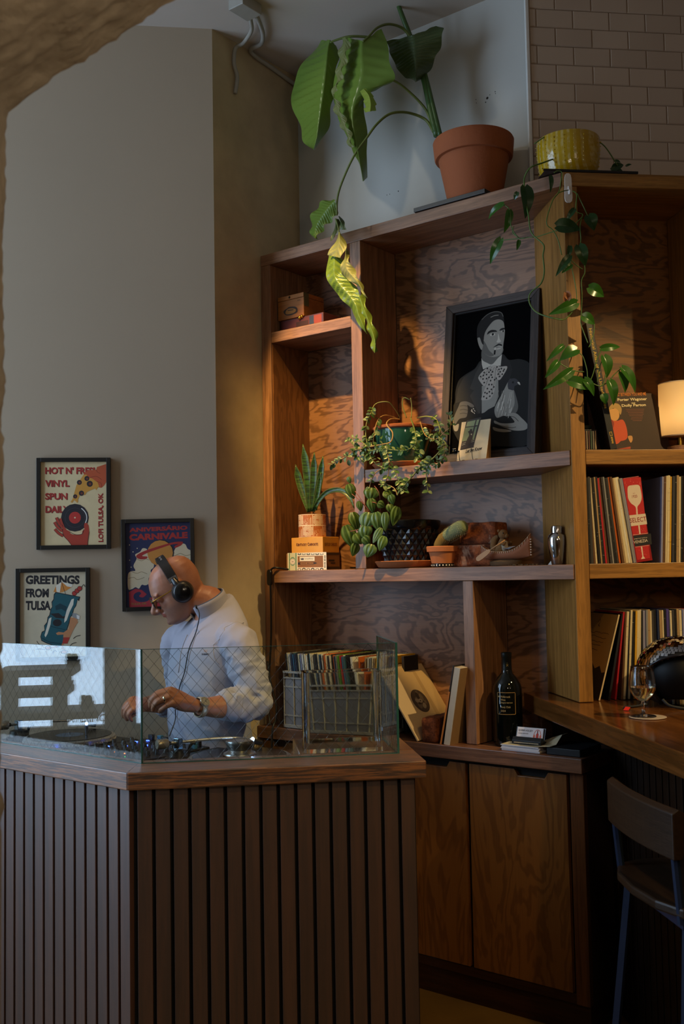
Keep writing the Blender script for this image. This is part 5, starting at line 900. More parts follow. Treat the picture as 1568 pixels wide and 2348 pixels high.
# table lamp
r = thing('table_lamp', 'glowing table lamp with a cream drum shade on the amber shelf', 'lamp', cw(.456, .115, 1.9885), RZ)
def shademat():
    m = bpy.data.materials.new('lamp_shade'); m.use_nodes = True; n = m.node_tree.nodes; lk = m.node_tree.links; n.remove(n['Principled BSDF'])
    d = n.new('ShaderNodeBsdfDiffuse'); d.inputs[0].default_value = (.75, .62, .42, 1); t = n.new('ShaderNodeBsdfTranslucent'); t.inputs[0].default_value = (.9, .72, .42, 1)
    mx = n.new('ShaderNodeMixShader'); mx.inputs[0].default_value = .55; lk.new(d.outputs[0], mx.inputs[1]); lk.new(t.outputs[0], mx.inputs[2]); lk.new(mx.outputs[0], n['Material Output'].inputs[0]); return m
MB().lathe([(.0735, .058), (.0715, .255)], 48).obj('shade', shademat(), r, smooth=True)
b = MB(); b.data = None
MB().lathe([(.0725, .0570), (.0745, .0570), (.0745, .0610), (.0725, .0610)], 48).obj('lower_band', flat('#b79c86', .7), r); MB().lathe([(.0705, .2535), (.0725, .2535), (.0725, .2565), (.0705, .2565)], 48).obj('upper_band', flat('#d9c2a4', .7), r)
MB().lathe([(.052, 0), (.058, .003), (.058, .020), (.050, .024), (.001, .024)], 40).obj('base', OAKX, r, smooth=.6)
MB().lathe([(.012, .024), (.012, .085), (.001, .085)], 20).obj('stem', BRASS, r, smooth=.6)
bm_ = flat('#ffd9a0', .5, emit=8.0)
MB().lathe([(.008, .085), (.012, .095), (.026, .122), (.027, .138), (.020, .156), (.001, .165)], 24).obj('bulb', bm_, r, smooth=True)
L_ = lamp('POINT', 'table_lamp_bulb', cw(.456, .115, 1.9885 + .128), 1.05, (1.0, .66, .28), None, .028)
# ------------------------------------------------------------------ angled shelves: records
G1 = 'records on the middle amber shelf'
seq1 = 'black black charcoal brown cream black tan black red brown charcoal grey black charcoal orange brown tan cream white cream grey lilac'.split()
al = .0545
for i, cname in enumerate(seq1):
    th = (.0085, .006, .0095, .007, .008)[i % 5]; tl = -.02 - .135 * i / len(seq1)
    record(cname, '%s record spine left of the red gift box, %s from the left end' % (cname, ordn(i)), G1, cw(al + .0012 * i * 0, .030 + (i * 31 % 5) * .0012, 1.5885), tl if i > 2 else -.003 * i, RZ, th - .0006, .285, .303 + (i * 29 % 4) * .0015)
    al += th + (.0008 if i < 3 else .00075)
r = thing('gift_box', 'red bottle gift box printed with a pale wine glass among the records', 'box', cw(.2365, .03, 1.5895)); r.rotation_euler = (0, -.1326, RZ)
MB().box(0, .060, .0006, .085, 0, .302).obj('box', flat('#8f1218', .4), r, bevel=.001); MB().box(.0602, .0606, .001, .084, .0, .302).obj('dark_side', flat('#2a1414', .5), r)
art('select_box', r, .0)
al = .325
seq2 = 'lilac brown cream cream yellow charcoal black tan cream black brown red tan grey cream black navy cream brown white'.split()
for i, cname in enumerate(seq2):
    th = (.007, .0085, .0065, .009)[i % 4]
    record(cname, '%s record spine right of the red gift box, %s from that gap' % (cname, ordn(i)), G1, cw(al, .028 + (i * 31 % 5) * .0012, 1.5885), .055 - .0012 * i, RZ, th - .0006, .285, .306 + (i * 29 % 4) * .0015)
    al += th + .0008
    if al > .505: break
r = thing('record', 'dark upright sleeve in the gap right of the red gift box', 'record', cw(.312, .14, 1.5885), RZ, G1); MB().box(0, .006, 0, .18, 0, .29).obj('sleeve', flat('#2a1d16', .6), r)
# bar-level records
G2 = 'records standing on the bar behind the mirrored helmet'
r = thing('record', 'torn parchment record sleeve with handwriting leaning left of the red sleeve', 'record', cw(.082, .035, 1.1125), 0, G2); r.rotation_euler = (0, .272, RZ)
MB().box(0, .005, 0, .27, 0, .308).obj('sleeve', flat('#17120e', .6), r, bevel=.0005)
A = Art(fn=lambda u, v, d: (-.0003 + d, .27 - u, v)); A.poly('#b39358', [(0, .12), (.04, .135), (.08, .115), (.12, .13), (.17, .105), (.21, .118), (.24, .095), (.268, .10), (.268, .306), (.0, .306)])
rnd = random.Random(2)
for k in range(5):
    p = [(.03 + .018 * i, .235 - k * .016 + rnd.uniform(-.0035, .0035)) for i in range(12 - k)]; A.line('#4a3418', p, .0016)
A.line('#3a2814', [(.10, .27), (.115, .285), (.12, .27), (.11, .262), (.125, .258)], .003); A.done('print', r)
MB().box(.0, .0052, -.0012, 0, .0, .308).obj('front_edge', flat('#c9b088', .7), r)
record('black', 'black sleeve wedged between the parchment sleeve and the red sleeve', G2, cw(.118, .038, 1.1125), .20, RZ, .008, .27, .305)
record('red', 'bright red sleeve leaning beside the torn parchment sleeve', G2, cw(.142, .036, 1.1125), .135, RZ, .006, .27, .308)
seq3 = 'brown cream black cream black yellow cream cream black lilac grey tan cream charcoal black navy tan cream black purple cream charcoal black tan cream lilac white red black cream'.split()
al = .164
for i, cname in enumerate(seq3):
    th = (.0075, .0095, .0065, .0085, .0105)[i % 5]
    record(cname, '%s record spine above the mirrored helmet, %s right of the red sleeve' % (cname, ordn(i)), G2, cw(al, .034 + (i * 31 % 5) * .0012, 1.1125), .085 * (1 - i / 14) if i < 14 else 0.0, RZ, th - .0008, .28, .306 + (i * 29 % 4) * .0018)
    al += th + .001
    if al > .515: break
# ------------------------------------------------------------------ bar: mirrored helmet, glass, tag, stool
HC = cw(.302, -.135, 1.112)
r = thing('helmet', 'dark visored helmet covered in small mirror tiles on the bar', 'helmet', HC, RZ)
RA, RB, HZ, RZc = .136, .150, .118, .108                                       # half width, half depth, upper half height, centre height
def hel(lat, lon, o=0.0):
    """lat from -50deg to 90, lon 0 = towards the viewer (-y)"""
    c_, s__ = math.cos(lat), math.sin(lat); k = 1.0 if s__ > 0 else .96
    return Vector(((RA + o) * c_ * math.sin(lon), -(RB + o) * c_ * math.cos(lon), RZc + (HZ + o) * s__ if s__ > 0 else RZc + (.125 + o) * s__))
def opening(lat, lon):
    return abs(lon) < 1.25 and lat < .60 - .40 * (abs(lon) / 1.25) ** 3
b = MB(); NL, NO = 44, 110
vid = {}
def hv(i, k):
    key = (i, k % NO)
    if key not in vid:
        vid[key] = len(b.v); b.v.append(tuple(hel(-.96 + (PI / 2 + .96) * i / NL, 2 * PI * (k % NO) / NO - PI)))
    return vid[key]
for i in range(NL):
    for k in range(NO):
        la, lo = -.96 + (PI / 2 + .96) * (i + .5) / NL, 2 * PI * (k + .5) / NO - PI
        if not opening(la, lo): b.f.append((hv(i, k), hv(i, k + 1), hv(i + 1, k + 1), hv(i + 1, k))); b.mi.append(0)
o = b.obj('shell', flat('#0c0c0f', .3), r, smooth=True); md = o.modifiers.new('thick', 'SOLIDIFY'); md.thickness = .012
b = MB(); rows = []
for i in range(15):
    la = -.85 + 1.47 * i / 14
    rows.append([hel(la, -1.28 + 2.56 * k / 24, -.016) for k in range(25)])
b.grid(rows); b.obj('visor', flat('#030304', .5, spec=.2), r, smooth=True)
b = MB(); pts = []
for k in range(41):
    lo = -1.26 + 2.52 * k / 40; la = .60 - .40 * (abs(lo) / 1.25) ** 3; pts.append(hel(la, lo, .002))
low = [hel(.1 - 1.0 * k / 8, 1.26, .002) for k in range(1, 9)]
b.tube([hel(-.9 + 1.0 * k / 8, -1.26, .002) for k in range(8)] + pts + low, .004, 8, smooth=False); b.obj('rim', flat('#1a1c24', .15), r, smooth=True)
MIR = flat('#d8d8dc', .06, 1.0); b = MB(); rnd = random.Random(5)
nl = 26
for i in range(nl):
    la = -.42 + (PI / 2 + .36) * i / nl; dl = (PI / 2 + .36) / nl; cir = 2 * PI * RA * math.cos(la); n = max(6, int(cir / .0125))
    for k in range(n):
        lo = 2 * PI * (k + .5 * (i % 2)) / n - PI
        if opening(la - .05, lo) or opening(la + .02, lo * .95): continue
        c_ = hel(la + dl / 2, lo, .0022); nr = (hel(la + dl / 2, lo, .02) - hel(la + dl / 2, lo, 0)).normalized()
        nr = (nr + Vector((rnd.gauss(0, 1), rnd.gauss(0, 1), rnd.gauss(0, 1))) * .035).normalized()
        u = Vector((0, 0, 1)).cross(nr).normalized(); v = nr.cross(u); e = .0053
        b.add([c_ - u * e - v * e, c_ + u * e - v * e, c_ + u * e + v * e, c_ - u * e + v * e], [(0, 1, 2, 3)])
tag(b.obj('mirror_tile', MIR, r), kind='stuff')
for sgn in (-1, 1): MB().tube([(sgn * .10, -.085, .03), (sgn * .085, -.10, .012), (sgn * .05, -.115, .004), (sgn * .02, -.12, .003)], .005, 8).obj('chin_strap', flat('#0f0f12', .7), r, smooth=True)
o = thing('strap_tag', 'small bright red strap end lying on the bar below the records', 'tag', (1.660, -.108, 1.111), .3); MB().prism([(0, 0), (.016, -.002), (.021, .020), (.005, .024)], 0, .0022, 'z', M=Matrix.Rotation(.35, 4, 'X')).obj('tab', flat('#d8261c', .5), o, bevel=.0006); MB().tube([(.010, .022, .003), (.0, .050, .004), (.03, .08, .004), (.07, .10, .01)], .004, 6).obj('strap', flat('#111114', .7), o, smooth=True)
GL, gt_ = newmat('drinking_glass', .0); gt_.b.inputs['Base Color'].default_value = (1, 1, 1, 1); gt_.b.inputs['Transmission Weight'].default_value = 1.0; gt_.b.inputs['IOR'].default_value = 1.45
gx, gy = 1.772, -.220
r = thing('coaster', 'thin pale round coaster under the wine glass on the bar', 'coaster', (gx + .012, gy + .004, 1.1112)); MB().lathe([(.0555, 0), (.0565, .001), (.0555, .0022), (.001, .0022)], 40).obj('disc', flat('#a89684', .6), r, smooth=.6)
r = thing('wine_glass', 'stemmed glass half full of pale wine on the bar coaster', 'glass', (gx, gy, 1.1136))
MB().lathe([(.0005, .002), (.036, .0), (.0395, .0012), (.036, .0032), (.012, .0058), (.0048, .012), (.0040, .030), (.0055, .040), (.016, .050), (.030, .064), (.0395, .082), (.0410, .094), (.0395, .112), (.0360, .136), (.0335, .1535), (.0332, .1545), (.0325, .1540), (.0350, .136), (.0384, .112), (.0398, .094), (.0384, .082), (.0292, .0655), (.0155, .0518), (.0055, .0420), (.0005, .0410)], 48).obj('glass', GL, r, smooth=True)
m, t_ = newmat('white_wine', .0); t_.b.inputs['Base Color'].default_value = (.97, .86, .50, 1); t_.b.inputs['Transmission Weight'].default_value = 1.0; t_.b.inputs['IOR'].default_value = 1.33
MB().lathe([(.0005, .0415), (.0055, .0425), (.0153, .0522), (.0290, .0660), (.0382, .0825), (.0394, .090), (.0005, .090)], 40).obj('wine', m, r, smooth=.9)
# stool tucked under the bar
ST_ = flat('#2a3854', .35, .35); SW = wood('stool_wood', '#3f2c1c', '#241709', 'y', .45, 40, .5)
r = thing('bar_stool', 'dark metal bar stool with a wooden back rail tucked under the bar', 'stool', Cw(.045, -.865, 0), RZ)
def leg(p, q, n='leg'): MB().tube([p, q], .0125, 4, smooth=False).obj(n, ST_, r)
MB().prism(closed([(-.19, -.20), (.17, -.19), (.19, 0), (.17, .19), (-.19, .20)], 4), .735, .760).obj('seat', SW, r, bevel=.006)
m = MB(); m.box(-.185, .175, -.185, .185, .705, .733); m.obj('seat_frame', ST_, r, bevel=.003)
rows = []
for k in range(17):
    y = -.205 + .41 * k / 16; bow = -.018 * (1 - (y / .205) ** 2); rr = .016
    rows.append([(-.195 + bow - rr, y, .875), (-.195 + bow + rr * .6, y, .875), (-.195 + bow + rr, y, .985), (-.195 + bow, y, .995), (-.195 + bow - rr, y, .985)])
MB().rings(rows).obj('back_rail', SW, r, bevel=.003)
for s_ in (-1, 1):
    leg((-.170, s_ * .175, .71), (-.235, s_ * .235, 0)); leg((.165, s_ * .175, .71), (.215, s_ * .225, 0))
    MB().tube([(-.185, s_ * .18, .72), (-.200, s_ * .185, .90)], .011, 8, smooth=False).obj('back_post', ST_, r)
for a_, b_ in (((-.212, -.214, .25), (-.212, .214, .25)), ((-.212, .214, .30), (.197, .207, .30)), ((-.212, -.214, .30), (.197, -.207, .30)), ((.197, -.207, .25), (.197, .207, .25))): leg(a_, b_, 'stretcher')
# ------------------------------------------------------------------ glass screen on the booth
PANE = clear_glass('screen_glass', (.93, .97, .96), 0.0, 1.52)
EDGE = flat('#356a68', .12); WIRE = flat('#6f6a62', .3, .8)
gs = thing('glass_screen', 'low wired glass screen standing on the booth counter', 'screen', (.738, -1.335, 1.0405))
def pane(p, q, h, th=.006):
    """one wired pane from p to q (local metres in plan)"""
    p = Vector((*p, 0)); q = Vector((*q, 0)); d = q - p; L = d.length; ang = math.atan2(d.y, d.x)
    o = MB().box(0, L, 0, th, 0, h).obj('pane', PANE, gs); o.location = p; o.rotation_euler.z = ang
    e = MB().box(0, L, -.0004, th + .0004, h, h + .0012).box(-.0012, 0, -.0004, th + .0004, 0, h).box(L, L + .0012, -.0004, th + .0004, 0, h).box(0, L, -.0004, th + .0004, -.0005, .002)
    e.obj('pane_edge', EDGE, o)
    b = MB(); w, hh = .0345, .040; y = th / 2
    k = -int(h / hh) - 2
    while k * w < L + w:
        for sg in (1, -1):
            x0 = k * w if sg > 0 else k * w + h / hh * w; x1 = x0 + sg * h / hh * w; z0, z1 = 0.0, h
            a, c = (x0, z0), (x1, z1)
            def cut(a, c):
                (ax, az), (cx, cz) = a, c
                t0, t1 = 0.0, 1.0; dx = cx - ax
                for lim, s_ in ((0, 1), (L, -1)):
                    f0 = (ax - lim) * s_; f1 = (cx - lim) * s_
                    if f0 < 0 and f1 < 0: return None
                    if f0 < 0: t0 = max(t0, f0 / (f0 - f1))
                    if f1 < 0: t1 = min(t1, f0 / (f0 - f1))
                if t1 - t0 < .02: return None
                return (ax + dx * t0, az + (cz - az) * t0), (ax + dx * t1, az + (cz - az) * t1)
            r = cut(a, c)
            if r:
                (ax, az), (cx, cz) = r; n = Vector((-(cz - az), 0, cx - ax)).normalized() * .00045
                A_, C_ = Vector((ax, y, az)), Vector((cx, y, cz)); dy = Vector((0, .00045, 0))
                b.add([A_ - n, A_ - dy, A_ + n, A_ + dy, C_ - n, C_ - dy, C_ + n, C_ + dy], [(0, 1, 5, 4), (1, 2, 6, 5), (2, 3, 7, 6), (3, 0, 4, 7)])
        k += 1
    tag(b.obj('wire_mesh', WIRE, o), kind='stuff')
GH = .322
pane((-1.40, .000), (-.002, .000), GH); pane((.0, .002), (.521, .523), GH); pane((.524, .529), (.524 - .36 * S, .529 + .36 * S), GH)
# square glass vase behind the screen
VG = clear_glass('vase_glass', (.90, .93, .92), .02, 1.5)
vz = thing('glass_vase', 'thick square clear glass vase behind the wired screen', 'vase', (1.030, -.962, 1.0405), RZ)
b = MB(); W_, D_, H_, T_ = .236, .10, .236, .009
def rr(w, d, r): return [(x, y) for cx, cy, a0 in ((w - r, d - r, 0), (r, d - r, 90), (r, r, 180), (w - r, r, 270)) for x, y in [(cx + r * math.cos(math.radians(a0 + 15 * i)), cy + r * math.sin(math.radians(a0 + 15 * i))) for i in range(7)]]
o_ = rr(W_, D_, .016); i_ = [(T_ + x, T_ + y) for x, y in rr(W_ - 2 * T_, D_ - 2 * T_, .010)]
rg = [[(x, y, z) for x, y in o_] for z in (0, .004, H_)] + [[(x, y, H_) for x, y in i_], [(x, y, H_ - .002) for x, y in i_], [(x, y, .028) for x, y in i_]]
b.rings(rg)
for v in range(len(b.v)):
    x, y, z = b.v[v]; k = .0025 * math.sin(z * 55 + x * 18) * (1 if y < D_ / 2 else -1); b.v[v] = (x, y + k * (z < H_ - .001) * (z > .03), z)
vm, vt = newmat('cast_glass', .03); vt.b.inputs['Base Color'].default_value = (.93, .96, .95, 1); vt.b.inputs['Transmission Weight'].default_value = 1; vt.b.inputs['IOR'].default_value = 1.46
b.obj('vase', vm, vz, smooth=.6)
# ------------------------------------------------------------------ turntables and mixer in the booth well
ALU = flat('#b4b1ac', .34, .7); DKG = flat('#131315', .35); VIN = flat('#08080a', .22); BLUE = flat('#4060ff', .5, emit=9.0); LEDW = flat('#8fc4ff', .5, emit=60.0); TEAL = flat('#2f5f72', .4)
def turntable(label, cx, cy, weight):
    """spindle at cx,cy; pivot towards -x,-y"""
    t = thing('turntable', label, 'turntable', (cx, cy, .880), 0, 'turntables in the booth')
    MB().box(-.275, .179, -.1765, .1765, .018, .092).obj('plinth', DKG, t, bevel=.006)
    for x in (-.235, .14):
        for y in (-.135, .135): MB().lathe([(.024, 0), (.026, .018), (.001, .018)], 16).obj('foot', BLK, t).location = (x, y, 0)
    MB().lathe([(.160, .092), (.166, .096), (.1655, .110), (.158, .114), (.001, .114)], 72).obj('platter', ALU, t, smooth=.5)
    b = MB()
    for k in range(90):
        a = 2 * PI * k / 90; b.box(-.002, .002, -.0008, .0006, .099, .103, M=Matrix.Rotation(a, 4, 'Z') @ Matrix.Translation((0, -.1662, 0)))
    tag(b.obj('strobe_dot', flat('#e0d8c8', .4), t), kind='stuff')
    MB().lathe([(.003, .114), (.003, .128), (.001, .129)], 10).obj('spindle', STEEL, t)
    p = Vector((-.188, -.090, 0))
    MB().lathe([(.044, .092), (.044, .104), (.034, .108), (.030, .128), (.018, .132), (.001, .132)], 32, (p.x, p.y)).obj('arm_base', DKG, t, smooth=.5)
    MB().box(p.x - .012, p.x + .012, p.y - .010, p.y + .010, .128, .166).obj('gimbal', flat('#8fa6b8', .15, .9), t, bevel=.002)
    d = Vector((.35, .94, 0)).normalized()
    a0 = p + Vector((0, 0, .152))
    MB().tube([a0 - d * .030, a0 + d * .06, a0 + d * .12 + Vector((.006, 0, 0)), a0 + d * .17 + Vector((.012, 0, -.002)), a0 + d * .205 + Vector((.018, 0, -.006)), a0 + d * .225 + Vector((.03, 0, -.012))], [.0055, .0048, .0048, .0048, .0048, .0048], 12).obj('tonearm', ALU, t, smooth=True)
    q = a0 + d * .228 + Vector((.032, 0, -.014)); e = Vector((.55, .83, -.25)).normalized()
    MB().tube([q, q + e * .018, q + e * .046], [.006, .0095, .008], 6, smooth=False).obj('headshell', BLK, t)
    MB().tube([a0 - d * .028, a0 - d * .036], .007, 12, smooth=False).obj('stub', BLK, t)
    MB().tube([a0 - d * .036, a0 - d * .040, a0 - d * .070, a0 - d * .074], [.014, .0165, .0165, .014], 24, smooth=False).obj('counterweight', flat('#c0b4a2', .34, .7), t, smooth=.6)
    MB().tube([p + Vector((.02, .02, .09)), p + Vector((.024, .03, .14)), p + Vector((.03, .045, .148))], [.006, .005, .008], 8).obj('arm_rest', BLK, t, smooth=True)
    lx = (.0, .062) if weight else (.065, .025)
    MB().lathe([(.0045, .092), (.0045, .135), (.0065, .138), (.0065, .152), (.001, .155)], 12, lx).obj('light_post', LEDW if False else flat('#8f98a8', .3, .9), t, smooth=.6)
    MB().ball((lx[0], lx[1], .158), .0058, 10).obj('target_light', LEDW if weight else flat('#cfe4ff', .4, emit=6.0), t, smooth=True)
    MB().box(.11, .122, -.176, -.160, .092, .097).obj('pitch_light', BLUE, t)
    rc = thing('vinyl_record', 'black vinyl record lying on the %s' % ('turntable nearest the glass vase' if weight else 'turntable farthest from the vase'), 'record', (cx, cy, .9942), 0, 'records playing on the turntables')
    MB().lathe([(.0035, 0), (.150, 0), (.151, .0008), (.150, .0022), (.052, .0018), (.0035, .0020)], 72).obj('vinyl', VIN, rc, smooth=.5)
    MB().lathe([(.0036, .0020), (.050, .0021), (.0505, .0019)], 40).obj('label', flat('#8a3a22' if weight else '#5b6470', .6), rc)
    return t
turntable('turntable with a swung tonearm under the silver record weight near the vase', .700, -.895, True)
turntable('turntable behind the reflecting left pane, far left of the mixer', -.132, -.926, False)
lamp('POINT', 'turntable_target_light', (.700, -.833, 1.043), .35, (.35, .6, 1.0), None, .006)
r = thing('record_weight', 'polished steel record weight dome lit blue on the right turntable', 'record weight', (.700, -.895, .9966))
MB().lathe([(.050, 0), (.053, .002), (.051, .007), (.040, .012), (.036, .017), (.042, .028), (.045, .038), (.043, .046), (.030, .050), (.001, .051)], 48).obj('weight', flat('#a8a6a4', .28, .9), r, smooth=.7)
MB().lathe([(.0520, .0005), (.0540, .0015), (.0520, .0035)], 48).obj('ring', flat('#c07a4a', .25, .9), r, smooth=True)
r = thing('mixer', 'black audio mixer crowded with knobs between the two turntables', 'mixer', (.246, -.925, .880))
MB().box(-.170, .170, -.178, .178, .0, .096).obj('chassis', DKG, r, bevel=.004)
for k in range(4): MB().box(-.165, -.161, -.17, .17, .02, .09) if False else None
kb = MB().lathe([(.0085, 0), (.0080, .002), (.0062, .016), (.0052, .0185), (.001, .019)], 14).box(-.0006, .0006, -.0075, -.002, .017, .0196)
kn = kb.obj('knob', flat('#1c1c1f', .35), r, smooth=.6); first = True
rnd = random.Random(11)
for i in range(6):
    for j in range(7):
        x, y = -.140 + .054 * i, -.150 + .040 * j
        if j == 6 and i in (2, 3): continue
        o = kn if first else kn.copy()
        if not first: COL.objects.link(o); o.parent = r
        first = False; o.location = (x, y, .096); o.rotation_euler.z = rnd.uniform(-2, 2); o.scale = (1.15, 1.15, 1.25) if j in (1, 4) else (1, 1, 1)
for k, (x, y) in enumerate(((-.12, .165), (-.075, .168), (-.03, .150), (.10, .168), (.14, .150), (.155, .115))): MB().box(x - .011, x + .011, y - .007, y + .007, .096, .116).obj('fader_cap', TEAL if k % 2 else DKG, r, bevel=.002)
for x, y, w in ((-.155, -.02, .02), (-.10, .02, .014), (-.06, .07, .024), (-.155, .10, .03), (-.02, .12, .012), (-.12, .14, .012)): MB().box(x, x + w, y, y + .006, .0965, .0985).obj('level_light', BLUE, r)
for x, y in ((-.03, -.08), (.02, -.08), (.07, -.12), (-.09, -.14)): MB().box(x, x + .005, y, y + .004, .0962, .0975).obj('cue_light', flat('#30ff70', .5, emit=1.2) if y < -.1 else flat('#ff7a20', .5, emit=5.0), r)
# ------------------------------------------------------------------ plants
def V3(p): return Vector(p) * .001
def to_local(root, pts): o = root.location; return [p - o for p in pts]
def resample(P, n):
    P, _ = spline(P, 8); L = [0.0]
    for a, b in zip(P, P[1:]): L.append(L[-1] + (b - a).length)
    out = []; j = 0
    for i in range(n):
        s_ = L[-1] * i / (n - 1)
        while j < len(L) - 2 and L[j + 1] < s_: j += 1
        t = (s_ - L[j]) / max(1e-9, L[j + 1] - L[j]); out.append(P[j].lerp(P[j + 1], t))
    return out
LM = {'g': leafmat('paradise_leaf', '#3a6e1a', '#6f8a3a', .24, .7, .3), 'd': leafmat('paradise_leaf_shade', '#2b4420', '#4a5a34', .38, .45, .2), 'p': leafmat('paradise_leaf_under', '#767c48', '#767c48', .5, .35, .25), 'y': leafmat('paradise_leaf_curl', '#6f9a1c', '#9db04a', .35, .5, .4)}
cz = 2.982
tray = thing('plant_tray', 'black plastic tray under the big clay pot on top of the bookcase', 'tray', (1.005, .115, cz))
MB().box(-.175, .135, -.118, .12, 0, .004).obj('tray_floor', BLK, tray); m = MB()
for b_ in ((-.18, .14, -.123, -.118, 0, .016), (-.18, .14, .12, .125, 0, .016), (-.18, -.175, -.118, .12, 0, .016), (.135, .14, -.118, .12, 0, .016)): m.box(*b_)
m.obj('tray_rim', BLK, tray, bevel=.001)
bp_ = thing('paradise_plant', 'tall big leaved plant in a large clay pot on top of the bookcase', 'plant', (1.030, .115, cz + .005))
PH = .262
MB().lathe([(.098, 0), (.101, .003), (.137, PH - .075), (.149, PH - .073), (.152, PH - .068), (.158, PH - .006), (.155, PH), (.146, PH), (.143, PH - .03), (.001, PH - .03)], 56).obj('pot', TERRAD, bp_, smooth=.6)
MB().lathe([(.143, PH - .031), (.08, PH - .02), (.0005, PH - .018)], 24).obj('soil', SOIL, bp_, smooth=True)
for kind, l, m_, r_ in BIGLEAF:
    n = 56 if len(m_) > 3 else 16
    Lp, Mp, Rp = [resample(to_local(bp_, [V3(p) for p in q]), n) for q in (l, m_, r_)]
    rows, vc = [], []; h = 12
    for i in range(n):
        row = []
        nrm = (Rp[i] - Lp[i]).cross(Mp[min(i + 1, n - 1)] - Mp[max(i - 1, 0)])
        if nrm.length > 1e-9: nrm.normalize()
        for k in range(2 * h + 1):
            t = k / h
            if t <= 1: p = Lp[i].lerp(Mp[i], t); e = 1 - t
            else: p = Mp[i].lerp(Rp[i], t - 1); e = t - 1
            wv = math.sin((i - e * 5.5) * 1.75); edge = math.sin(i * .55 + kind.__hash__() % 3 * 0 + k) * .0
            p = p + nrm * (.0052 * wv * min(1, e * 3) * (1 - e ** 5) * min(1, ((Rp[i] - Lp[i]).length / .09) ** 2) + .010 * math.sin(i * .35) * e * e)
            row.append(p); vc.append(max(.0, 1 - abs(e) * 9) if e < .11 else max(0.0, wv - .55) * .9 * max(0, 1 - e * 1.1))
        rows.append(row)
    b = MB(); b.grid(rows); b.vc = vc
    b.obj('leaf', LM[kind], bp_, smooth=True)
STM = flat('#3f5a2a', .4); STMB = flat('#5d6a2c', .5)
for rad, pts in BIGSTEM:
    b = MB(); P = to_local(bp_, [V3(p) for p in pts]); b.tube(P, [rad * .001 * (1 - .35 * i / (len(P) - 1)) for i in range(len(P))], 12)
    b.obj('stem', STM if rad > 6 else STMB, bp_, smooth=True)
MB().tube([(-.05, -.06, PH - .02), (-.055, -.065, PH + .01), (-.06, -.068, PH + .022)], [.008, .006, .001], 8).obj('dry_sheath', flat('#6a4a2c', .9), bp_, smooth=True)
# yellow bowl with pothos on the angled bookcase
yb = thing('pothos_plant', 'trailing pothos growing from a glossy yellow bowl on the angled bookcase', 'plant', Cw(.065, .115, 2.992), 0)
def glaze():
    m, t = newmat('yellow_glaze', .12, spec=.6); v = t.coords((1, 1, 1), False)
    w = t.node('ShaderNodeTexWave', wave_type='BANDS', bands_direction='X'); w.inputs['Scale'].default_value = 16; w.inputs['Distortion'].default_value = 1.2; t.link(v, w.inputs[0])
    n = t.noise(v, 70, 3); f = t.math('MULTIPLY', t.ramp(w.outputs[0], [(.45, 0.0), (.75, 1.0)]), t.ramp(n, [(.4, .2), (.6, 1.0)]))
    t.link(t.mix(t.math('MULTIPLY', f, .45), srgb('#b08d14'), srgb('#cfc08a')), t.b.inputs['Base Color']); t.bump(n, .35, .003); return m
MB().lathe([(.085, 0), (.094, .006), (.108, .045), (.1145, .100), (.1145, .147), (.112, .151), (.108, .149), (.106, .125), (.001, .125)], 56).obj('bowl', glaze(), yb, smooth=.9)
b = MB(); rnd = random.Random(3)
for k in range(20):
    a = 2 * PI * k / 20
    for z in (.04, .055, .07, .085, .1, .115, .13): b.ball(((.1085 + (z - .045) * .1) * math.sin(a), -(.1085 + (z - .045) * .1) * math.cos(a), z), .0022 if k % 3 else .0030, 6)
tag(b.obj('raised_dots', glaze(), yb, smooth=True), kind='stuff')
MB().lathe([(.106, .126), (.05, .134), (.0005, .136)], 20).obj('soil', SOIL, yb, smooth=True)
ty = thing('plant_tray', 'thin black tray under the yellow bowl on the angled bookcase', 'tray', Cw(.10, .115, 2.9822), RZ); MB().box(-.165, .175, -.113, .11, 0, .003).obj('tray_floor', BLK, ty); MB().box(-.17, .18, -.118, -.113, 0, .008).obj('tray_rim', BLK, ty)
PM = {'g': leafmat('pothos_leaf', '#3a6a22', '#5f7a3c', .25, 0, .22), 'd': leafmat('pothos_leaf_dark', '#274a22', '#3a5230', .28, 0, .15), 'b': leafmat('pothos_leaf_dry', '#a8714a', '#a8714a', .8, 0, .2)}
def heart(root, base, tip, w, mat, seed, name='leaf', fold=.25, cup=.5, parent=None):
    rnd = random.Random(seed); ax = tip - base; Ln = ax.length; ax.normalize()
    view = Vector((.62, -.75, .2)); side = ax.cross(view).normalized(); nrm = side.cross(ax).normalized()
    side = (side + nrm * rnd.uniform(-.35, .35)).normalized(); nrm = side.cross(ax).normalized()
    rows = []
    for i in range(11):
        t = i / 10; hw = w * .5 * (math.sin(PI * min(1, t * .94 + .06) ** .62)) ** .85 if t < 1 else 0
        if t == 0: hw = w * .16
        c = base + ax * Ln * t + nrm * (-cup * Ln * .35 * t * t + .10 * Ln * math.sin(PI * t))
        rows.append([c + side * hw * u + nrm * (abs(u) * hw * fold) - ax * (Ln * .10 * (1 - t) ** 6 * abs(u)) for u in (-1, -.72, -.4, -.12, 0, .12, .4, .72, 1)])
    b = MB(); b.grid(rows); return b.obj(name, mat, parent or root, smooth=True)
for i, (k, b0, t0, w) in enumerate(POTHOSLEAF):
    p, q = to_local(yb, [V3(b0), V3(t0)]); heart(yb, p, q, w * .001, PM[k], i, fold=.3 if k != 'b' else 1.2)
VST = flat('#4d6a26', .45)
for r_, pts in POTHOSSTEM: MB().tube(to_local(yb, [V3(p) for p in pts]), r_ * .0009, 6).obj('stem', VST, yb, smooth=True)
e0 = Cw(.065, .115, 2.992)
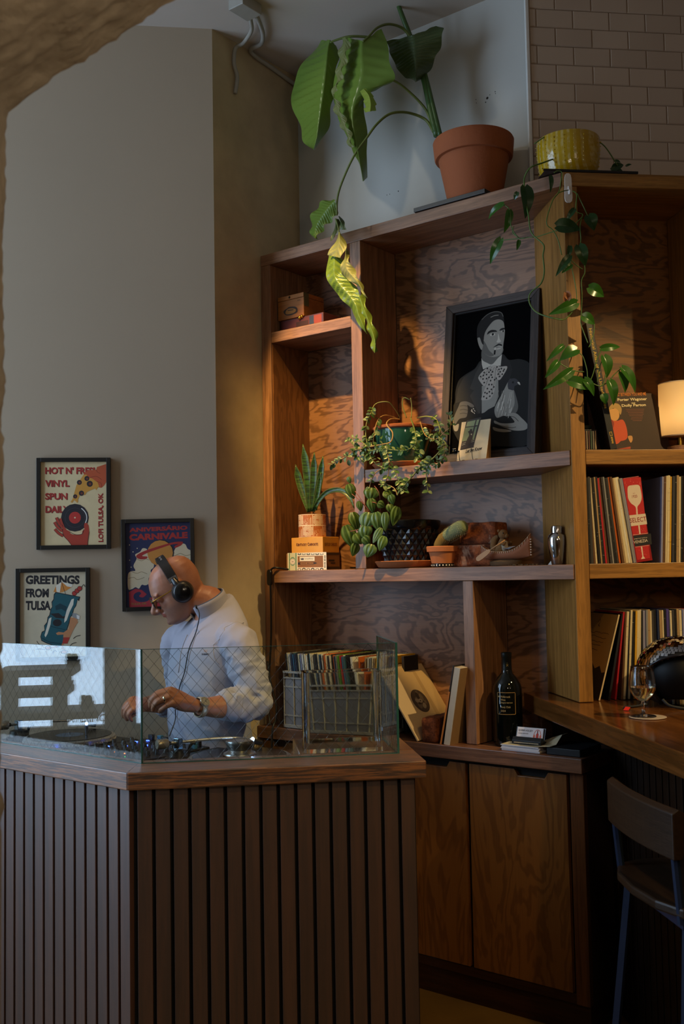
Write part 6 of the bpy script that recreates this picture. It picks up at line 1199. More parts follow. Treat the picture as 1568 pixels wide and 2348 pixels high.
for pts in ([(.04, -.05, .13), (-.02, -.09, .155), (-.07, -.13, .12)], [(.05, .05, .13), (.10, .07, .14), (.15, .09, .05)]): MB().tube(pts, .0022, 6).obj('stem', VST, yb, smooth=True)
hk = thing('adhesive_hook', 'white adhesive hook on the corner post holding a pothos vine', 'hook', Cw(.018, -.0005, 2.872), RZ)
MB().prism(closed([(-.0125, .002), (.0125, .002), (.0135, .05), (.0105, .098), (-.0105, .098), (-.0135, .05)], 3), -.004, 0, 'y').obj('plate', flat('#d8cfc6', .35), hk, bevel=.001)
MB().tube([(.001, -.004, .055), (.0, -.010, .040), (-.001, -.016, .026), (-.001, -.020, .028), (-.001, -.022, .036)], [.003, .0045, .005, .004, .002], 10).obj('hook_arm', flat('#e0d8d0', .35), hk, smooth=True)
# trailing plant in the green glazed pot
gp = thing('trailing_plant', 'wiry trailing plant in a green glazed pot beside the painting', 'plant', (.672, .112, 1.9885))
MB().lathe([(.095, 0), (.118, .003), (.131, .018), (.128, .020), (.115, .009), (.001, .008)], 48).obj('saucer', TERRA, gp, smooth=.8)
MB().lathe([(.070, .011), (.078, .012), (.098, .060), (.112, .115), (.117, .150), (.1165, .155), (.110, .155), (.105, .13), (.001, .13)], 56).obj('pot', flat('#1f4a40', .08), gp, smooth=.8)
MB().lathe([(.110, .1555), (.1175, .1555), (.124, .160), (.125, .168), (.121, .171), (.112, .168)], 56).obj('rim', TERRAD, gp, smooth=.8)
MB().lathe([(.108, .131), (.05, .140), (.0005, .142)], 20).obj('soil', SOIL, gp, smooth=True)
SUC = [leafmat('succulent_leaf', '#4a6b38', '#6a7d48', .35, 0, .2), leafmat('succulent_leaf_pale', '#7d9060', '#8a9468', .45, 0, .2), leafmat('succulent_leaf_blue', '#4f6f5c', '#5f7860', .4, 0, .15)]
WIRY = [flat('#7d8040', .6), flat('#9a7a4a', .7), flat('#5a6a30', .6)]
proto = {}
rnd = random.Random(21)
def small_leaf(root, p, d, size, mi):
    if mi not in proto:
        rows = []
        for i in range(6):
            t = i / 5; hw = .36 * math.sin(PI * (t * .92 + .04)) ** .6
            rows.append([(u * hw, t, abs(u) * hw * .35 - .22 * t * t) for u in (-1, -.5, 0, .5, 1)])
        b = MB(); b.grid(rows); o = b.obj('leaf', SUC[mi], root, smooth=True); proto[mi] = o
    else:
        o = proto[mi].copy(); COL.objects.link(o); o.parent = root
    d = d.normalized(); z = Vector((.5, -.7, .5)); z = z + Vector((rnd.uniform(-.6, .6), rnd.uniform(-.6, .6), rnd.uniform(-.3, .6))); x = d.cross(z).normalized(); z = x.cross(d)
    o.matrix_local = Matrix.Translation(p) @ Matrix((x, d, z)).transposed().to_4x4() @ Matrix.Scale(size, 4)
for si, (r_, pts) in enumerate(TRAILSTEM):
    P = to_local(gp, [V3(p) for p in pts]); MB().tube(P, r_ * .0007, 6).obj('stem', WIRY[si % 3], gp, smooth=True)
    Q = resample(P, max(6, int(sum((a - b).length for a, b in zip(P, P[1:])) / .0125)))
    bare = 4 if si in (0, 1, 4) else (2 if si in (3, 5, 6, 7) else 0)
    if si == 2 or si == 3: continue
    for i, q in enumerate(Q):
        if i < bare * len(Q) / 9 or rnd.random() < .18: continue
        t = (Q[min(i + 1, len(Q) - 1)] - Q[max(i - 1, 0)]).normalized()
        for s_ in (-1, 1):
            if rnd.random() < .2: continue
            sd = t.cross(Vector((.55, -.8, 0))).normalized() * s_ + Vector((rnd.uniform(-.4, .4), rnd.uniform(-.7, .1), rnd.uniform(-.2, .6)))
            small_leaf(gp, q, sd * .8 + t * .5, rnd.uniform(.014, .024), rnd.choice((0, 0, 1, 2)))
for q, n in (((.605, -.035, 2.075), 7), ((.575, -.045, 2.05), 7), ((.64, -.03, 2.13), 6), ((.60, -.05, 2.02), 8), ((.53, -.05, 2.03), 7), ((.69, -.05, 2.03), 6), ((.83, -.04, 2.06), 7), ((.86, -.045, 2.02), 6)):
    for k in range(n):
        d = Vector((rnd.uniform(-1, 1), rnd.uniform(-1, .2), rnd.uniform(-.8, 1))); small_leaf(gp, Vector(q) - gp.location + Vector((rnd.uniform(-.02, .02), rnd.uniform(-.015, .015), rnd.uniform(-.02, .02))), d, rnd.uniform(.016, .025), rnd.choice((0, 1, 2)))
# striped peperomia rooted in the black planter
def pepmat():
    m, t = newmat('striped_leaf', .3, spec=.5); at = t.node('ShaderNodeVertexColor'); at.layer_name = 'vein'; n = t.noise(t.coords(), 30, 2)
    c = t.mix(t.ramp(at.outputs[0], [(.45, 0.0), (.95, 1.0)]), srgb('#22491f'), srgb('#66854f')); c = t.mix(t.math('MULTIPLY', n, .4), c, srgb('#7a8a2c')); t.link(c, t.b.inputs['Base Color'])
    tl = t.node('ShaderNodeBsdfTranslucent'); t.link(c, tl.inputs[0]); mx = t.node('ShaderNodeMixShader'); mx.inputs[0].default_value = .2
    t.link(t.b.outputs[0], mx.inputs[1]); t.link(tl.outputs[0], mx.inputs[2]); t.link(mx.outputs[0], t.n['Material Output'].inputs[0]); return m
PEP = pepmat(); bpz = [o for o in bpy.data.objects if o.name == 'planter.001'][0]
for p, w, h, an in PEPLEAF:
    c = V3(p) - bpz.location; w *= .001; h *= .001; a = math.radians(an)
    w *= 1.1; h *= 1.05; tw = ((p[0] * 7 + p[2] * 3) % 10 - 5) * .11; X = Vector((math.cos(a) * .79, math.cos(a) * .61, math.sin(a))).normalized(); Yd = Vector((math.sin(a) * .79, math.sin(a) * .61, -math.cos(a))).normalized(); N = Vector((.6, -.78, .2)); X = (X + N * tw).normalized()
    rows, vc = [], []
    for i in range(13):
        t = i / 12; hw = w * .5 * math.sin(PI * min(1, t * .95 + .05) ** .75) ** .8 if i < 12 else 0
        row = []
        for k in range(17):
            u = -1 + k / 8; row.append(c + Yd * h * (t - .5) + X * hw * u + N * (.10 * w * (1 - abs(u) ** 1.5) * math.sin(PI * t) + .05 * w * math.cos(u * 3.4 * PI) * .5 * math.sin(PI * t) - .16 * h * t * t)); vc.append(.5 + .5 * math.cos(u * 2.8 * PI))
        rows.append(row)
    b = MB(); b.grid(rows); b.vc = vc; b.obj('leaf', PEP, bpz, smooth=True)
for pts in PEPSTEM: MB().tube([V3(p) - bpz.location for p in pts], .0015, 6).obj('stem', flat('#8a4a34', .6), bpz, smooth=True)
# snake plant
spz = [o for o in bpy.data.objects if o.name == 'planter'][0]
def snakemat():
    m, t = newmat('snake_leaf', .35, spec=.5); v = t.coords((1, 1, 1)); w = t.noise(t.coords((.6, .6, 3.5)), 40, 3, .6); at = t.node('ShaderNodeVertexColor'); at.layer_name = 'vein'
    c = t.mix(t.ramp(w, [(.42, 0.0), (.6, 1.0)]), srgb('#142c12'), srgb('#335c24')); c = t.mix(t.math('MULTIPLY', at.outputs[0], .45), c, srgb('#6a7530')); t.link(c, t.b.inputs['Base Color']); return m
SNK = snakemat()
for pts, w in SNAKELEAF:
    P = resample([V3(p) - spz.location for p in pts], 16); w *= .001
    rows, vc = [], []
    for i, p in enumerate(P):
        t = i / 15; hw = w * .5 * (.55 + .45 * math.sin(PI * min(1, t * .75 + .15))) * (1 if t < .8 else max(.02, (1 - t) / .2)) 
        d = (P[min(i + 1, 15)] - P[max(0, i - 1)]).normalized(); sd = d.cross(Vector((.5, -.86, 0))).normalized(); nr = sd.cross(d)
        rows.append([p + sd * hw * u - nr * (hw * .35 * (1 - u * u)) for u in (-1, -.9, -.4, 0, .4, .9, 1)]); vc += [1, .5, 0, 0, 0, .5, 1]
    b = MB(); b.grid(rows); b.vc = vc; o = b.obj('leaf', SNK, spz, smooth=True); o.modifiers.new('thick', 'SOLIDIFY').thickness = .0025
# ------------------------------------------------------------------ the person
def J3(k): return V3(JOINT[k])
def skinmat():
    m, t = newmat('skin', .42, spec=.45); v = t.coords((1, 1, 1), False); n = t.noise(v, 28, 4, .6); n2 = t.noise(v, 140, 3, .6)
    c = t.mix(n, srgb('#9c6248'), srgb('#c08a6c')); c = t.mix(t.math('MULTIPLY', n2, .25), c, srgb('#8a4a38')); at = t.node('ShaderNodeVertexColor'); at.layer_name = 'vein'; sp = t.node('ShaderNodeSeparateColor'); t.link(at.outputs[0], sp.inputs[0])
    c = t.mix(t.math('MULTIPLY', sp.outputs[0], .5), c, srgb('#6e5a52')); c = t.mix(t.math('MULTIPLY', sp.outputs[1], .6), c, srgb('#9a4a44')); t.link(c, t.b.inputs['Base Color'])
    t.b.inputs['Subsurface Weight'].default_value = .08; t.b.inputs['Subsurface Radius'].default_value = (.01, .004, .002); t.bump(n2, .15, .001); return m
def clothmat(name, col, rough=.85):
    m, t = newmat(name, rough, spec=.2); c = srgb(col); v = t.coords((1, 1, 1), False); n = t.noise(v, 300, 2); n2 = t.noise(v, 9, 3)
    t.link(t.mix(n2, tuple(x * .92 for x in c), c), t.b.inputs['Base Color']); t.bump(n, .1, .001); return m
SKIN = skinmat(); JACK = clothmat('pullover_cloth', '#a8a7b4'); COLR = clothmat('collar_lining', '#59667e'); TROU = clothmat('trouser_cloth', '#2a2c36')
foot0 = Vector((.275, -.575, 0))
pe = None
HF, HU = Vector(HEAD_FRONT).normalized(), Vector(HEAD_UP).normalized(); HL = HU.cross(HF).normalized(); HU = HF.cross(HL).normalized()
HC_ = J3('head')
def hd(f, l, u): return HC_ + HF * f + HL * l + HU * u
CF = Vector(CHEST_FRONT).normalized(); CL = Vector((0, 0, 1)).cross(CF).normalized()
TC = J3('torso')
def td(f, l, z): return Vector((TC.x, TC.y, 0)) + CF * f + CL * l + Vector((0, 0, z))
def union(parts, vox, smooth_it, name, mat):
    me = bpy.data.meshes.new(name); me.from_pydata(parts.v, [], parts.f); me.update()
    bm = bmesh.new(); bm.from_mesh(me); bmesh.ops.recalc_face_normals(bm, faces=bm.faces); bm.to_mesh(me); bm.free()
    o = bpy.data.objects.new(name, me); COL.objects.link(o)
    r = o.modifiers.new('join', 'REMESH'); r.mode = 'VOXEL'; r.voxel_size = vox
    s_ = o.modifiers.new('ease', 'SMOOTH'); s_.factor = .5; s_.iterations = smooth_it
    dg = bpy.context.evaluated_depsgraph_get(); ev = o.evaluated_get(dg); out = bpy.data.meshes.new_from_object(ev); out.name = name
    bpy.data.objects.remove(o); bpy.data.meshes.remove(me)
    out.materials.clear(); out.materials.append(mat); out.shade_smooth(); return out
# head
HP = [(.112, .012, -.038, .030), (.104, .038, -.066, .052), (.090, .060, -.086, .064), (.068, .078, -.098, .0725), (.042, .0875, -.1035, .0765), (.020, .0905, -.104, .077), (.006, .0860, -.102, .0765), (-.008, .0795, -.099, .0755), (-.028, .0805, -.092, .0735),
      (-.046, .0835, -.082, .070), (-.058, .0855, -.072, .0665), (-.070, .0850, -.060, .063), (-.084, .0840, -.045, .058), (-.098, .0845, -.028, .051), (-.110, .0790, -.008, .042), (-.119, .0640, .012, .028)]
b = MB(); N = 44; rings = []
for z, xf, xb, w in HP:
    ring = []
    xc = (xf * .35 + xb * .65)
    for k in range(N):
        a = 2 * PI * k / N; c, s_ = math.cos(a), math.sin(a)
        x = xc + ((xf - xc) if c > 0 else (xc - xb)) * math.copysign(abs(c) ** .92, c)
        y = w * math.copysign(abs(s_) ** .88, s_) * (1 - (.16 if z < .0 else .05) * max(0, c) ** 2)
        if c > 0 and abs(z + .004) < .016 and .018 < abs(y) < .050: x -= .0065 * (1 - abs(z + .004) / .016)       # eye sockets
        if c > 0 and abs(z - .020) < .012 and abs(y) < .055: x += .002                                          # brow
        if c > .2 and -.075 < z < -.02 and .028 < abs(y) < .055: x += .0015
        ring.append(hd(x, y, z))
    rings.append(ring)
top = [hd(-.012, 0, .1155)] * N; bot = [hd(.036, 0, -.1225)] * N
b.rings([top] + rings + [bot])
b.tube([hd(.083, 0, .012), hd(.092, 0, -.006), hd(.104, 0, -.024), hd(.1125, 0, -.037), hd(.096, 0, -.047)], [.0085, .0095, .0112, .0130, .0095], 12)
for s_ in (-1, 1):
    b.ball(hd(.0960, s_ * .0125, -.0415), .0095, 10); b.ball(hd(.0735, s_ * .031, -.004), .0125, 12)
    b.tube([hd(.0815, s_ * .018, .012), hd(.0820, s_ * .032, .0155), hd(.0750, s_ * .048, .0120)], [.0045, .0055, .004], 8)
    b.tube([hd(.004, s_ * .0745, .022), hd(-.010, s_ * .083, .028), hd(-.022, s_ * .086, .014), hd(-.018, s_ * .083, -.010), hd(-.004, s_ * .076, -.030)], [.006, .007, .0075, .007, .0065], 8)
    b.ball(hd(-.006, s_ * .0765, -.002), .013, 10)
b.tube([hd(.0805, -.024, -.0600), hd(.0885, -.010, -.0575), hd(.0885, .010, -.0575), hd(.0805, .024, -.0600)], [.002, .0042, .0042, .002], 8)
b.tube([hd(.0790, -.022, -.0660), hd(.0875, -.008, -.0685), hd(.0875, .008, -.0685), hd(.0790, .022, -.0660)], [.002, .0048, .0048, .002], 8)
b.ball(hd(.0790, 0, -.098), .0125, 12)
# neck, torso core
NB = td(-.005, 0, 1.435)
b.tube([hd(-.038, 0, -.02), hd(-.040, 0, -.07), NB + Vector((0, 0, .03)), NB - Vector((0, 0, .05))], [.060, .058, .060, .075], 24)
def ell(f, z, a_, b_, n=40, lean=0.0): return [td(f + a_ * math.copysign(abs(math.cos(2 * PI * k / n)) ** .9, math.cos(2 * PI * k / n)), b_ * math.copysign(abs(math.sin(2 * PI * k / n)) ** .85, math.sin(2 * PI * k / n)), z) for k in range(n)]
b.rings([ell(.01, 1.36, .07, .12), ell(.0, 1.32, .10, .17), ell(.0, 1.22, .11, .175), ell(.01, 1.08, .115, .16), ell(.0, .95, .11, .16), ell(.0, .86, .11, .165), ell(0, .80, .09, .15)])
HIP = {s_: td(-.005, s_ * .085, .84) for s_ in (-1, 1)}
FT = {1: td(-.03, .125, .0), -1: td(.01, -.12, .0)}
for s_ in (-1, 1):
    h, f_ = HIP[s_], FT[s_]; kn_ = h.lerp(f_ + Vector((0, 0, .08)), .48) + CF * .012
    b.tube([h, kn_, f_ + Vector((0, 0, .09))], [.075, .052, .036], 18)
# forearms
for side, hand in (('left', LEFT_HAND), ('right', RIGHT_HAND)):
    E, C_, W = J3('elbow_' + side), J3('cuff_' + side), J3('wrist_' + side)
    b.tube([E.lerp(C_, .3), C_, C_.lerp(W, .6), W], [.042, .040, .032, .0265], 18)
    F = [[V3(p) for p in f_] for f_ in hand]
    mc = [f_[1] for f_ in F[:4]]; cm = (mc[0] + mc[1] + mc[2] + mc[3]) / 4
    for f_ in F[:4]:                                             # metacarpals make the back of the hand
        b.tube([W.lerp(f_[1], .06), f_[0].lerp(f_[1], .35), f_[1]], [.020, .0165, .0122], 14)
    for p, q in zip(F[:3], F[1:4]): b.tube([W.lerp((p[1] + q[1]) / 2, .1), ((p[1] + q[1]) / 2).lerp(W, .3), ((p[1] + q[1]) / 2).lerp(W, .06)], [.020, .0160, .0105], 12)
    for k, f_ in enumerate(F[:4]):
        r0 = (.0098, .0102, .0096, .0084)[k]; b.tube(f_[1:], [r0 * 1.12, r0 * 1.04, r0 * .95, r0 * .82], 12)
        b.ball(f_[-1], r0 * .84, 10); b.ball(f_[1], r0 * 1.2, 10)
    t_ = F[4]; b.tube([W.lerp(t_[0], .5)] + t_, [.018, .0165, .0120, .0108, .0090], 12); b.ball(t_[-1], .0092, 10)
body = union(b, .0036, 3, 'person', SKIN)
# face and hand reddening, jaw stubble: skin tone as it is
ca = body.color_attributes.new('vein', 'FLOAT_COLOR', 'POINT')
for i, v in enumerate(body.vertices):
    q = v.co - HC_; f_, l_, u_ = q.dot(HF), q.dot(HL), q.dot(HU); st = lp = 0.0
    if -.14 < u_ < -.035 and f_ > -.03 and q.length < .16:
        st = min(1, (-.035 - u_) / .02) * min(1, (f_ + .03) / .04); 
        if f_ > .075 and abs(l_) < .022 and -.074 < u_ < -.054: lp = 1.0; st = 0.0
    ca.data[i].color = (st, lp, 0, 1)
pe = bpy.data.objects.new('person', body); COL.objects.link(pe)
tag(pe, 'bald person in glasses, headphones and a pale pullover bending over the turntables', 'person')
# pullover
def wr(P, R, seed, amp, freq, seg=30):
    """sleeve tube with gathered folds"""
    Q, RR = spline([Vector(p) for p in P], 12, R); n = len(Q); rings = []; up = Vector((0, 0, 1)); s_ = 0.0
    for i in range(n):
        t = (Q[min(i + 1, n - 1)] - Q[max(i - 1, 0)]).normalized(); u = (up - t * up.dot(t)); u = (u if u.length > 1e-4 else t.orthogonal()).normalized(); up = u; w = t.cross(u)
        if i: s_ += (Q[i] - Q[i - 1]).length
        ring = []
        for k in range(seg):
            a = 2 * PI * k / seg; q_ = Vector((s_ * freq * .2 + seed * 7 + .35 * math.sin(a + seed), math.cos(a) * .95, math.sin(a) * .95)); fold = 1.15 - 2.6 * abs(noise.noise(q_)) - .9 * abs(noise.noise(q_ * 1.9))
            f__ = i / (n - 1); env = amp[0] + (amp[1] - amp[0]) * min(1.0, f__ * 1.7) * (1.0 if f__ < .9 else (1 - f__) * 10)
            ring.append(Q[i] + (u * math.cos(a) + w * math.sin(a)) * (RR[i] + env * fold))
        rings.append(ring)
    return rings
b = MB()
tz = [(1.462, -.016, .060, .064), (1.450, -.014, .070, .076), (1.432, -.010, .082, .104), (1.408, -.006, .094, .140), (1.378, -.002, .106, .172), (1.34, .0, .116, .192), (1.30, .0, .124, .200), (1.24, .004, .132, .198), (1.16, .010, .136, .190), (1.08, .012, .136, .182), (1.00, .010, .134, .180), (.93, .004, .134, .184), (.885, .0, .130, .182), (.875, 0, .12, .172)]
rg = []
for i, (z, f_, a_, w_) in enumerate(tz):
    ring = ell(f_, z, a_, w_, 64); k_ = max(0.0, min(1.0, (z - 1.30) / .15)) * .55                    # shoulders slope down towards the chest
    rg.append([p - Vector((0, 0, (p - td(0, 0, z)).dot(CF) * k_ + .10 * k_ * abs((p - td(0, 0, z)).dot(CL)))) for p in ring])
fine = []
for i in range(len(rg) - 1):
    for k in range(6):
        t = k / 6; fine.append([p.lerp(q, t) for p, q in zip(rg[i], rg[i + 1])])
fine.append(rg[-1])
for ri, ring in enumerate(fine):
    c = sum(ring, Vector()) / len(ring)
    for k, p in enumerate(ring):
        a = 2 * PI * k / 64; z = p.z
        q_ = Vector((z * 15 + a * .9, math.cos(a) * 1.3 + 3, math.sin(a) * 1.3)); w_ = (.5 - 1.9 * abs(noise.noise(q_)) - .5 * abs(noise.noise(q_ * 2.3))) * .0085 * max(.15, min(1, (1.36 - z) / .22))
        ring[k] = p + (p - c).normalized() * w_
b.rings(fine)
SL, EL, CUL = J3('shoulder_left'), J3('elbow_left'), J3('cuff_left')
b.rings(wr([td(.0, .11, 1.335), SL, SL.lerp(EL, .45) + CL * .012, EL, EL.lerp(CUL, .55), CUL], [.064, .068, .063, .060, .053, .0455], 1.0, (.003, .0135), 150))
SR, ER, CUR = J3('shoulder_right'), J3('elbow_right'), J3('cuff_right')
b.rings(wr([td(.0, -.11, 1.335), SR, SR.lerp(ER, .45) - CL * .01, ER, ER.lerp(CUR, .55), CUR], [.064, .068, .063, .058, .052, .0455], 2.0, (.003, .0135), 150))
jm = union(b, .0048, 2, 'pullover', JACK)
jk = link('pullover', jm, pe, True)
# stand collar with a darker lining
CB = td(-.008, 0, 1.440); CAX = (hd(-.038, 0, -.03) - CB).normalized(); CAX = (CAX + Vector((0, 0, 1.2))).normalized()
def collar(r, h0, h1, out=0.0, n=44, gap=.30):
    tl = (Vector((0, 0, 1)) + CF * .52).normalized(); fx = CL.cross(tl).normalized(); fx = fx if fx.dot(CF) > 0 else -fx
    rows = []
    for j in range(6):
        t = j / 5; row = []
        for k in range(n + 1):
            a = gap * (1 + .5 * t) + (2 * PI - gap * (2 + t)) * k / n
            row.append(CB + (fx * math.cos(a) * 1.12 + CL * math.sin(a)) * (r + out + .004 * t) + tl * (h0 + (h1 - h0) * t) + CF * .012 * t)
        rows.append(row)
    b = MB(); b.grid(rows); return b
o = collar(.068, -.010, .052).obj('collar', JACK, jk, smooth=True); o.modifiers.new('thick', 'SOLIDIFY').thickness = .004
o = collar(.0635, -.008, .055).obj('collar_lining', COLR, jk, smooth=True); o.modifiers.new('thick', 'SOLIDIFY').thickness = .002
from mathutils.bvhtree import BVHTree
jb = BVHTree.FromPolygons([v.co.copy() for v in jm.vertices], [tuple(p.vertices) for p in jm.polygons])
def onj(p, d):
    loc, nor, idx, ds = jb.find_nearest(p)
    return loc + nor * d
zip_ = [td(.16, .0, 1.395 - .014 * k) for k in range(13)]
MB().tube([onj(p, .0006) for p in zip_], .0022, 6, smooth=False).obj('zip', flat('#a9a8b4', .5), jk, smooth=True)
for nm, j0, j1, r_ in (('cuff', EL, CUL, .0475), ('cuff', ER, CUR, .0475)):
    d = (j1 - j0).normalized(); MB().tube([j1 - d * .045, j1 - d * .003, j1 + d * .004], [r_ + .002, r_ - .0005, r_ - .003], 28, smooth=False).obj(nm, JACK, jk, smooth=True)
sm_ = []
for k in range(26):
    a = 2 * PI * k / 26 * .5 - .9; q = td(.0, .175, 1.335) + CF * math.cos(a) * .11 + Vector((0, 0, math.sin(a) * .10)); sm_.append(onj(q, .0004))
MB().tube(sm_, .0013, 5, smooth=False).obj('shoulder_seam', flat('#b2b1bc', .8), jk, smooth=True)
cm = V3(CHEST_MARK); lo_, nr_, i_, d_ = jb.find_nearest(cm)
ux = Vector((0, 0, 1)).cross(nr_).normalized(); uy = nr_.cross(ux).normalized()
def chest(u, v, d):
    p = lo_ + ux * u + uy * v; q, n, i, dd = jb.find_nearest(p); return q + n * (.0012 - d)
A = Art(fn=chest); A.text('#2a2f45', 'SUMMIT', -.015, -.012, w=.030, h=.0065, bold=.03)
A.line('#d49a74', [(-.006, .008), (-.004, .002), (0, .005), (.004, .002), (.006, .008)], .0016, False); A.line('#d49a74', [(-.006, .000), (.006, .000)], .0014, False)
A.done('chest_mark', jk)
# trousers and shoes (behind the booth)
b = MB(); b.rings([ell(0, .905, .122, .172), ell(0, .86, .124, .176), ell(0, .80, .118, .172), ell(0, .76, .09, .15)])
for s_ in (-1, 1):
    h, f_ = HIP[s_], FT[s_]; kn_ = h.lerp(f_ + Vector((0, 0, .08)), .48) + CF * .012
    b.tube([h, kn_, f_ + Vector((0, 0, .05))], [.094, .073, .064], 22)
tr = link('trousers', union(b, .009, 3, 'trousers', TROU), pe, True)
for s_ in (-1, 1):
    f_ = FT[s_]; b = MB(); b.tube([f_ - CF * .07 + Vector((0, 0, .045)), f_ + Vector((0, 0, .045)), f_ + CF * .10 + Vector((0, 0, .034)), f_ + CF * .17 + Vector((0, 0, .028))], [.036, .044, .040, .022], 18)
    for i, v in enumerate(b.v): b.v[i] = (v[0], v[1], max(.0, v[2]))
    b.obj('shoe', flat('#1a1a1c', .5), pe, smooth=True)
# glasses
TOR = flat('#2a1d12', .2); GOLDT = flat('#b98a2e', .25, .9)
gl = None
for s_ in (-1, 1):
    pts = [hd(.101 + .0 * math.cos(a), s_ * (.0325 + .0240 * math.cos(a)), -.006 + .0205 * math.sin(a) * (1.06 if math.sin(a) > 0 else 1)) for a in [2 * PI * k / 28 for k in range(29)]]
    o = MB().tube(pts, .0024, 8, smooth=False).obj('lens_rim', TOR, pe, smooth=True)
    MB().add([(p + (hd(.101, s_ * .0325, -.006) - p) * .03) for p in pts[:28]], [tuple(range(28))]).obj('lens', clear_glass('lens_glass', (.55, .55, .58)), o)
    MB().tube([hd(.100, s_ * .0570, .001), hd(.085, s_ * .0680, .002), hd(.045, s_ * .0770, .003), hd(-.004, s_ * .0800, .004), hd(-.022, s_ * .0800, -.010)], .0019, 6).obj('temple', GOLDT, pe, smooth=True)
MB().tube([hd(.102, -.0095, -.001), hd(.1055, 0, .002), hd(.102, .0095, -.001)], .0020, 6).obj('bridge', GOLDT, pe, smooth=True)
# wrist watch and ring
W, C_ = J3('wrist_left'), J3('cuff_left'); ax = (W - C_).normalized(); wc = W + (C_ - W) * .06
vw = (Vector((3.005, -3.29, 1.57)) - wc).normalized(); nz = (vw + Vector((0, 0, .55))); nz = (nz - ax * nz.dot(ax)).normalized(); sd = ax.cross(nz)
b = MB(); rows = []
for k in range(33):
    a = 2 * PI * k / 32; rad = nz * math.cos(a) * .0298 + sd * math.sin(a) * .0305
    rows.append([wc + rad + ax * (.0095 * u) + rad.normalized() * .0018 * (1 - u * u) for u in (-1, -.5, 0, .5, 1)])
b.grid(rows); o = b.obj('watch_band', flat('#d0c4ae', .38, .7), pe, smooth=True); o.modifiers.new('thick', 'SOLIDIFY').thickness = .003
Mw = Matrix((ax, sd, nz)).transposed().to_4x4(); Mw.translation = wc + nz * .0285
CASE = flat('#d2ccc0', .3, .7)
MB().lathe([(.0160, 0), (.0180, .002), (.0180, .007), (.0165, .0088), (.0150, .0088)], 40, M=Mw).obj('watch_case', CASE, o, smooth=.7)
MB().lathe([(.0150, .0084), (.0005, .0086)], 32, M=Mw).obj('watch_dial', flat('#e8e2d2', .4), o)
b = MB()
for k in range(12): b.box(-.0006, .0006, .0110, .0142, .0086, .0091, M=Mw @ Matrix.Rotation(2 * PI * k / 12, 4, 'Z'))
b.box(-.0005, .0005, -.002, .011, .0087, .0093, M=Mw @ Matrix.Rotation(.6, 4, 'Z')); b.box(-.0007, .0007, -.002, .008, .0087, .0094, M=Mw @ Matrix.Rotation(2.5, 4, 'Z')); b.obj('watch_hands', BLK, o)
f_ = [V3(p) for p in LEFT_HAND[2]]; d = (f_[2] - f_[1]).normalized(); rc_ = f_[1].lerp(f_[2], .42); MB().tube([rc_ - d * .0032, rc_ + d * .0032], .0116, 24, smooth=False).obj('finger_ring', flat('#e0d8c8', .12, 1.0), pe, smooth=True)
# headphones
hp = thing('headphones', 'black over ear headphones worn by the bald person', 'headphones', HC_)
def hl(f, l, u): return HF * f + HL * l + HU * u
PLA = flat('#16171a', .32); PAD = flat('#0c0c0e', .6); GRY = flat('#6a6d72', .3, .7)
rows = []
for k in range(37):
    a = PI * (k / 36) ; a = .12 * PI + .76 * PI * k / 36
    c, s_ = math.cos(a), math.sin(a); R1, R2 = .088, .126
    rows.append([hl(-.004 + f, R1 * c * m, (R2 * s_ - .004) * m) for f, m in ((-.016, 1.0), (.016, 1.0), (.018, 1.05), (.016, 1.10), (-.016, 1.10), (-.018, 1.05))])
MB().rings(rows).obj('headband', PLA, hp, smooth=.9)
A = Art(fn=lambda u, v, d: hl(-.004 + v, math.cos(u / .118 + 1.18) * (.0885 * 1.10 + .0008 - d), math.sin(u / .118 + 1.18) * (.126 * 1.10 + .0008 - d) - .004)); A.text('#8a8d92', 'for DJ', -.012, -.006, w=.03, h=.010, bold=.02); A.done('band_lettering', bpy.data.objects['headband'])
for s_ in (-1, 1):
    cc_ = hl(-.012, s_ * .084, -.020)
    Mc = Matrix((HF, HU, HL * s_)).transposed().to_4x4(); Mc.translation = cc_
    MB().lathe([(.020, -.006), (.036, -.006), (.0405, .0), (.0405, .010), (.036, .016), (.020, .016)], 36, M=Mc).obj('ear_pad', PAD, hp, smooth=.8)
    o = MB().lathe([(.030, .014), (.0385, .015), (.0385, .024), (.033, .034), (.029, .0365), (.001, .0375)], 40, M=Mc).obj('ear_cup', PLA, hp, smooth=.6)
    MB().lathe([(.0240, .0370), (.0250, .0382), (.0240, .0388), (.001, .0389)], 32, M=Mc).obj('cup_cap', flat('#0b0c10', .15), o, smooth=.6)
    MB().tube([hl(-.004, s_ * .090, .038), hl(-.006, s_ * .100, .018), hl(-.010, s_ * .108, .002)], [.011, .014, .012], 10).obj('yoke', PLA, hp, smooth=True)
    M2 = Matrix.Translation(hl(-.004, s_ * .0905, .040)); MB().box(-.017, .017, -.006, .006, -.007, .012, M=M2 @ Mc.to_3x3().to_4x4() @ Matrix.Rotation(PI / 2, 4, 'X')).obj('slider', GRY, hp, bevel=.002)
cb = [V3(p) for p in CABLE]; Q = []
for i, p in enumerate(cb):
    if 1 < i < 8:
        loc, nor, idx, ds = jb.find_nearest(p); p = loc + nor * .007
    Q.append(p - HC_)
MB().tube(Q, .0019, 6).obj('cable', BLK, hp, smooth=True)
MB().tube([Q[0] + hl(.0, 0, .012), Q[0] - Vector((0, 0, .004))], [.004, .003], 8).obj('cable_boot', BLK, hp, smooth=True)
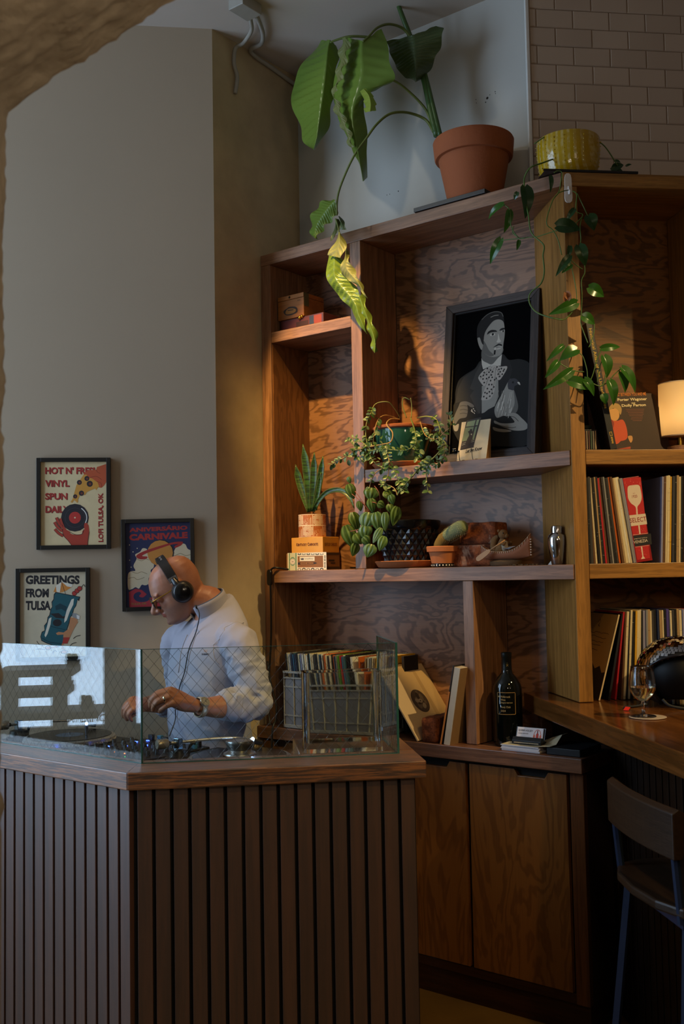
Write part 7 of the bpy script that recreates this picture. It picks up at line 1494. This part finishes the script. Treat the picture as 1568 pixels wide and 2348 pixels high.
# ------------------------------------------------------------------ cords and conduit
def cord(name, label, pts, r, m=BLK): return tag(MB().tube(pts, r, 8).obj(name, m, smooth=True), label, 'cable')
r = thing('power_cord', 'black lamp cord with an inline switch hanging down the bookcase side', 'cable', (.048, -.012, 1.56))
MB().tube([(.10, .20, .030), (.07, .06, .031), (.045, .012, .038), (.020, -.002, .040), (.003, -.006, .025), (.002, -.006, -.01), (.004, -.006, -.12), (.002, -.006, -.26), (-.008, -.008, -.40), (-.006, -.02, -.52), (.012, -.035, -.60), (.02, -.04, -.625)], .0042, 8).obj('cord', BLK, r, smooth=True)
MB().prism(closed([(-.010, -.032), (.010, -.032), (.012, 0), (.010, .030), (-.010, .030), (-.012, 0)], 3), -.014, .0, 'y').obj('inline_switch', BLK, r, bevel=.003)
cord('speaker_cable', 'second black cable hanging behind the person down to the booth', [(.030, -.022, 1.20), (.052, -.024, 1.10), (.085, -.03, 1.02), (.095, -.045, .96), (.10, -.075, .90), (.10, -.085, .6)], .0045)
cord('cable_behind_boxes', 'black cable running along the shelf behind the cigar boxes', [(.32, .20, 1.594), (.40, .17, 1.594), (.47, .16, 1.600), (.49, .14, 1.594)], .004)
r = thing('conduit', 'pale electrical conduit and junction box at the ceiling corner', 'conduit', (.24, -.30, 3.9))
CON = flat('#a39c90', .5)
MB().prism([(-.03, -.10), (.05, -.10), (.05, .012), (-.03, .012)], -.045, 0).obj('junction_box', CON, r, bevel=.003)
o = r.location
MB().tube([Vector(p) - o for p in ((.222, -.285, 3.872), (.205, -.262, 3.872), (.15, -.20, 3.875), (.06, -.155, 3.87), (.016, -.158, 3.86), (.013, -.165, 3.79), (.013, -.146, 3.74), (.013, -.160, 3.66))], .0085, 10).obj('conduit_pipe', CON, r, smooth=True)
MB().tube([Vector(p) - o for p in ((.250, -.282, 3.872), (.235, -.25, 3.872), (.17, -.15, 3.878), (.10, -.085, 3.882), (.03, -.075, 3.885), (.013, -.03, 3.878), (.013, .08, 3.868), (.013, .23, 3.852), (.03, .262, 3.84), (.3, .262, 3.83))], .0095, 10).obj('conduit_pipe', CON, r, smooth=True)
